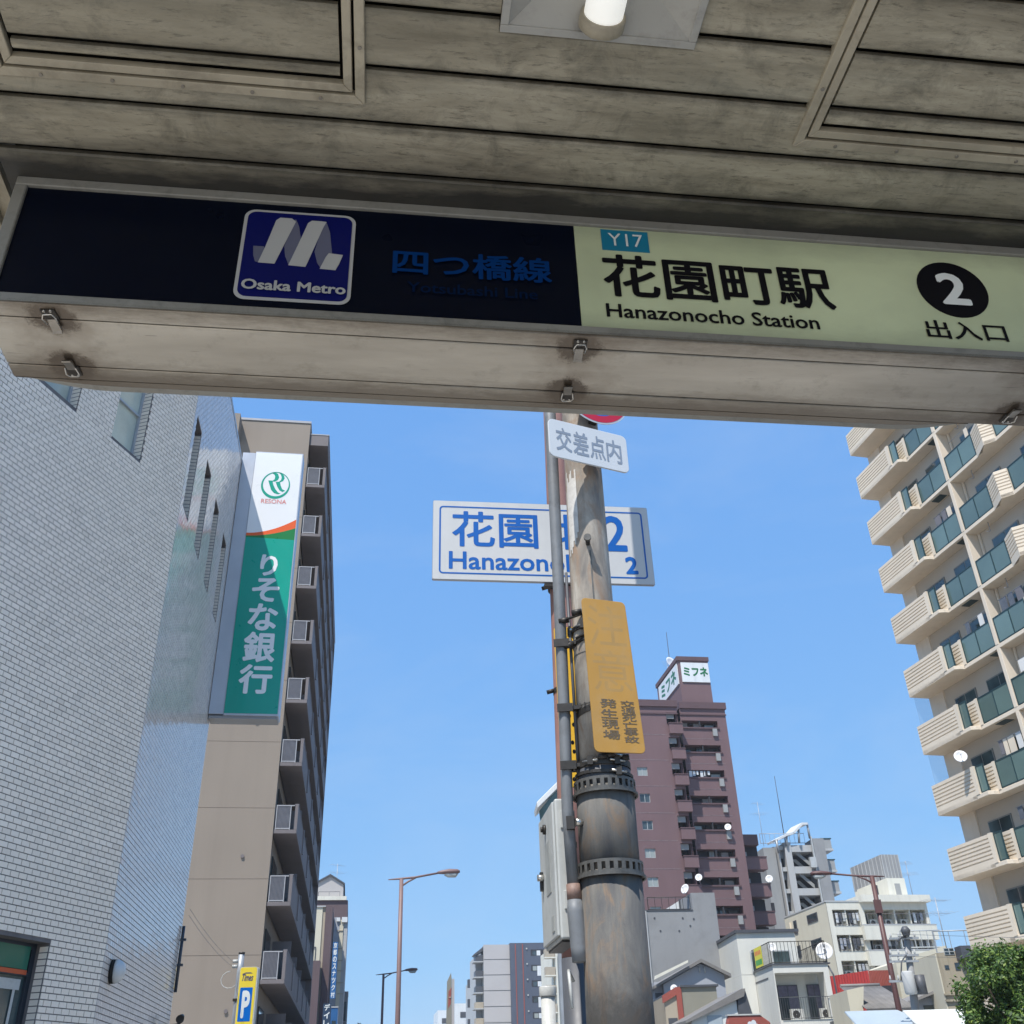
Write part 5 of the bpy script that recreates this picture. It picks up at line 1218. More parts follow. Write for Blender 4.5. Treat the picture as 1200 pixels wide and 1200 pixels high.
# projecting left half
YL = -2.0
FUl = Frame(FU.w(0, YL, 0), 90)
xm = FUl.at(792.5, 830)[0]; xLL = FUl.at(720, 900)[0]
zl = FUl.at(790, 821)[1]
sx0, sx1 = FUl.at(781, 843)[0], xm
wx0, wx1 = FUl.at(747, 905)[0], FUl.at(759, 905)[0]
sz1, sz0 = FUl.at(788, 835)[1], FUl.at(788, 848.5)[1]
wz1, wz0 = FUl.at(753, 899)[1], FUl.at(753, 909)[1]
hl = []; k = 0
while sz0-2.8*k > 1: hl.append((sx0, sx1-0.02, sz0-2.8*k, sz1-2.8*k, 1.4)); k += 1
k = 0; wl_ = []
while wz0-2.8*k > 1: wl_.append((wx0, wx1, wz0-2.8*k, wz1-2.8*k, 0.15)); k += 1
mb = MB(); facade(mb, xLL, xm, 0, zl-0.75, hl+wl_, 1.2, YL); mb.build('front_wall', M['maroon'], pb)
bb(pb, 'return_wall', M['maroon'], xm-0.001, YL+0.3, 0, xm-0.12, 3, zl-0.75)
bb(pb, 'core', M['maroon'], xLL, YL+1.6, 0, xm-0.13, 22, zl-0.75)
bb(pb, 'roof_fascia', M['maroon2'], xLL, YL-0.18, zl-0.749, xm+0.1, 22, zl)
bb(pb, 'roof_fascia', M['maroon2'], xLL, YL-0.10, zl-1.6, xm+0.05, YL-0.001, zl-1.45)
for h in hl:
    bb(pb, 'recess_back', M['dark_in'], h[0]-0.3, YL+1.39, h[2]-0.5, h[1], YL+1.5, h[3]+0.3)
    bb(pb, 'awning', M['steel_grey'], h[0], YL+0.25, h[3]-0.62, h[1]-0.3, YL+0.3, h[3]-0.02)
    bb(pb, 'balcony_parapet', M['maroon'], h[0]+0.1, YL-0.45, h[2]-1.15, xm+0.35, YL-0.001, h[2]-0.08)
    bb(pb, 'sill', M['maroon2'], h[0]+0.05, YL-0.5, h[2]-0.079, xm+0.38, YL-0.002, h[2]+0.02)
    bb(pb, 'storey_line', M['maroon_line'], xLL+0.1, YL-0.012, h[2]-1.25, sx0-0.2, YL-0.001, h[2]-1.18)
for k, h in enumerate(wl_): win(pb, h[0], h[1], h[2], h[3], YL, M['gl_cur'], M['win_white'], 1, 0.15)
# roof sign tower
FSg = Frame(FU.w(0, 0.5, 0), 90)
tx0, tx1 = FSg.at(793.5, 770)[0], FSg.at(828.5, 770)[0]; tz = FSg.at(810, 770)[1]
mb = MB(); facade(mb, tx0, tx1, zr-0.1, tz-0.5, [], 0, 0.5)
mb.build('tower_front', M['maroon'], pb)
bb(pb, 'sign_tower', M['maroon'], tx0, 0.502, zr-0.1, tx1, 9.5, tz-0.5)
bb(pb, 'tower_fascia', M['maroon2'], tx0-0.15, 0.35, tz-0.499, tx1+0.1, 9.6, tz)
s0 = FSg.at(797, 777.5); s1 = FSg.at(828, 800)
bb(pb, 'roof_sign', M['sign_white'], tx0+0.28, 0.38, s1[1], tx1-0.05, 0.499, tz-0.75)
text('ミフネ', (tx0+0.55, s1[1]+0.75, tx1-0.25, tz-1.35), M['sign_green'], pb, 0.37, 0.045)
sgl = bb(pb, 'roof_sign', M['sign_white'], tx0-0.12, 0.8, s1[1]-0.1, tx0-0.001, 8.6, tz-0.75)
tl = text('ミフネ', (0, 0, 6.0, 1.7), M['sign_green'], pb, 0, 0.045)
for v in tl.data.vertices: v.co = Vector((tx0-0.13+v.co.y*0.5, 1.5+6.0-v.co.x, s1[1]+0.45+v.co.z*0.9))
q = FU.at(786, 778, 5); satellite_dish(FU.w(q[0], 5, q[1]-1.3), 0.95, 'large white dish left of the rooftop sign on the maroon tower', 150, 20)
# right wing with stacked balconies
YW = 4.0
FW_ = Frame(FU.w(0, YW, 0), 90)
wa, wb = FW_.at(866, 990)[0], FW_.at(901, 1000)[0]; wzt = FW_.at(885, 976)[1]
bb(pb, 'wing', M['maroon'], -0.39, YW+1.4, 0, wb-1.0, 20, wzt-1.2)
bb(pb, 'wing_roof', M['maroon2'], -0.39, YW+0.3, wzt-1.25, wb-0.9, 19, wzt-0.1)
wz = FW_.at(890, 1005)[1]
wb2 = FW_.at(898, 1010)[0]
for k in range(0, 9):
    z = wz-2.8*k*1.0
    if z < 1.5: break
    bb(pb, 'wing_balcony', M['maroon'], 0.002, YW-0.1, z-1.25, wb2+0.05, YW+1.38, z)
    bb(pb, 'wing_sill', M['maroon2'], 0.0, YW-0.16, z+0.001, wb2+0.1, YW-0.02, z+0.12)
    bb(pb, 'wing_recess', M['dark_in'], 0.5, YW+1.385, z+0.13, wb2-0.3, YW+1.39, z+1.5)
    bb(pb, 'balcony_item', M['steel_grey'], 1.2, YW+0.5, z+0.01, 1.9, YW+0.8, z+0.7)
dpos = [(853.2, 969.5, 0.36, -0.35, FU, 'white satellite dish on an upper balcony of the maroon tower'), (819, 1028.5, 0.36, YL-0.6, FU, 'white satellite dish on a lower left balcony of the maroon tower'), (901.5, 1030, 0.40, YW-0.3, FU, 'white satellite dish on the right wing of the maroon tower')]
for px, py, r, off, Fm, lab in dpos:
    q = Fm.at(px, py, off); satellite_dish(Fm.w(q[0], off, q[1]-r*1.25-0.02), r, lab, 205, 14)
q = FU.at(781, 770, 6); antenna(FU.w(q[0], 6, zr), 7.5, 'tall spindly antenna left of the rooftop sign', 60)
q = FU.at(783, 760, 8); lr = thing('lightning_rod', 'tall thin rod above the rooftop sign tower', 'rod', FU.w(q[0], 8, zr)); mb = MB(); mb.tube([(0, 0, 0), (0, 0, 12.2)], [0.07, 0.03], 6); mb.build('rod', M['dkmetal'], lr)

# grey stair-tower apartment building
FG = mk(927, 990, 130, 93)
gb = FG.empty('grey_stair_tower_block', 'grey apartment block with an open zigzag stair and a curved roof canopy', 'building')
def gx(px, py=1010): return FG.at(px, py)[0]
def gz(py, px=935): return FG.at(px, py)[1]
zt = gz(987, 930)
bb(gb, 'left_wing', M['steel_grey'], gx(897, 1000), 0.6, 0, gx(911, 1000), 14, gz(992, 905))
bb(gb, 'left_wing_groove', M['conc_grey'], gx(911, 1000)+0.001, 0.9, 0, gx(914.5, 1000), 14, gz(993, 910))
bb(gb, 'core', M['steel_grey'], gx(914.5, 1000)+0.01, 2.5, 0, gx(968, 1000), 14, zt)
bb(gb, 'pillar', M['pale_grey'], gx(920.5, 1000), 0.0, 0, gx(928, 1000), 2.49, zt)
bb(gb, 'pillar', M['pale_grey'], gx(913, 1000), 0.2, 0, gx(914.6, 1000), 2.4, zt-0.3)
bb(gb, 'right_panel', M['conc_grey'], gx(954, 1000), -0.3, 0, gx(967, 1000), 2.49, gz(983, 960))
bb(gb, 'white_drain_pipe', M['win_white'], gx(951.8, 1000), -0.4, 0, gx(953.2, 1000), -0.1, gz(981, 952))
pit = gz(995, 940)-gz(1020.2, 940)
z = gz(995, 940)
for k in range(9):
    zz = z-k*pit
    if zz < 1: break
    bb(gb, 'stair_beam', M['pale_grey'], gx(928.1, 1000), 0.1, zz-0.30, gx(953.9, 1000), 2.49, zz+0.50)
    mb = MB(); a, b = gx(931, 1000), gx(950, 1000); zb2 = zz-pit+0.5
    mb.prism([(a, zb2+1.9), (a+0.4, zb2+2.0), (b, zb2+0.5), (b, zb2+0.0)], (0.5, 0.6)); mb.prism([(a, zb2+1.1), (a+0.6, zb2+1.1), (b, zb2-0.3), (b-0.5, zb2-0.3)], (1.4, 1.5)); mb.build('stair_flight', M['steel_grey'], gb)
    bb(gb, 'stair_recess', M['dark_in'], gx(928.2, 1000), 2.40, zb2, gx(953.8, 1000), 2.48, zz-0.31)
    bb(gb, 'side_window', M['dark_in'], gx(914.7, 1000), 1.2, zb2-0.1, gx(920.4, 1000), 1.3, zz-0.9)
    bb(gb, 'side_louvre', M['steel_grey'], gx(914.7, 1000), 0.9, zz-0.89, gx(920.4, 1000), 1.1, zz+0.0)
    bb(gb, 'side_beam', M['pale_grey'], gx(914.7, 1000), 0.4, zz+0.01, gx(920.4, 1000), 2.4, zz+0.5)
    zc = gz(1017.5, 975)-(k-1)*pit
    bb(gb, 'end_balcony', M['steel_grey'], gx(968, 1000)+0.01, 1.0, zc, gx(980, 1000), 2.9, zc+1.15)
    bb(gb, 'end_balcony_slab', M['pale_grey'], gx(967.6, 1000), 0.9, zc-0.25, gx(981, 1000), 3.1, zc-0.001)
    bb(gb, 'balcony_rail', M['dk_frame'], gx(967.8, 1000), 0.95, zc+1.151, gx(981, 1000), 1.0, zc+1.28)
railing(gb, [(gx(897), 0.7), (gx(950), 0.7)], zt, 1.2, M['p_blue'] if False else M['galv'], 0.6, 0.03)
mb = MB(); C_ = [FG.at(p[0], p[1]) for p in ((909, 984), (920, 978), (928, 976), (938, 965), (944.5, 965))]
for (x0_, z0_), (x1_, z1_) in zip(C_[:-1], C_[1:]): mb.quad((x0_, -0.5, z0_), (x1_, -0.5, z1_), (x1_, 3.4, z1_+0.3), (x0_, 3.4, z0_+0.3)); 
o = mb.build('roof_canopy_sheet', M['sign_white'], gb); so_ = o.modifiers.new('thick', 'SOLIDIFY'); so_.thickness = 0.25
for p0, p1 in (((909, 984), (912, 1000)), ((921, 979), (921.5, 992)), ((935, 972), (936, 988)), ((945, 965), (948.5, 983))):
    a, b = FG.at(*p0), FG.at(*p1); mb = MB(); mb.tube([(a[0], -0.2, a[1]), (b[0], -0.2, b[1])], 0.14, 6); mb.build('canopy_post', M['galv'], gb)
bb(gb, 'utility_box', M['win_white'], gx(947, 1012), -0.9, gz(1018, 950), gx(954, 1012), -0.41, gz(1006, 950))
bb(gb, 'wall_window', M['dark_in'], gx(905.5, 1062), 0.55, gz(1067, 908), gx(909.5, 1062), 0.6, gz(1057, 908))
q = FG.at(904, 985); antenna(FG.w(q[0], 3, q[1]), 5.5, 'TV antenna standing left on the grey stair-tower roof', 20)
q = FG.at(928, 972); lr = thing('lightning_rod', 'faint tall rod above the curved roof canopy of the grey block', 'rod', FG.w(q[0], 3, zt)); mb = MB(); mb.tube([(0, 0, 0), (0, 0, 9)], [0.06, 0.03], 6); mb.build('rod', M['dkmetal'], lr)

# cream apartment block with white balconies
FCm = mk(967.5, 1060, 100, 88)
cm = FCm.empty('cream_balcony_block', 'cream apartment block with white balcony bands behind the red street lamp', 'building')
def cx_(px, py=1070): return FCm.at(px, py)[0]
def cz_(py, px=990): return FCm.at(px, py)[1]
zt = cz_(1057, 985); XR = cx_(1089, 1075)
ops = [(975.5, 1008.5), (1013.5, 1033), (1036, 1052.5), (1056, 1074), (1078, 1092)]
rows_c = [(1066, 1084.8), (1095.5, 1114.8), (1126, 1145), (1156, 1175)]
holes = []
pitc = (cz_(1084.8, 990)-cz_(1114.8, 990))
ztop, zbot = cz_(1066, 990), cz_(1084.8, 990)
for k in range(5):
    zz0, zz1 = zbot-k*pitc, ztop-k*pitc
    if zz0 < 0.5: break
    a, b = cx_(975.5), cx_(1007); holes.append((a, b, zz0, zz1, 1.4))
    a, b = cx_(1013), XR-0.3; holes.append((a, b, zz0, zz1, 1.4))
mb = MB(); facade(mb, 0.05, XR, 0, zt-0.001, holes, 1.4); mb.build('front_wall', M['cream_w'], cm)
mb = MB(); mb.quad((0.05, 0, 0), (0.05, 0, zt), (0.05, 9.2, zt), (0.05, 9.2, 0)); 
mb.v = [(p[0]-0.03, p[1], p[2]) for p in mb.v]; mb.build('side_wall', M['cream'], cm)
bb(cm, 'core', M['cream'], 0.1, 1.45, 0, XR-0.1, 9.2, zt-0.05)
bb(cm, 'parapet', M['cream_w'], cx_(1009), -0.55, zt-0.05, XR+0.2, 8, zt+0.55)
bb(cm, 'roof_edge', M['pale_grey'], -0.02, -0.05, zt, cx_(1009)-0.01, 9.2, zt+0.12)
for i, h in enumerate(holes):
    xa, xb, z0, z1, _ = h
    if i % 2: bb(cm, 'balcony_band', M['cream_w'], xa-0.6, -0.55, z0-1.25, XR+0.2, -0.001, z0-0.03); bb(cm, 'balcony_lip', M['pale_grey'], xa-0.6, -0.57, z0-0.029, XR+0.22, -0.001, z0+0.05)
    n = 2 if i % 2 == 0 else 4
    wdt = (xb-xa)/n
    for k in range(n):
        w0 = bb(cm, 'balcony_window', M['win_white'], xa+k*wdt+0.15, 1.34, z0+0.02, xa+(k+1)*wdt-0.55, 1.395, z1-0.15)
        bb(w0, 'pane', M['gl_cur'], xa+k*wdt+0.22, 1.325, z0+0.08, xa+(k+0.5)*wdt-0.22, 1.339, z1-0.22)
        bb(w0, 'pane', M['glass_room'], xa+(k+0.5)*wdt-0.18, 1.325, z0+0.08, xa+(k+1)*wdt-0.62, 1.339, z1-0.22)
        ac_unit(cm, xa+(k+1)*wdt-0.85, 0.5, z0+0.02)
        if random.random() < 0.7:
            for q in range(3): bb(cm, 'laundry', random.choice([M['plate_white'], M['slate'], M['bluegrey'], M['enamel']]), xa+k*wdt+0.3+q*0.35, 0.12, z1-0.9-random.random()*0.3, xa+k*wdt+0.55+q*0.35, 0.15, z1-0.25)
        if k: bb(cm, 'divider', M['cream_w'], xa+k*wdt-0.06, 0.1, z0+0.001, xa+k*wdt+0.06, 1.33, z1-0.001)
    railing(cm, [(xa+0.02, -0.05 if i % 2 == 0 else -0.4), (xb-0.02, -0.05 if i % 2 == 0 else -0.4)], z0+0.02, 0.95, M['bars'], 0.34, 0.014)
for (p0, p1, w1, w2) in (((938, 953), (960, 980.5), 0, 0),):
    pass
for (ya, yb, zpa, zpb) in ((2.0, 4.2, 1069, 1079), (6.6, 7.3, 1076, 1092), (2.0, 4.2, 1099, 1109), (6.6, 7.3, 1106, 1120)):
    pxx = 958 if ya < 5 else 941
    za = mk(pxx, zpa, 102 if ya < 5 else 105, 88).at(pxx, zpa)[1]; zb = mk(pxx, zpb, 102 if ya < 5 else 105, 88).at(pxx, zpb)[1]
    w0 = bb(cm, 'side_window', M['slate'], -0.03, ya, zb, 0.019, yb, za); bb(w0, 'pane', M['glass_dark'], -0.036, ya+0.15, zb+0.08, -0.031, yb-0.15, za-0.08)
mb = MB(); mb.tube([(-0.06, 7.9, 0), (-0.06, 7.9, zt-0.6)], 0.09, 6); mb.build('drain_pipe', M['beige2'], cm)
# rooftop stair hut and water tank
hv = lambda px, py, o: FCm.at(px, py, o)
ht0, hx1, hz = hv(1040, 1035, 2)[0], hv(1062, 1040, 2)[0], hv(1050, 1029, 2)[1]
hx0 = hv(1026, 1045, 4)[0]
bb(cm, 'roof_hut', M['cream_w'], ht0, 2.0, zt, hx1, 8.0, hz)
bb(cm, 'roof_hut_wing', M['cream_w'], hx0, 4.0, zt, ht0-0.002, 8.0, hz-0.25)
bb(cm, 'hut_door', M['steel_grey'], hv(1050, 1045, 2)[0], 1.95, zt+0.55, hv(1056, 1045, 2)[0], 1.999, hz-0.5)
bb(cm, 'hut_window', M['dark_in'], hv(1034, 1045, 4)[0], 3.95, zt+1.6, hv(1037, 1045, 4)[0], 3.999, zt+3.0)
bb(cm, 'hut_window', M['dark_in'], hv(1027.5, 1045, 4)[0], 3.95, zt+1.2, hv(1031, 1045, 4)[0], 3.999, zt+2.2)
kx0, kx1, kz = hv(1035, 1015, 3)[0], hv(1055.5, 1020, 3)[0], hv(1045, 1001.5, 3)[1]
bb(cm, 'tank_enclosure', M['conc_grey'], kx0, 3.0, hz+0.001, kx1, 9.5, kz)
for k in range(6): bb(cm, 'enclosure_rib', M['pale_grey'], kx0+k*(kx1-kx0)/5-0.03, 2.95, hz+0.0011, kx0+k*(kx1-kx0)/5+0.03, 2.999, kz)
for k in range(9): bb(cm, 'enclosure_rib', M['pale_grey'], kx0-0.05, 3.3+k*0.75, hz+0.0011, kx0-0.001, 3.36+k*0.75, kz)
q = FCm.at(1090, 1060, 3); antenna(FCm.w(q[0]-1.0, 4, zt), 0.0001+4.5, 'TV antenna at the right end of the cream block roof', 50)

# white terrace house
FH = mk(905, 1131, 66, 95)
wh = FH.empty('white_terrace_house', 'white plastered house with a railed roof terrace and purple-curtained balcony doors', 'building')
hx = lambda px, py, off=0: FH.at(px, py, off)[0]
hz_ = lambda px, py, off=0: FH.at(px, py, off)[1]
XR = hx(970, 1131); ZT = hz_(905, 1131)
o0 = [(hx(909, 1150), hx(967, 1150), hz_(938, 1195), hz_(938, 1139.5), 1.3)]
mb = MB(); facade(mb, 0, XR, 0, ZT, o0+[(0.3, XR-0.4, 0.5, hz_(938, 1195)-1.3, 1.3)], 1.3); mb.build('front_wall', M['plaster'], wh)
mb = MB(); mb.quad((0.0, 0, 0), (0.0, 0, ZT), (0.0, 9, ZT), (0.0, 9, 0)); mb.build('side_wall', M['plaster'], wh)
bb(wh, 'core', M['plaster'], 0.02, 1.35, 0, XR-0.02, 9, ZT-0.02)
bb(wh, 'roof_slab_edge', M['slate'], -0.08, -0.08, ZT+0.001, XR+0.15, 9, ZT+0.07)
bb(wh, 'side_groove', M['slate'], -0.02, 1.2, hz_(890, 1148, 2)-0.05, -0.001, 6.0, hz_(890, 1148, 2)+0.03)
z0, z1 = o0[0][2], o0[0][3]
for (pa, pb_) in ((911, 935), (946, 971)):
    xa, xb = hx(pa, 1165, 1.3), min(hx(pb_, 1165, 1.3), XR-0.25)
    w0 = bb(wh, 'balcony_door', M['slate'], xa, 1.20, z0+0.02, xb, 1.29, z1-0.55)
    M['purple_cur'] = M.get('purple_cur') or mat('purple grey curtain', (0.13, 0.115, 0.16), 0.5, 0.25, 6)
    xm_ = (xa+xb)/2; zc = z1-1.2
    for (a, b, c, d, mm) in ((xa+0.05, xm_-0.03, z0+0.08, zc-0.05, M['glass_dark']), (xm_+0.03, xb-0.05, z0+0.08, zc-0.05, M['purple_cur']), (xa+0.05, xm_-0.03, zc+0.03, z1-0.6, M['purple_cur']), (xm_+0.03, xb-0.05, zc+0.03, z1-0.6, M['purple_cur'])):
        bb(w0, 'pane', mm, a, 1.185, c, b, 1.199, d)
    bb(w0, 'rail_bar', M['alu'], xa, 1.17, zc-0.03, xb, 1.184, zc+0.02)
ac_unit(wh, hx(927, 1185, .5), 0.5, z0+0.02); ac_unit(wh, hx(962, 1185, .5), 0.5, z0+0.02)
railing(wh, [(0.15, -0.06), (XR+0.05, -0.06)], z0+0.02, 1.15, M['slate'], 0.13, 0.014)
railing(wh, [(0.0, 7.5), (0.0, 0.0), (XR, 0.0), (XR, 6.5)], ZT+0.07, 1.2, M['dkmetal'], 0.22, 0.018)
mb = MB(); mb.tube([(XR+0.25, -0.1, 0), (XR+0.2, -0.1, ZT-0.6), (XR+0.05, 0.1, ZT-0.1)], 0.055, 8); mb.build('drain_pipe', M['slate'], wh)
off = 4.0
ux0, ux1, uz = hx(862.5, 1094, off), hx(931, 1094, off), hz_(895, 1093, off)
ub_w = [(hx(879, 1120, off), hx(886.5, 1120, off), ZT, hz_(880, 1115, off)), (hx(904, 1120, off), hx(926, 1120, off), ZT+0.1, hz_(910, 1113.5, off))]
mb = MB(); facade(mb, ux0, ux1, ZT-0.1, uz, [], 0, off); mb.build('upper_front', M['plaster'], wh)
bb(wh, 'upper_storey', M['plaster'], ux0, off+0.005, ZT-0.1, ux1, off+6, uz-0.01)
bb(wh, 'upper_roof_edge', M['slate'], ux0-0.1, off-0.15, uz, ux1+0.25, off+6.1, uz+0.18)
lx = mk(844, 1140, 64, 95)
for a in ub_w:
    w0 = bb(wh, 'window', M['win_white'], a[0], off-0.06, a[2], a[1], off-0.002, a[3]); bb(w0, 'pane', M['glass_room'], a[0]+0.08, off-0.07, a[2]+0.08, a[1]-0.08, off-0.061, a[3]-0.08)
# left lower wing of the white house
bb(wh, 'left_wing', M['plaster'], ux0-0.02, off+6.01, 0, ux0+5, off+10, uz-0.02)
bb(wh, 'left_wall', M['plaster'], ux0-0.01, off+0.01, 0, -0.02, off+6.0, ZT-0.11)
q = FH.at(965, 1108, 0.4); satellite_dish(FH.w(q[0], 0.4, ZT+0.08), 0.50, 'large white satellite dish on the terrace railing of the white house', 205, 14)
q = FH.at(904.5, 1107, 3.4); satellite_dish(FH.w(q[0], 3.4, q[1]-0.5), 0.26, 'small white satellite dish in front of the upper wall of the white house', 205, 14)
bq = [FH.at(878, 1135.5, 2.6), FH.at(888.5, 1133, 1.2)]
bn = thing('yellow_banner', 'yellow banner with green print tied to the terrace railing', 'banner', FH.w(-0.06, 3.2, ZT+0.15), FH.rz)
mb = MB(); mb.box(-0.02, -1.6, 0.0, 0.0, 0.0, 1.12); mb.build('cloth', M['banner'], bn)
mb = MB(); mb.box(-0.024, -1.5, 0.12, -0.021, -0.1, 0.42); mb.build('green_print', M['banner_g'], bn)
for k in range(4): mb = MB(); mb.box(-0.024, -1.4+k*0.34, 0.68, -0.021, -1.15+k*0.34, 0.92); mb.build('print_mark', M['p_red'], bn)

# bare concrete block
FQ = mk(812, 1067, 74, 92)
cq = FQ.empty('bare_concrete_block', 'bare grey concrete block with a taller right part beside the utility pole', 'building')
a = FQ.at(757, 1068); b = FQ.at(837, 1046); c = FQ.at(812, 1067)
bb(cq, 'main_wall', M['conc_grey'], a[0], 0.0, 0, 0.0, 12, c[1])
bb(cq, 'tall_part', M['conc_grey'], 0.001, 0.0, 0, b[0], 12, b[1])
bb(cq, 'coping', M['slate'], a[0]-0.05, -0.04, c[1]+0.001, -0.001, 12, c[1]+0.07)
bb(cq, 'corner_pipe', M['pale_grey'], a[0]-0.12, -0.1, 0, a[0]-0.001, 0.05, c[1])
for (px, py) in ((774, 1091), (796, 1091), (767, 1076), (813, 1077), (800, 1076), (809, 1085)):
    q = FQ.at(px, py); mb = MB(); mb.tube([(q[0], -0.02, q[1]), (q[0], 0.01, q[1])], 0.07, 8); mb.build('tie_hole', M['slate'], cq)
g0 = FQ.at(773, 1061, 3)
mb = MB(); e = FQ.at(811, 1046, 3); mb.prism([(g0[0], c[1]+0.08), (e[0], c[1]+0.08), (e[0], e[1]), (g0[0], c[1]+0.35)], (3.0, 6.0)); mb.build('gable_hut', M['sign_white'], cq)
bb(cq, 'hut_door', M['slate'], FQ.at(796, 1060, 2.9)[0], 2.95, c[1]+0.08, FQ.at(800, 1060, 2.9)[0], 2.999, FQ.at(796, 1054, 3)[1])
railing(cq, [(FQ.at(760, 1060)[0], 0.2), (-0.1, 0.2)], c[1]+0.07, 0.85, M['dkmetal'], 0.45, 0.02)
q = FQ.at(806.5, 1040); satellite_dish(FQ.w(q[0], 0.6, q[1]-0.45), 0.34, 'satellite dish seen edge-on at the top of the bare concrete block', 235, 16)

# gabled blue-grey house in front of the concrete
FHo = mk(820, 1130, 60, 94)
gh = FHo.empty('gabled_house', 'blue-grey clad house with a dark gable roof in front of bare concrete', 'house')
pk = FHo.at(820, 1126.5); le = FHo.at(777, 1151); re_ = FHo.at(848, 1139)
mb = MB(); mb.prism([(le[0], 0), (re_[0], 0), (re_[0], re_[1]-0.1), (pk[0], pk[1]-0.12), (le[0], le[1]-0.1)], (0.0, 9.0)); mb.build('gable_wall', M['bluegrey'], gh)
mb = MB(); mb.prism([(le[0]-0.55, le[1]-0.32), (le[0]-0.55, le[1]-0.18), (pk[0], pk[1]+0.10), (pk[0], pk[1]-0.08)], (-0.35, 9.2)); mb.build('roof', M['rooftile'], gh)
mb = MB(); mb.prism([(re_[0]+0.3, re_[1]-0.30), (pk[0]+0.001, pk[1]-0.08), (pk[0]+0.001, pk[1]+0.10), (re_[0]+0.3, re_[1]-0.12)], (-0.35, 9.2)); mb.build('roof', M['rooftile'], gh)
mb = MB(); a = FHo.at(767, 1148, -0.5); b = FHo.at(806, 1128, -0.5); mb.prism([(a[0], a[1]), (a[0]+0.05, a[1]+0.18), (b[0], b[1]+0.12), (b[0], b[1])], (-0.6, -0.36)); mb.build('cream_gutter', M['cream_w'], gh)
bb(gh, 'left_wall', M['bluegrey'], FHo.at(769, 1160)[0], 0.4, 0, le[0]-0.001, 9.0, FHo.at(770, 1150)[1])
x_ = FHo.at(773, 1170)[0]; w0 = bb(gh, 'window', M['slate'], x_-0.15, 0.33, FHo.at(773, 1182)[1], x_+0.25, 0.399, FHo.at(773, 1163)[1])
for px in (819, 825): q = FHo.at(px, 1134); mb = MB(); mb.tube([(q[0], -0.1, q[1]-0.25), (q[0], -0.1, q[1]), (q[0], 0.0, q[1]+0.03)], 0.04, 6); mb.build('vent_pipe', M['enamel'], gh)
# brick-red framed beige building
FO = mk(798, 1160, 52, 96)
ob_ = FO.empty('red_framed_building', 'beige building edged in brick red at the lower left of the white house', 'building')
a = FO.at(778, 1165); b = FO.at(796, 1157); c = FO.at(839, 1156)
bb(ob_, 'side_wall', M['olive'], 0.02, 0.0, 0, c[0], 8, c[1])
bb(ob_, 'roof_edge', M['slate'], -0.05, -0.1, c[1]+0.001, c[0]+0.1, 8.1, c[1]+0.09)
bb(ob_, 'front_panel', M['beige2'], a[0], 0.03, 0, -0.25, 6, c[1]-0.35)
mb = MB(); mb.prism([(a[0]-0.1, c[1]-0.65), (a[0]-0.1, c[1]-0.33), (-0.25, c[1]+0.02), (0.0, c[1]+0.02), (0.0, 0), (-0.25, 0), (-0.25, c[1]-0.32)], (-0.06, 0.02)); mb.build('red_frame', M['brick_red'], ob_)
w0 = bb(ob_, 'window', M['slate'], a[0]+0.1, -0.01, FO.at(790, 1200)[1], -0.3, 0.029, FO.at(790, 1193)[1]); 
q = FO.at(792, 1154); satellite_dish(FO.w(q[0], 0.5, q[1]-0.34), 0.17, 'small white satellite dish on the brick-red framed building', 205, 14)
# small lean-to roof and red shop sign at the bottom
FL = mk(840, 1180, 48, 95)
ln = FL.empty('lean_to_shed', 'white shed with a steep dark lean-to roof against the white house', 'shed')
P_ = [FL.at(802, 1193), FL.at(868, 1159), FL.at(871, 1190)]
mb = MB(); mb.prism([(P_[0][0], P_[0][1]-0.1), P_[1], (P_[1][0]+0.15, P_[1][1]), (P_[1][0]+0.05, P_[1][1]-0.30), (P_[0][0], P_[0][1]-0.02-0.2)], (-0.2, 5)); mb.build('roof', M['rooftile'], ln)
mb = MB(); mb.prism([(P_[1][0]-0.25, P_[2][1]), (P_[1][0]-0.20, P_[1][1]-0.15), (P_[1][0]+0.15, P_[1][1]-0.02), (P_[1][0]+0.35, P_[2][1])], (-0.1, 4.9)); mb.build('end_fascia', M['slate'], ln)
mb = MB(); mb.prism([(P_[0][0]+0.3, 0), (P_[1][0]-0.26, 0), (P_[1][0]-0.26, P_[1][1]-0.32), (P_[0][0]+0.3, P_[0][1]-0.12)], (0.0, 4.8)); mb.build('wall', M['tent'], ln)
bb(ln, 'panel_door', M['lightblue'], FL.at(829, 1195)[0], -0.05, 0, FL.at(846, 1195)[0], -0.001, FL.at(838, 1190)[1])
FL2 = mk(870, 1192, 44, 95)
rs = FL2.empty('red_shop_sign', 'brick-red shop sign with a white petal mark at the bottom edge', 'sign')
q0, q1 = FL2.at(852, 1191), FL2.at(895, 1190)
mb = MB(); mb.prism([(q0[0]-0.3, q0[1]-1.0), (q0[0], q0[1]), (q1[0]-0.2, q1[1]), (q1[0]+0.15, q1[1]-0.25), (q1[0]+0.2, q1[1]-1.0)], (-0.25, 0.1)); bevel(mb.build('sign_case', M['brick_red'], rs), 0.03)
mb = MB(); mb.prism([(q0[0]-0.05, q0[1]+0.001), (q0[0]-0.05, q0[1]+0.05), (q1[0]-0.15, q1[1]+0.05), (q1[0]-0.15, q1[1]+0.001)], (-0.28, 0.1)); mb.build('top_trim', M['enamel'], rs)
for k in range(5): c = (q1[0]-0.55+0.13*math.cos(k*1.256), q1[1]-0.38+0.13*math.sin(k*1.256)); flat('petal', oval(c[0], c[1], 0.10, 0.10, 12), -0.262-k*0.0005, M['plate_white'], rs)

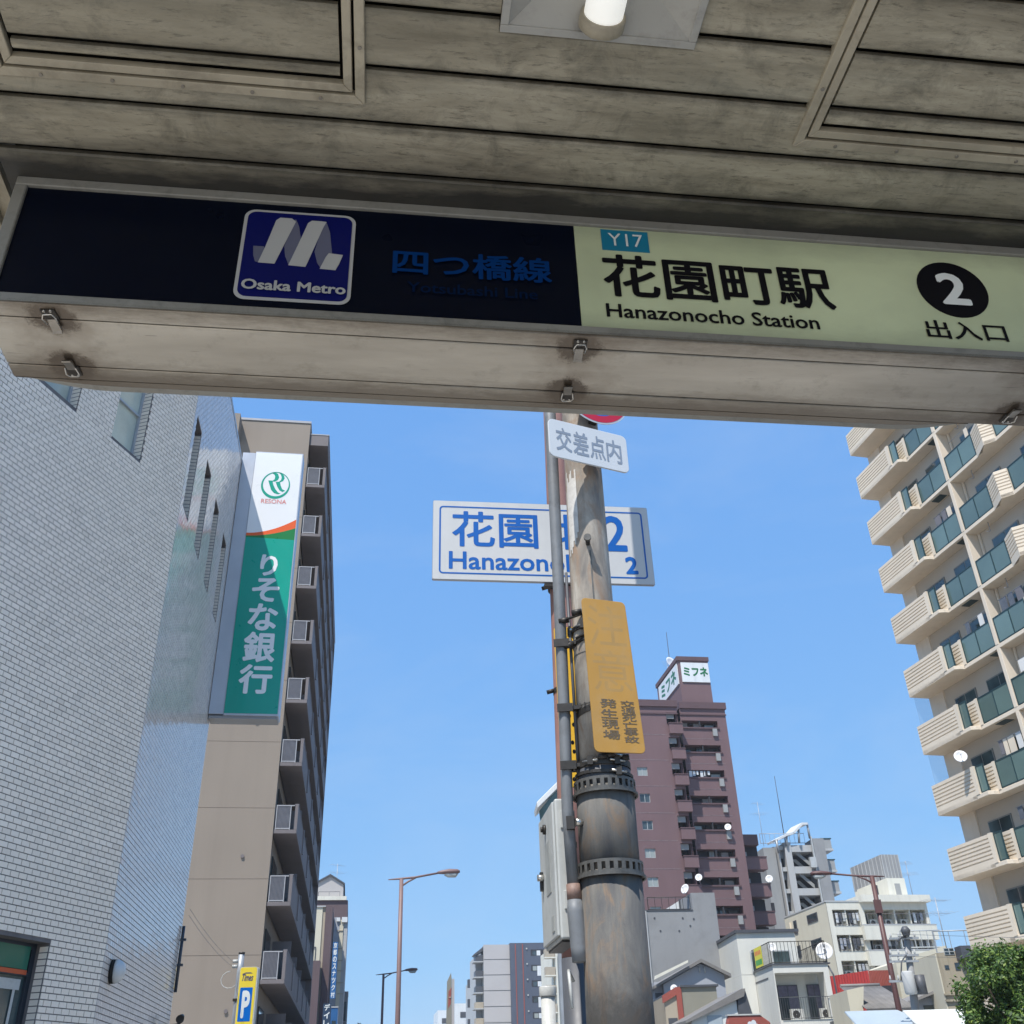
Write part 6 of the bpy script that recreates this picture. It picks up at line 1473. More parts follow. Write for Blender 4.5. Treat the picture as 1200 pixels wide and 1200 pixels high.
# red sheet-clad building, tiled-roof house, sheds, utility pole with transformers
FRd = mk(1018, 1142, 80, 100)
rd = FRd.empty('red_sheet_building', 'low building clad in red corrugated sheet below the cream block', 'building')
a = FRd.at(990, 1145); b = FRd.at(1048, 1139)
def corrug(mb, p0, p1, z0, z1, n, dep):
    p0 = Vector(p0); p1 = Vector(p1); d = (p1-p0); nn = Vector((-d.y, d.x)).normalized()
    L = []
    for i in range(n*2+1): q = p0 + d*i/(n*2); L.append(q + nn*(dep if i % 2 else 0))
    for u, v in zip(L[:-1], L[1:]): mb.quad((u.x, u.y, z0), (v.x, v.y, z0), (v.x, v.y, z1), (u.x, u.y, z1))
    return mb
mb = MB(); corrug(mb, (a[0]-1.0, 4.5), (0, 0), 0, b[1]+0.15, 20, -0.06); mb.build('left_sheet', M['red_wall'], rd)
mb = MB(); corrug(mb, (0.02, 0), (b[0], 0.3), 0, b[1]+0.15, 16, -0.06); mb.build('right_sheet', M['brick_red'], rd)
bb(rd, 'core', M['olive'], 0.1, 0.4, 0, b[0], 6, b[1])
bb(rd, 'opening', M['dark_in'], FRd.at(1034, 1160)[0], -0.1, FRd.at(1040, 1163)[1]-0.6, FRd.at(1047, 1160)[0], -0.02, FRd.at(1040, 1155)[1])
FTi = mk(1016, 1184, 60, 98)
th_ = FTi.empty('tiled_roof_house', 'low house with a grey tiled hip roof in front of the red building', 'house')
P_ = [FTi.at(1016, 1184), FTi.at(1074, 1183), FTi.at(1031, 1156, 4), FTi.at(984, 1158, 4)]
lf = FTi.at(985, 1158, 4)
ri = (P_[2][0], P_[2][1])
# roof as courses of tiles: stepped strips on the front slope
n = 16; mb = MB()
for i in range(n):
    t0, t1 = i/n, (i+1)/n
    def ed(t): return ((P_[0][0]*(1-t)+lf[0]*t), (P_[1][0]*(1-t)+ri[0]*t), 0+4*t, P_[0][1]*(1-t)+ri[1]*t)
    A = ed(t0); B_ = ed(t1)
    mb.quad((A[0], A[2], A[3]+0.05), (A[1], A[2], A[3]+0.05), (B_[1], B_[2], B_[3]), (B_[0], B_[2], B_[3])); mb.quad((A[0], A[2], A[3]-0.02), (A[1], A[2], A[3]-0.02), (A[1], A[2], A[3]+0.05), (A[0], A[2], A[3]+0.05))
o = mb.build('tile_courses', M['rooftile'], th_); o['kind'] = 'stuff'
for i in range(34):
    t = i/33; mb = MB(); x = P_[0][0]*(1-t)+P_[1][0]*t; xu = lf[0]*(1-t)+ri[0]*t
    mb.tube([(x, -0.02, P_[0][1]+0.05), (xu, 4, ri[1]+0.03)], 0.035, 4); mb.build('tile_rib', M['rooftile'], th_)
mb = MB(); mb.tube([(lf[0], 4, ri[1]+0.08), (ri[0], 4, ri[1]+0.08)], 0.10, 6); mb.build('ridge', M['rooftile'], th_)
mb = MB(); mb.prism([(P_[0][0], 0), (P_[1][0]-0.3, 0), (P_[1][0]-0.3, P_[0][1]-0.1), (P_[0][0], P_[0][1]-0.1)], (0.3, 7)); mb.build('wall', M['slate'], th_)
mb = MB(); g_ = FTi.at(987, 1185, 3); mb.prism([(g_[0]-0.3, 0), (P_[0][0]-0.01, 0), (P_[0][0]-0.01, P_[0][1]-0.05), (lf[0]+0.2, ri[1]-0.25), (g_[0]-0.3, ri[1]-0.4)], (0.6, 3.9)); mb.build('gable_wall', M['cream'], th_)
FGs = mk(1105, 1160, 74, 100)
gs = FGs.empty('grey_siding_house', 'small house with grey horizontal siding and a dark sloping roof', 'house')
a, b = FGs.at(1066, 1176), FGs.at(1111, 1158)
mb = MB(); mb.prism([(a[0], 0), (b[0], 0), (b[0], b[1]), (a[0], a[1])], (0.0, 7)); mb.build('wall_core', M['bluegrey'], gs)
for k in range(12):
    z = a[1]+ (b[1]-a[1])*0.75 - k*0.22 - 0.1
    xs = a[0] + (b[0]-a[0])*max(0, (z-a[1])/(b[1]-a[1])) + 0.05
    if z > 0.5: bb(gs, 'siding_board', M['bluegrey'], xs, -0.03, z-0.19, b[0], -0.001, z)
mb = MB(); mb.prism([(a[0]-1.8, a[1]-0.55), (a[0]-1.8, a[1]-0.40), (b[0]+0.1, b[1]+0.22), (b[0]+0.1, b[1]+0.05)], (-0.5, 7.3)); mb.build('roof', M['rooftile'], gs)
bb(gs, 'window', M['glass_dark'], FGs.at(1083, 1185)[0], -0.06, FGs.at(1090, 1186)[1], FGs.at(1100, 1185)[0], -0.031, FGs.at(1090, 1178)[1])
for nm, px0, px1, pyt, py1, D, mm, lab in (('white_awning_roof', 1058, 1128, 1186, 1200, 46, M['tent'], 'bright white sheet awning roof below the grey siding house'), ('pale_blue_roof', 990, 1052, 1187, 1200, 48, M['lightblue'], 'pale blue sheet roof below the tiled hip roof')):
    f = mk(px0, pyt, D, 95); t = f.empty(nm, lab, 'roof')
    a, b = f.at(px0, pyt), f.at(px1, pyt+ (0 if 'blue' in nm else 0)); zz = a[1]
    mb = MB(); mb.quad((a[0], 0, zz), (b[0], 0, zz), (b[0]+1.0, -3.5, zz-1.3), (a[0]-0.4, -3.5, zz-1.3)); o = mb.build('roof_sheet', mm, t); so_ = o.modifiers.new('t', 'SOLIDIFY'); so_.thickness = 0.06
    n_ = 14; mb = MB()
    for k in range(n_+1):
        s_ = k/n_; mb.tube([(a[0]+(b[0]-a[0])*s_, 0, zz+0.02), (a[0]-0.4+(b[0]+1.4-a[0])*s_, -3.5, zz-1.28)], 0.02, 4)
    o = mb.build('sheet_seams', mm, t); o['kind'] = 'stuff'
    for x in (a[0]+0.3, b[0]-0.3): bb(t, 'support_post', M['galv'], x, -3.3, 0, x+0.12, -3.18, zz-1.32)
# cream building behind the transformer pole
FK2 = mk(1083, 1120, 84, 95)
k2 = FK2.empty('cream_workshop', 'plain cream building with a green window and white roof railing', 'building')
a, b = FK2.at(1050, 1128), FK2.at(1108, 1108)
mb = MB(); mb.prism([(a[0], 0), (b[0], 0), (b[0], b[1]), (FK2.at(1078, 1115)[0], FK2.at(1078, 1117)[1]), (a[0], a[1]), (a[0]-0.4, 0)], (0.0, 8)); mb.build('wall', M['cream'], k2)
w0 = bb(k2, 'window', M['win_white'], FK2.at(1070, 1140)[0], -0.05, FK2.at(1075, 1147)[1], FK2.at(1080, 1140)[0], -0.001, FK2.at(1075, 1130)[1])
bb(w0, 'pane', mat('green glass', (0.04, 0.17, 0.12), 0.15, 0.2, 2, coat=0.4), FK2.at(1070.8, 1140)[0], -0.06, FK2.at(1075, 1146.3)[1], FK2.at(1079.2, 1140)[0], -0.051, FK2.at(1075, 1130.6)[1])
bb(k2, 'air_conditioner', M['steel_grey'], FK2.at(1072, 1153)[0], -0.4, FK2.at(1075, 1158)[1], FK2.at(1079, 1153)[0], -0.001, FK2.at(1075, 1147)[1])
railing(k2, [(FK2.at(1063, 1120)[0], 0.4), (b[0], 0.4)], b[1]-0.1, 1.2, M['win_white'], 0.5, 0.035)
# stained tan building
F2b = mk(1103, 1112, 72, 97)
t2 = F2b.empty('stained_tan_building', 'rain-stained tan building with small dark windows left of the ribbed balconies', 'building')
a, b = F2b.at(1097, 1117), F2b.at(1152, 1100)
mb = MB(); mb.prism([(a[0], 0), (b[0]+3, 0), (b[0]+3, a[1]+0.5), (a[0], a[1])], (0.0, 4.6)); mb.build('wall', M['tan2'], t2)
bb(t2, 'side_wall', M['cream'], a[0]-0.08, 0.02, 0, a[0]-0.001, 4.58, a[1]-0.05)  # same tan wall; its stronger sunlight is painted as a cream slab
bb(t2, 'cornice', M['tan2'], a[0]-0.1, -0.12, F2b.at(1125, 1166)[1], b[0]+3, -0.001, F2b.at(1125, 1164)[1])
bb(t2, 'cornice', M['tan2'], a[0]-0.1, -0.12, F2b.at(1125, 1173.5)[1], b[0]+3, -0.001, F2b.at(1125, 1171)[1])
for (p, q, r, s, mul) in ((1107, 1112, 1131, 1136, 0), (1119, 1125, 1128, 1137, 0), (1135, 1149, 1124, 1140, 1), (1106, 1118, 1111, 1119, 1), (1122, 1132, 1178, 1184, 0)):
    xa, xb, z0, z1 = F2b.at(p, (r+s)/2)[0], F2b.at(q, (r+s)/2)[0], F2b.at((p+q)/2, s)[1], F2b.at((p+q)/2, r)[1]
    w0 = bb(t2, 'window', M['win_white'] if mul else M['slate'], xa, -0.03, z0, xb, -0.001, z1)
    for k in range(1+mul):
        for l in range(1+mul): bb(w0, 'pane', M['glass_dark'], xa+(xb-xa)*k/(1+mul)+0.03, -0.04, z0+(z1-z0)*l/(1+mul)+0.03, xa+(xb-xa)*(k+1)/(1+mul)-0.03, -0.031, z0+(z1-z0)*(l+1)/(1+mul)-0.03)
xa, xb = F2b.at(1119, 1115)[0], F2b.at(1136, 1115)[0]
bb(t2, 'metal_hood', M['slate'], xa, -0.9, F2b.at(1128, 1124, -0.5)[1], xb, -0.001, F2b.at(1128, 1109, -0.5)[1])
railing(t2, [(a[0]+0.2, 0.3), (b[0]+2, 0.3)], a[1], 1.3, M['galv'], 0.9, 0.03)
q = F2b.at(1117, 1110); antenna(F2b.w(q[0], 1.0, a[1]), 3.4, 'TV antenna on the stained tan building left of the ribbed balconies', 10)

# transformer pole
FX = mk(1062, 1150, 47, 98)
tx = FX.empty('transformer_pole', 'slim grey utility pole with insulators and a hanging transformer', 'utility pole')
a, b = FX.at(1058, 1090), FX.at(1078, 1198)
xx = lambda px, py: FX.at(px, py)
mb = MB(); mb.tube([(b[0]-0.1, 0, 0), (b[0]-0.12, 0, b[1]), (a[0]+0.12, 0, a[1])], [0.19, 0.17, 0.12], 12); mb.build('shaft', M['conc_grey'], tx)
xc = (a[0]+b[0])/2
for py in (1100, 1120, 1127, 1150):
    q = xx(1062, py); mb = MB(); mb.box(q[0]-0.75, -0.2, q[1]-0.04, q[0]+0.45, -0.12, q[1]+0.04); c_ = mb.build('cross_arm', M['galv'], tx)
    for k in range(4): mb = MB(); xk = q[0]-0.68+k*0.33; mb.tube([(xk, -0.16, q[1]+0.0405), (xk, -0.16, q[1]+0.10), (xk, -0.16, q[1]+0.22)], [0.025, 0.042, 0.02], 8); mb.build('insulator', M['pale_grey'], c_)
q = xx(1061, 1153); mb = MB(); mb.tube([(q[0], -0.45, q[1]-0.42), (q[0], -0.45, q[1]-0.36), (q[0], -0.45, q[1]+0.36), (q[0], -0.45, q[1]+0.42)], [0.2, 0.24, 0.24, 0.2], 16); mb.build('transformer', M['pale_grey'], tx)
q = xx(1075, 1155); mb = MB(); mb.tube([(q[0], -0.4, q[1]-0.35), (q[0], -0.4, q[1]+0.35)], 0.2, 16); mb.build('transformer', M['slate'], tx)
q = xx(1059, 1096); mb = MB(); mb.tube([(q[0], -0.3, q[1]-0.05), (q[0], -0.3, q[1]+0.15), (q[0], -0.3, q[1]+0.3)], [0.14, 0.2, 0.1], 10); mb.build('pole_cap', M['slate'], tx)
mb = MB()
for k in range(10):
    t = k/9; q = xx(1058+6*t, 1105+50*t)
mb.tube([(xx(1050, 1104)[0], -0.2, xx(1050, 1104)[1]), (xx(1054, 1099)[0], -0.2, xx(1054, 1099)[1]), (xx(1060, 1099)[0], -0.2, xx(1060, 1099)[1])], 0.05, 6)
mb.tube([(xx(1053, 1150)[0], -0.3, xx(1053, 1150)[1]), (xx(1053, 1128)[0], -0.35, xx(1053, 1128)[1]), (xx(1060, 1120)[0], -0.2, xx(1060, 1120)[1])], 0.03, 6)
mb.build('dropper_cable', M['slate'], tx)
# overhead wires from the transformer pole
for k, (py, nm) in enumerate(((1127, 'lower'), (1101, 'upper'))):
    q = xx(1056, py); s_ = FX.w(q[0]-0.4, -0.16, q[1]+0.2); e_ = s_ + Vector((-3.5, -26+4*k, -2.2)) ; mid = (s_+e_)/2 - Vector((0, 0, 0.5))
    wr = thing('overhead_wire', 'thin overhead wire leaving the transformer pole to the left, %s of two' % nm, 'wire', s_)
    mb = MB(); mb.tube([(0, 0, 0), tuple(mid-s_), tuple(e_-s_)], 0.006, 4); mb.build('wire', M['slate'], wr)

# ------------------------------------------------------------------ far buildings at the centre
FF = mk(597, 1107, 215, 90)
ft = FF.empty('grey_navy_apartment_block', 'far apartment block with pale grey left front and navy right front', 'building')
M['far_grey'] = mat('pale warm grey panels', (0.44, 0.42, 0.41), 0.8, 0.04, 0.2)
M['far_navy'] = mat('navy grey wall', (0.075, 0.09, 0.125), 0.7, 0.08, 0.2)
xw0 = FF.at(567, 1150)[0]; zt = FF.at(582, 1107)[1]; xw1 = FF.at(637, 1150)[0]
bb(ft, 'grey_core', M['steel_grey'], xw0+0.05, 0.12, 0, -0.05, 16, zt-0.1)
pf = 17.0*(zt-FF.at(582, 1126)[1])/19
z = zt; k = 0
while z > 2: bb(ft, 'grey_panel', M['far_grey'], xw0, 0.0, max(0.5, z-2.8+0.16), -0.02, 0.119, z); z -= 2.8; k += 1
bb(ft, 'navy_front', M['far_navy'], 0.0, -0.6, 0, xw1+10, 16, zt+0.2)
for px in (605.5, 614): bb(ft, 'red_strip', M['brick_red'], FF.at(px-1, 1150, -.6)[0], -0.68, 0, FF.at(px, 1150, -.6)[0], -0.601, zt)
for r in range(10):
    z = zt - 1.2 - 2.8*r
    if z < 1: break
    x = FF.at(617, 1150)[0]; bb(ft, 'wall_light', M['enamel'], x, -0.75, z+0.2, x+0.25, -0.601, z+0.45)
    xa, xb = FF.at(622.5, 1150)[0], FF.at(635, 1150)[0]
    w0 = bb(ft, 'window_recess', M['dark_in'], xa, -0.62, z-1.0, xb+3, -0.601, z+0.15)
    bb(w0, 'pane', M['gl_cur'], xa+0.3, -0.64, z-0.9, xa+1.1, -0.621, z-0.1); bb(w0, 'pane', M['sign_white'], xa+1.2, -0.64, z-0.95 - (0.9 if r % 2 else 0), xb-0.2, -0.621, z-0.05)
    zb = zt-2.9-2.8*r
    x0_ = FF.at(555.5, 1150)[0]
    if zb > 1:
        bb(ft, 'left_balcony', M['slate'] if r < 3 else M['beige2'], x0_+0.4, 1.0, zb, xw0-0.001, 4, zb+1.1); bb(ft, 'left_balcony_slab', M['pale_grey'], x0_, 0.8, zb-0.2, xw0-0.001, 4.1, zb-0.001)
bb(ft, 'left_core', M['pale_grey'], x0_+0.8, 4.15, 0, xw0-0.01, 15, zt-1.5)
mb = MB(); mb.prism([(x0_+0.1, zt-1.6), (xw0-0.01, zt-0.3), (xw0-0.01, zt-1.0), (x0_+0.5, zt-1.75)], (0.8, 5)); mb.build('roof_overhang', M['slate'], ft)
FF2 = mk(551, 1150, 240, 90); a = FF2.at(548, 1150); b = FF2.at(556, 1150)
f2_ = FF2.empty('narrow_dark_balcony_block', 'narrow far block with dark balconies left of the grey and navy block', 'building')
zt2 = FF2.at(552, 1149)[1]
bb(f2_, 'core', M['pale_grey'], a[0]+0.8, 1.0, 0, b[0]+1.0, 12, zt2)
for r in range(8):
    zb = zt2-1.4-3.9*r
    if zb > 1: bb(f2_, 'balcony', M['slate'], a[0], -0.5, zb, b[0]-0.2, 0.99, zb+1.6); bb(f2_, 'balcony_shadow_gap', M['dark_in'], a[0]+0.7, 0.9, zb-1.8, b[0]-0.1, 0.995, zb-0.05)
for nm, px0, px1, pyt, D, mm, lab in (('white_far_block', 533, 547, 1176, 260, M['sign_white'], 'far white block right of the tall tapering signboard'), ('small_far_block', 513, 524, 1184, 280, M['sign_white'], 'far small white block left of the tall tapering signboard')):
    f = mk(px0, pyt, D, 90); t = f.empty(nm, lab, 'building'); xe = f.at(px1, pyt)[0]
    bb(t, 'core', mm, 0, 0, 0, xe+ (6 if 'white' in nm else 0), 14, f.at(px0, pyt)[1])
    for r in range(5):
        zz = f.at(px0, pyt)[1]-1.8-3*r
        if zz > 1: bb(t, 'window', M['slate'], xe*0.45, -0.05, zz-1.2, xe*0.95, -0.001, zz)
# tapering roadside signboard
FT2 = mk(528, 1160, 150, 92)
tb = FT2.empty('tapering_signboard', 'tall tapering roadside signboard with an orange-red panel far down the street', 'sign')
P_ = [FT2.at(523, 1200), FT2.at(524, 1150), FT2.at(528.5, 1140), FT2.at(532.5, 1147), FT2.at(532.5, 1200)]
mb = MB(); mb.prism([(P_[0][0]-0.05, 0), (P_[0][0], P_[0][1]), P_[1], P_[2], (P_[2][0]+0.1, P_[3][1]), (P_[2][0]+0.15, 0)], (0.0, 0.5)); mb.build('board', M['olive'], tb)
bb(tb, 'side_post', M['far_grey'], P_[2][0]+0.151, 0.05, 0, P_[4][0], 0.45, P_[3][1])
a, b = FT2.at(525.5, 1182), FT2.at(529.2, 1157)
mb = MB(); mb.prism([(a[0]-0.05, a[1]), (b[0]-0.1, a[1]+0.6), (b[0], b[1]), (a[0], b[1]-0.5)], (-0.02, -0.001)); mb.build('red_panel', M['brick_red'], tb)
mb = MB(); mb.tube([(a[0]+0.12, -0.03, a[1]+1.4), ((a[0]+b[0])/2, -0.03, (a[1]+b[1])/2), (b[0]-0.15, -0.03, b[1]-1.2)], 0.10, 6); mb.build('pale_stroke', M['beige2'], tb)

# ------------------------------------------------------------------ buildings beyond the tan tower on the left
FLb = mk(390, 1060, 118, 90)
lb = FLb.empty('dark_brown_corner_block', 'dark brown block with a gabled pale roof room beyond the tan tower', 'building')
M['plum'] = mat('plum brown wall', (0.12, 0.085, 0.09), 0.8, 0.06, 0.3, streak=0.15)
X_ = lambda px, py, o=0: FLb.at(px, py, o)[0]
Z_ = lambda px, py, o=0: FLb.at(px, py, o)[1]
zb = Z_(400, 1055)
bb(lb, 'wall', M['plum'], X_(352, 1060), 0, 0, X_(407.5, 1062), 16, zb)
bb(lb, 'white_parapet', M['cream_w'], X_(352, 1060)-0.1, -0.2, zb+0.001, X_(405, 1052)+0.1, 16, Z_(395, 1050.5))
g = [(X_(373, 1040), Z_(373, 1031)), (X_(387, 1025), Z_(387, 1024.5)), (X_(402.5, 1036), Z_(402.5, 1034.5))]
zq = Z_(395, 1050.5)
mb = MB(); mb.prism([(g[0][0]-1, zq), (g[2][0], zq), g[2], g[1], (g[0][0]-1, g[0][1]-0.6)], (1.0, 9)); mb.build('roof_room', M['far_grey'], lb)
mb = MB(); mb.prism([(g[2][0]+0.15, g[2][1]-0.05), g[1], (g[1][0], g[1][1]+0.2), (g[2][0]+0.15, g[2][1]+0.12)], (0.8, 9.2)); mb.build('roof', M['slate'], lb)
mb = MB(); mb.prism([(g[0][0]-1.2, g[0][1]-0.75), (g[0][0]-1.2, g[0][1]-0.55), (g[1][0]-0.001, g[1][1]+0.2), (g[1][0]-0.001, g[1][1])], (0.8, 9.2)); mb.build('roof', M['slate'], lb)
railing(lb, [(X_(373, 1050), 0.3), (X_(398, 1050), 0.3)], zq, 0.55, M['slate'], 0.8, 0.02)
antenna(FLb.w(X_(394, 1030), 3, zq+0.5), 3.6, 'small antenna on the gabled roof room beyond the tan tower', 30)
FLc = mk(380, 1090, 104, 90)
lc = FLc.empty('narrow_cream_building', 'narrow cream building with a plum edge strip behind the tan tower balconies', 'building')
x2 = lambda px, py, o=0: FLc.at(px, py, o)
bb(lc, 'wall', M['cream'], x2(360, 1100)[0], 0, 0, x2(376, 1100)[0], 10, x2(375, 1063)[1])
bb(lc, 'pipe_strip', M['beige2'], x2(376.1, 1100)[0], 0.1, 0, x2(379.5, 1100)[0], 10, x2(378, 1062.5)[1])
bb(lc, 'plum_strip', M['plum'], x2(379.6, 1100)[0], -0.05, 0, x2(388, 1100)[0], 10, x2(385, 1061.5)[1])
bb(lc, 'coping', M['pale_grey'], x2(360, 1100)[0], -0.1, x2(375, 1063)[1]+0.001, x2(379.5, 1100)[0], 10, x2(375, 1061.5)[1])
bb(lc, 'wall_frame', M['slate'], x2(369.5, 1110)[0], -0.08, x2(372, 1126)[1], x2(370.3, 1110)[0], -0.001, x2(372, 1110)[1])
bb(lc, 'wall_frame', M['slate'], x2(367, 1110)[0], -0.08, x2(372, 1110.5)[1], x2(370.3, 1110)[0], -0.001, x2(372, 1110)[1]+0.03)
bb(lc, 'low_plum_block', M['plum'], x2(364, 1150)[0], -1.5, 0, x2(374.5, 1150)[0], -0.1, x2(370, 1128)[1])
FLd = mk(398, 1100, 110, 90)
ld = FLd.empty('pale_pipe_building', 'pale building edge with vertical pipes and white rooftop boxes beyond the tan tower', 'building')
x3 = lambda px, py, o=0: FLd.at(px, py, o)
bb(ld, 'wall', M['bluegrey'], x3(389, 1120)[0], 0, 0, x3(396, 1120)[0], 8, x3(393, 1075)[1])
bb(ld, 'cream_strip', M['cream'], x3(396.1, 1120)[0], -0.05, 0, x3(400.5, 1120)[0], 8, x3(398, 1078)[1])
bb(ld, 'pipe_strip', M['pale_grey'], x3(400.6, 1120)[0], 0.05, 0, x3(405.3, 1120)[0], 8, x3(402, 1078)[1])
bb(ld, 'roof_box', M['sign_white'], x3(400.5, 1080)[0], -0.2, x3(403, 1081)[1], x3(407, 1080)[0], 2, x3(403, 1075)[1])
bb(ld, 'roof_box', M['sign_white'], x3(394.5, 1080)[0], -0.2, x3(396, 1080)[1], x3(398.5, 1080)[0], 1, x3(396, 1076)[1])
for py in (1091, 1112, 1126, 1138, 1152, 1165): q = x3(398, py); bb(ld, 'pipe_bracket', M['beige2'], x3(395, py)[0], -0.12, q[1], x3(402, py)[0], -0.051, q[1]+0.06)
FSn = mk(391, 1120, 100, 92)
def vsign(f, px0, px1, py0, py1, name, label, chars, mm, ml, off=0, slant=True):
    t = thing(name, label, 'sign', f.w(0, 0, 0), f.rz)
    a, b = f.at((px0+px1)/2, py0), f.at((px0+px1)/2, py1); xa, xb = f.at(px0, (py0+py1)/2)[0], f.at(px1, (py0+py1)/2)[0]
    bb(t, 'sign_case', mm, xa, 0, b[1], xb, 0.3, a[1])
    n = len(chars); H = (a[1]-b[1])/n
    for i, ch in enumerate(chars):
        if ch == ' ': continue
        text(ch, (xa+(xb-xa)*0.16, a[1]-H*(i+1)+H*0.12, xb-(xb-xa)*0.16, a[1]-H*i-H*0.1), ml, t, -0.01, 0.02, name='letter')
    return t
M['sb'] = mat('blue vertical sign', (0.03, 0.12, 0.30), 0.4, 0.05, 1); M['sb2'] = mat('dark blue vertical sign', (0.03, 0.055, 0.10), 0.4, 0.05, 1)
vsign(FSn, 388.5, 394.5, 1104, 1170, 'blue_vertical_sign', 'upper blue vertical sign with white characters beyond the tan tower', '京都のスナック村', M['sb'], M['white_film'])
FSn2 = mk(384, 1185, 95, 92)
vsign(FSn2, 378, 387.5, 1176, 1204, 'dark_vertical_sign', 'dark blue vertical sign with pale characters below the upper blue one', 'ディレ', M['sb2'], M['white_film'])
for nm, px0, px1, pyt, D, mm, lab in (('blue_glazed_block', 388, 396, 1181, 96, M['sb'], 'low blue panelled block right of the dark vertical sign'), ('grey_street_block', 402, 408, 1163, 130, M['steel_grey'], 'narrow grey building edge with a pale lamp at the far left kerb')):
    f = mk(px0, pyt, D, 90); t = f.empty(nm, lab, 'building'); xe = f.at(px1, pyt)[0]
    bb(t, 'core', mm, 0, 0, 0, xe, 6, f.at(px0, pyt)[1]); bb(t, 'coping', M['pale_grey'], -0.03, -0.04, f.at(px0, pyt)[1]+0.001, xe+0.03, 6, f.at(px0, pyt)[1]+0.1)
    bb(t, 'window', M['glass_dark'], xe*0.2, -0.04, f.at(px0, pyt)[1]-3, xe*0.8, -0.001, f.at(px0, pyt)[1]-1)

# ------------------------------------------------------------------ street lamps
M['lamp_brown'] = mat('brown lamp post paint', (0.20, 0.125, 0.115), 0.5, 0.08, 2, streak=0.15)
M['lamp_red'] = mat('red brown lamp post paint', (0.105, 0.048, 0.045), 0.5, 0.12, 2, streak=0.3, streak_scale=(10, 10, 0.6))
M['lens'] = mat('lamp lens', (0.45, 0.47, 0.45), 0.2, 0.05)
def street_lamp(x, y, h, label, mm, side=1, reach=2.45, rz=0.0, r=0.10):
    t = thing('street_lamp', label, 'street lamp', (x, y, 0.12), rz, 'street lamps along the road')
    mb = MB(); mb.tube([(0, 0, 0), (0, 0, h*0.5), (0, 0, h)], [r*1.15, r, r*0.85], 14); mb.build('post', mm, t)
    mb = MB(); s = side; mb.tube([(-0.55*s, 0, h-0.02), (0, 0, h+0.02), (0.55*s, 0, h+0.07), (reach*0.62*s, 0, h+0.24)], [0.02, 0.045, 0.045, 0.04], 10); mb.build('arm', mm, t)
    mb = MB(); mb.tube([(0.02*s, 0, h-0.28), (0.28*s, 0, h-0.10), (0.65*s, 0, h+0.08)], [0.035, 0.04, 0.03], 8); mb.build('brace', mm, t)
    mb = MB(); a = reach*0.62*s; mb.tube([(a, 0, h+0.24), (a+0.15*s, 0, h+0.27), (a+0.5*s, 0, h+0.30), (a+0.85*s, 0, h+0.31), (a+0.95*s, 0, h+0.31)], [0.06, 0.10, 0.155, 0.13, 0.06], 14)
    mb.v = [(p[0], p[1]*1.1, (h+0.29)+(p[2]-(h+0.29))*0.75) for p in mb.v]; hd = mb.build('lamp_head', mm, t)
    mb = MB(); mb.tube([(a+0.30*s, 0, h+0.20), (a+0.45*s, 0, h+0.17), (a+0.75*s, 0, h+0.17), (a+0.85*s, 0, h+0.23)], [0.06, 0.11, 0.11, 0.05], 12); mb.build('lens', M['lens'], hd)
    mb = MB(); mb.box(-0.13, -0.02, 0.6, 0.0, -0.13, 1.2); mb.build('service_door', mm, t)
    return t
lx_, ly_ = horiz(2.30, 44.0); street_lamp(lx_, ly_, 9.65, 'brown street lamp, the nearest and tallest against open sky', M['lamp_brown'])
lx_, ly_ = horiz(1.50, 79.5); street_lamp(lx_, ly_, 9.65, 'thin brown street lamp just left behind the nearest one', M['lamp_brown'])
lx_, ly_ = horiz(1.3, 140); street_lamp(lx_, ly_, 8.6, 'farthest brown street lamp, only its arm showing above the bottom edge', M['lamp_brown'])
lx_, ly_ = horiz(27.47, 49.8); rl_ = street_lamp(lx_, ly_, 9.75, 'red-brown street lamp in front of the cream balcony block', M['lamp_red'], -1, 2.75, R(-20), 0.12)
mb = MB(); mb.box(-0.16, -0.16, 8.2, 0.16, -0.02, 8.75); mb.build('control_box', M['lamp_red'], rl_)

# ------------------------------------------------------------------ trees
M['bark'] = mat('bark', (0.09, 0.07, 0.05), 0.9, 0.3, 5, bump=0.4, bump_scale=30)
def leaf_mat(name, col):
    T = bpy.data.materials.new(name); T.use_nodes = True; nt = T.node_tree; b = nt.nodes['Principled BSDF']
    g = nt.nodes.new('ShaderNodeNewGeometry')
    c = ramp(nt, g.outputs['Random Per Island'], [(0.0, [q*0.45 for q in col]), (0.5, col), (0.85, (col[0]*1.9, col[1]*1.5, col[2]*1.3)), (1.0, (col[0]*3.0, col[1]*2.0, col[2]*1.6))])
    nt.links.new(c, b.inputs['Base Color']); b.inputs['Roughness'].default_value = 0.5
    tr = nt.nodes.new('ShaderNodeBsdfTranslucent'); mx = nt.nodes.new('ShaderNodeMixShader'); mx.inputs[0].default_value = 0.3
    nt.links.new(c, tr.inputs[0]); nt.links.new(b.outputs[0], mx.inputs[1]); nt.links.new(tr.outputs[0], mx.inputs[2]); nt.links.new(mx.outputs[0], nt.nodes['Material Output'].inputs[0]); return T
M['leaf'] = leaf_mat('leaf green', (0.075, 0.15, 0.03)); M['leaf2'] = leaf_mat('far leaf green', (0.06, 0.085, 0.045))
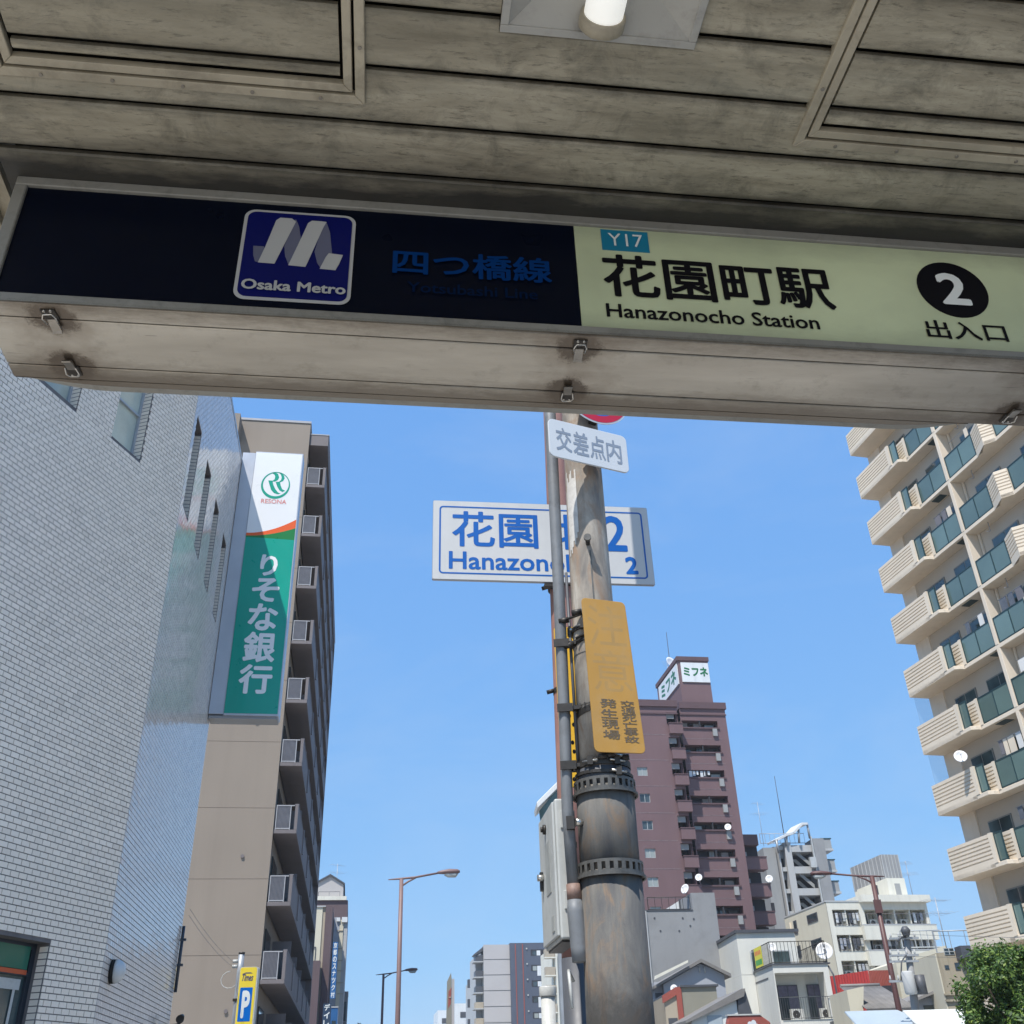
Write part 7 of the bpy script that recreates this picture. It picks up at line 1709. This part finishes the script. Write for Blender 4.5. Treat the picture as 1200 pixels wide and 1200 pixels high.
def tree(x, y, h, rad, label, lm, nclump, nleaf, ls, seed):
    rnd = random.Random(seed)
    t = thing('street_tree', label, 'tree', (x, y, 0.0), 0)
    mb = MB(); mb.tube([(0, 0, 0), (0.05, 0, h*0.25), (0.0, 0.05, h*0.5)], [0.16, 0.13, 0.09], 10); mb.build('trunk', M['bark'], t)
    cl = []
    for i in range(nclump):
        a = rnd.uniform(0, 2*math.pi); q = rad*math.sqrt(rnd.random())*0.85; zz = h*0.42 + (h*0.56)*rnd.random()**0.8
        f = 1 - abs((zz-h*0.62)/(h*0.5))**2; q *= max(0.25, f)
        cl.append((q*math.cos(a)*rnd.uniform(0.85, 1.18), q*math.sin(a)*rnd.uniform(0.85, 1.18), zz, rad*rnd.uniform(0.10, 0.26)))
    mb = MB()
    for c in cl[:26]: mb.tube([(0, 0.03, h*0.42), (c[0]*0.5, c[1]*0.5, (h*0.42+c[2])/2), (c[0], c[1], c[2])], [0.06, 0.035, 0.012], 5)
    mb.build('branches', M['bark'], t)
    mb = MB()
    for i in range(nleaf):
        c = cl[i % len(cl)]
        d = Vector((rnd.gauss(0, 1), rnd.gauss(0, 1), rnd.gauss(0, 0.8))).normalized()*c[3]*(0.35+0.75*rnd.random()**0.7 + (0.5*rnd.random() if rnd.random() < 0.07 else 0))
        p = Vector((c[0], c[1], c[2])) + d; n = (d.normalized() + Vector((rnd.gauss(0, .5), rnd.gauss(0, .5), rnd.gauss(0.4, .5)))).normalized()
        u = n.cross(Vector((rnd.random()-0.5, rnd.random()-0.5, 0.3))).normalized(); v = n.cross(u); L = ls*rnd.uniform(0.7, 1.3); W = L*0.42
        mb.poly([p - u*L*0.5, p + v*W*0.5 - u*L*0.08, p + u*L*0.5, p - v*W*0.5 - u*L*0.08])
    mb.build('crown', lm, t); return t
dd = ray(1185, 1160); hh_ = Vector((dd.x, dd.y, 0)).normalized()
tree(hh_.x*30, hh_.y*30, 4.6, 1.55, 'dense green broadleaf tree below the ribbed balconies', M['leaf'], 110, 30000, 0.12, 3)
dd = ray(1139, 1160); hh_ = Vector((dd.x, dd.y, 0)).normalized()
tree(hh_.x*31, hh_.y*31, 3.75, 0.40, 'thin leafy sapling left of the dense green tree', M['leaf'], 24, 3000, 0.11, 5)
tx_, ty_ = horiz(0.15, 130.0); tree(tx_, ty_, 9.9, 2.2, 'small distant tree left of the thin street lamp', M['leaf2'], 30, 2600, 0.35, 9)

# brown and cream balcony building glimpsed below the cabinet
FE = mk(640, 1120, 190, 90)
eb = FE.empty('brown_balcony_building', 'brown panelled balcony building glimpsed between the navy block and the dark post', 'building')
ex = lambda px, py=1150: FE.at(px, py)[0]
ztp = FE.at(645, 1112)[1]
bb(eb, 'core', M['cream_w'], ex(640)+1.6, 1.5, 0, ex(662), 14, ztp+0.5)
for k in range(10):
    z = ztp-2.9*k
    if z < 2: break
    bb(eb, 'balcony_panel', M['brick_red'] if False else M['beige2'], ex(640), 0.0, z-1.3, ex(651.5), 1.45, z); bb(eb, 'balcony_slab', M['cream_w'], ex(640)-0.1, -0.1, z-1.5, ex(652), 1.46, z-1.301)
bb(eb, 'white_post', M['cream_w'], ex(652.1), -0.05, 0, ex(654), 1.45, ztp)
# white sloping panel edge behind the cabinet
FW2 = plane_on(642, 925, 9.5, 95)
wpn = FW2.empty('white_sloping_panel', 'white sloping panel edge with teal underside showing behind the cabinet top', 'panel')
a = FW2.at(629, 940); b = FW2.at(656, 913); c = FW2.at(656, 921); d = FW2.at(630, 947)
mb = MB(); mb.prism([a, b, c, d], (0.0, 0.35)); bevel(mb.build('panel', M['sign_white'], wpn), 0.004)
e = FW2.at(634, 962); f = FW2.at(652, 930)
mb = MB(); mb.prism([(d[0]+0.02, d[1]-0.01), (c[0]-0.02, c[1]-0.01), (c[0]-0.02, e[1]), (e[0], e[1])], (0.06, 0.10)); mb.build('underside_panel', M['teal_glass'], wpn)
mb = MB(); mb.box(c[0]-0.08, 0.12, 0.12, c[0]-0.02, 0.18, c[1]); mb.build('support_post', M['galv'], wpn)

# ------------------------------------------------------------------ thin summer haze over the city
hz = bpy.data.materials.new('haze'); hz.use_nodes = True; n_ = hz.node_tree; n_.nodes.remove(n_.nodes['Principled BSDF'])
pv_ = n_.nodes.new('ShaderNodeVolumePrincipled'); pv_.inputs['Color'].default_value = (0.85, 0.92, 1, 1); pv_.inputs['Density'].default_value = 0.0003
n_.links.new(pv_.outputs[0], n_.nodes['Material Output'].inputs['Volume'])
mb = MB(); mb.box(-1600, -1600, -1.0, 1600, 3100, 70); tag(mb.build('haze', hz), kind='stuff')
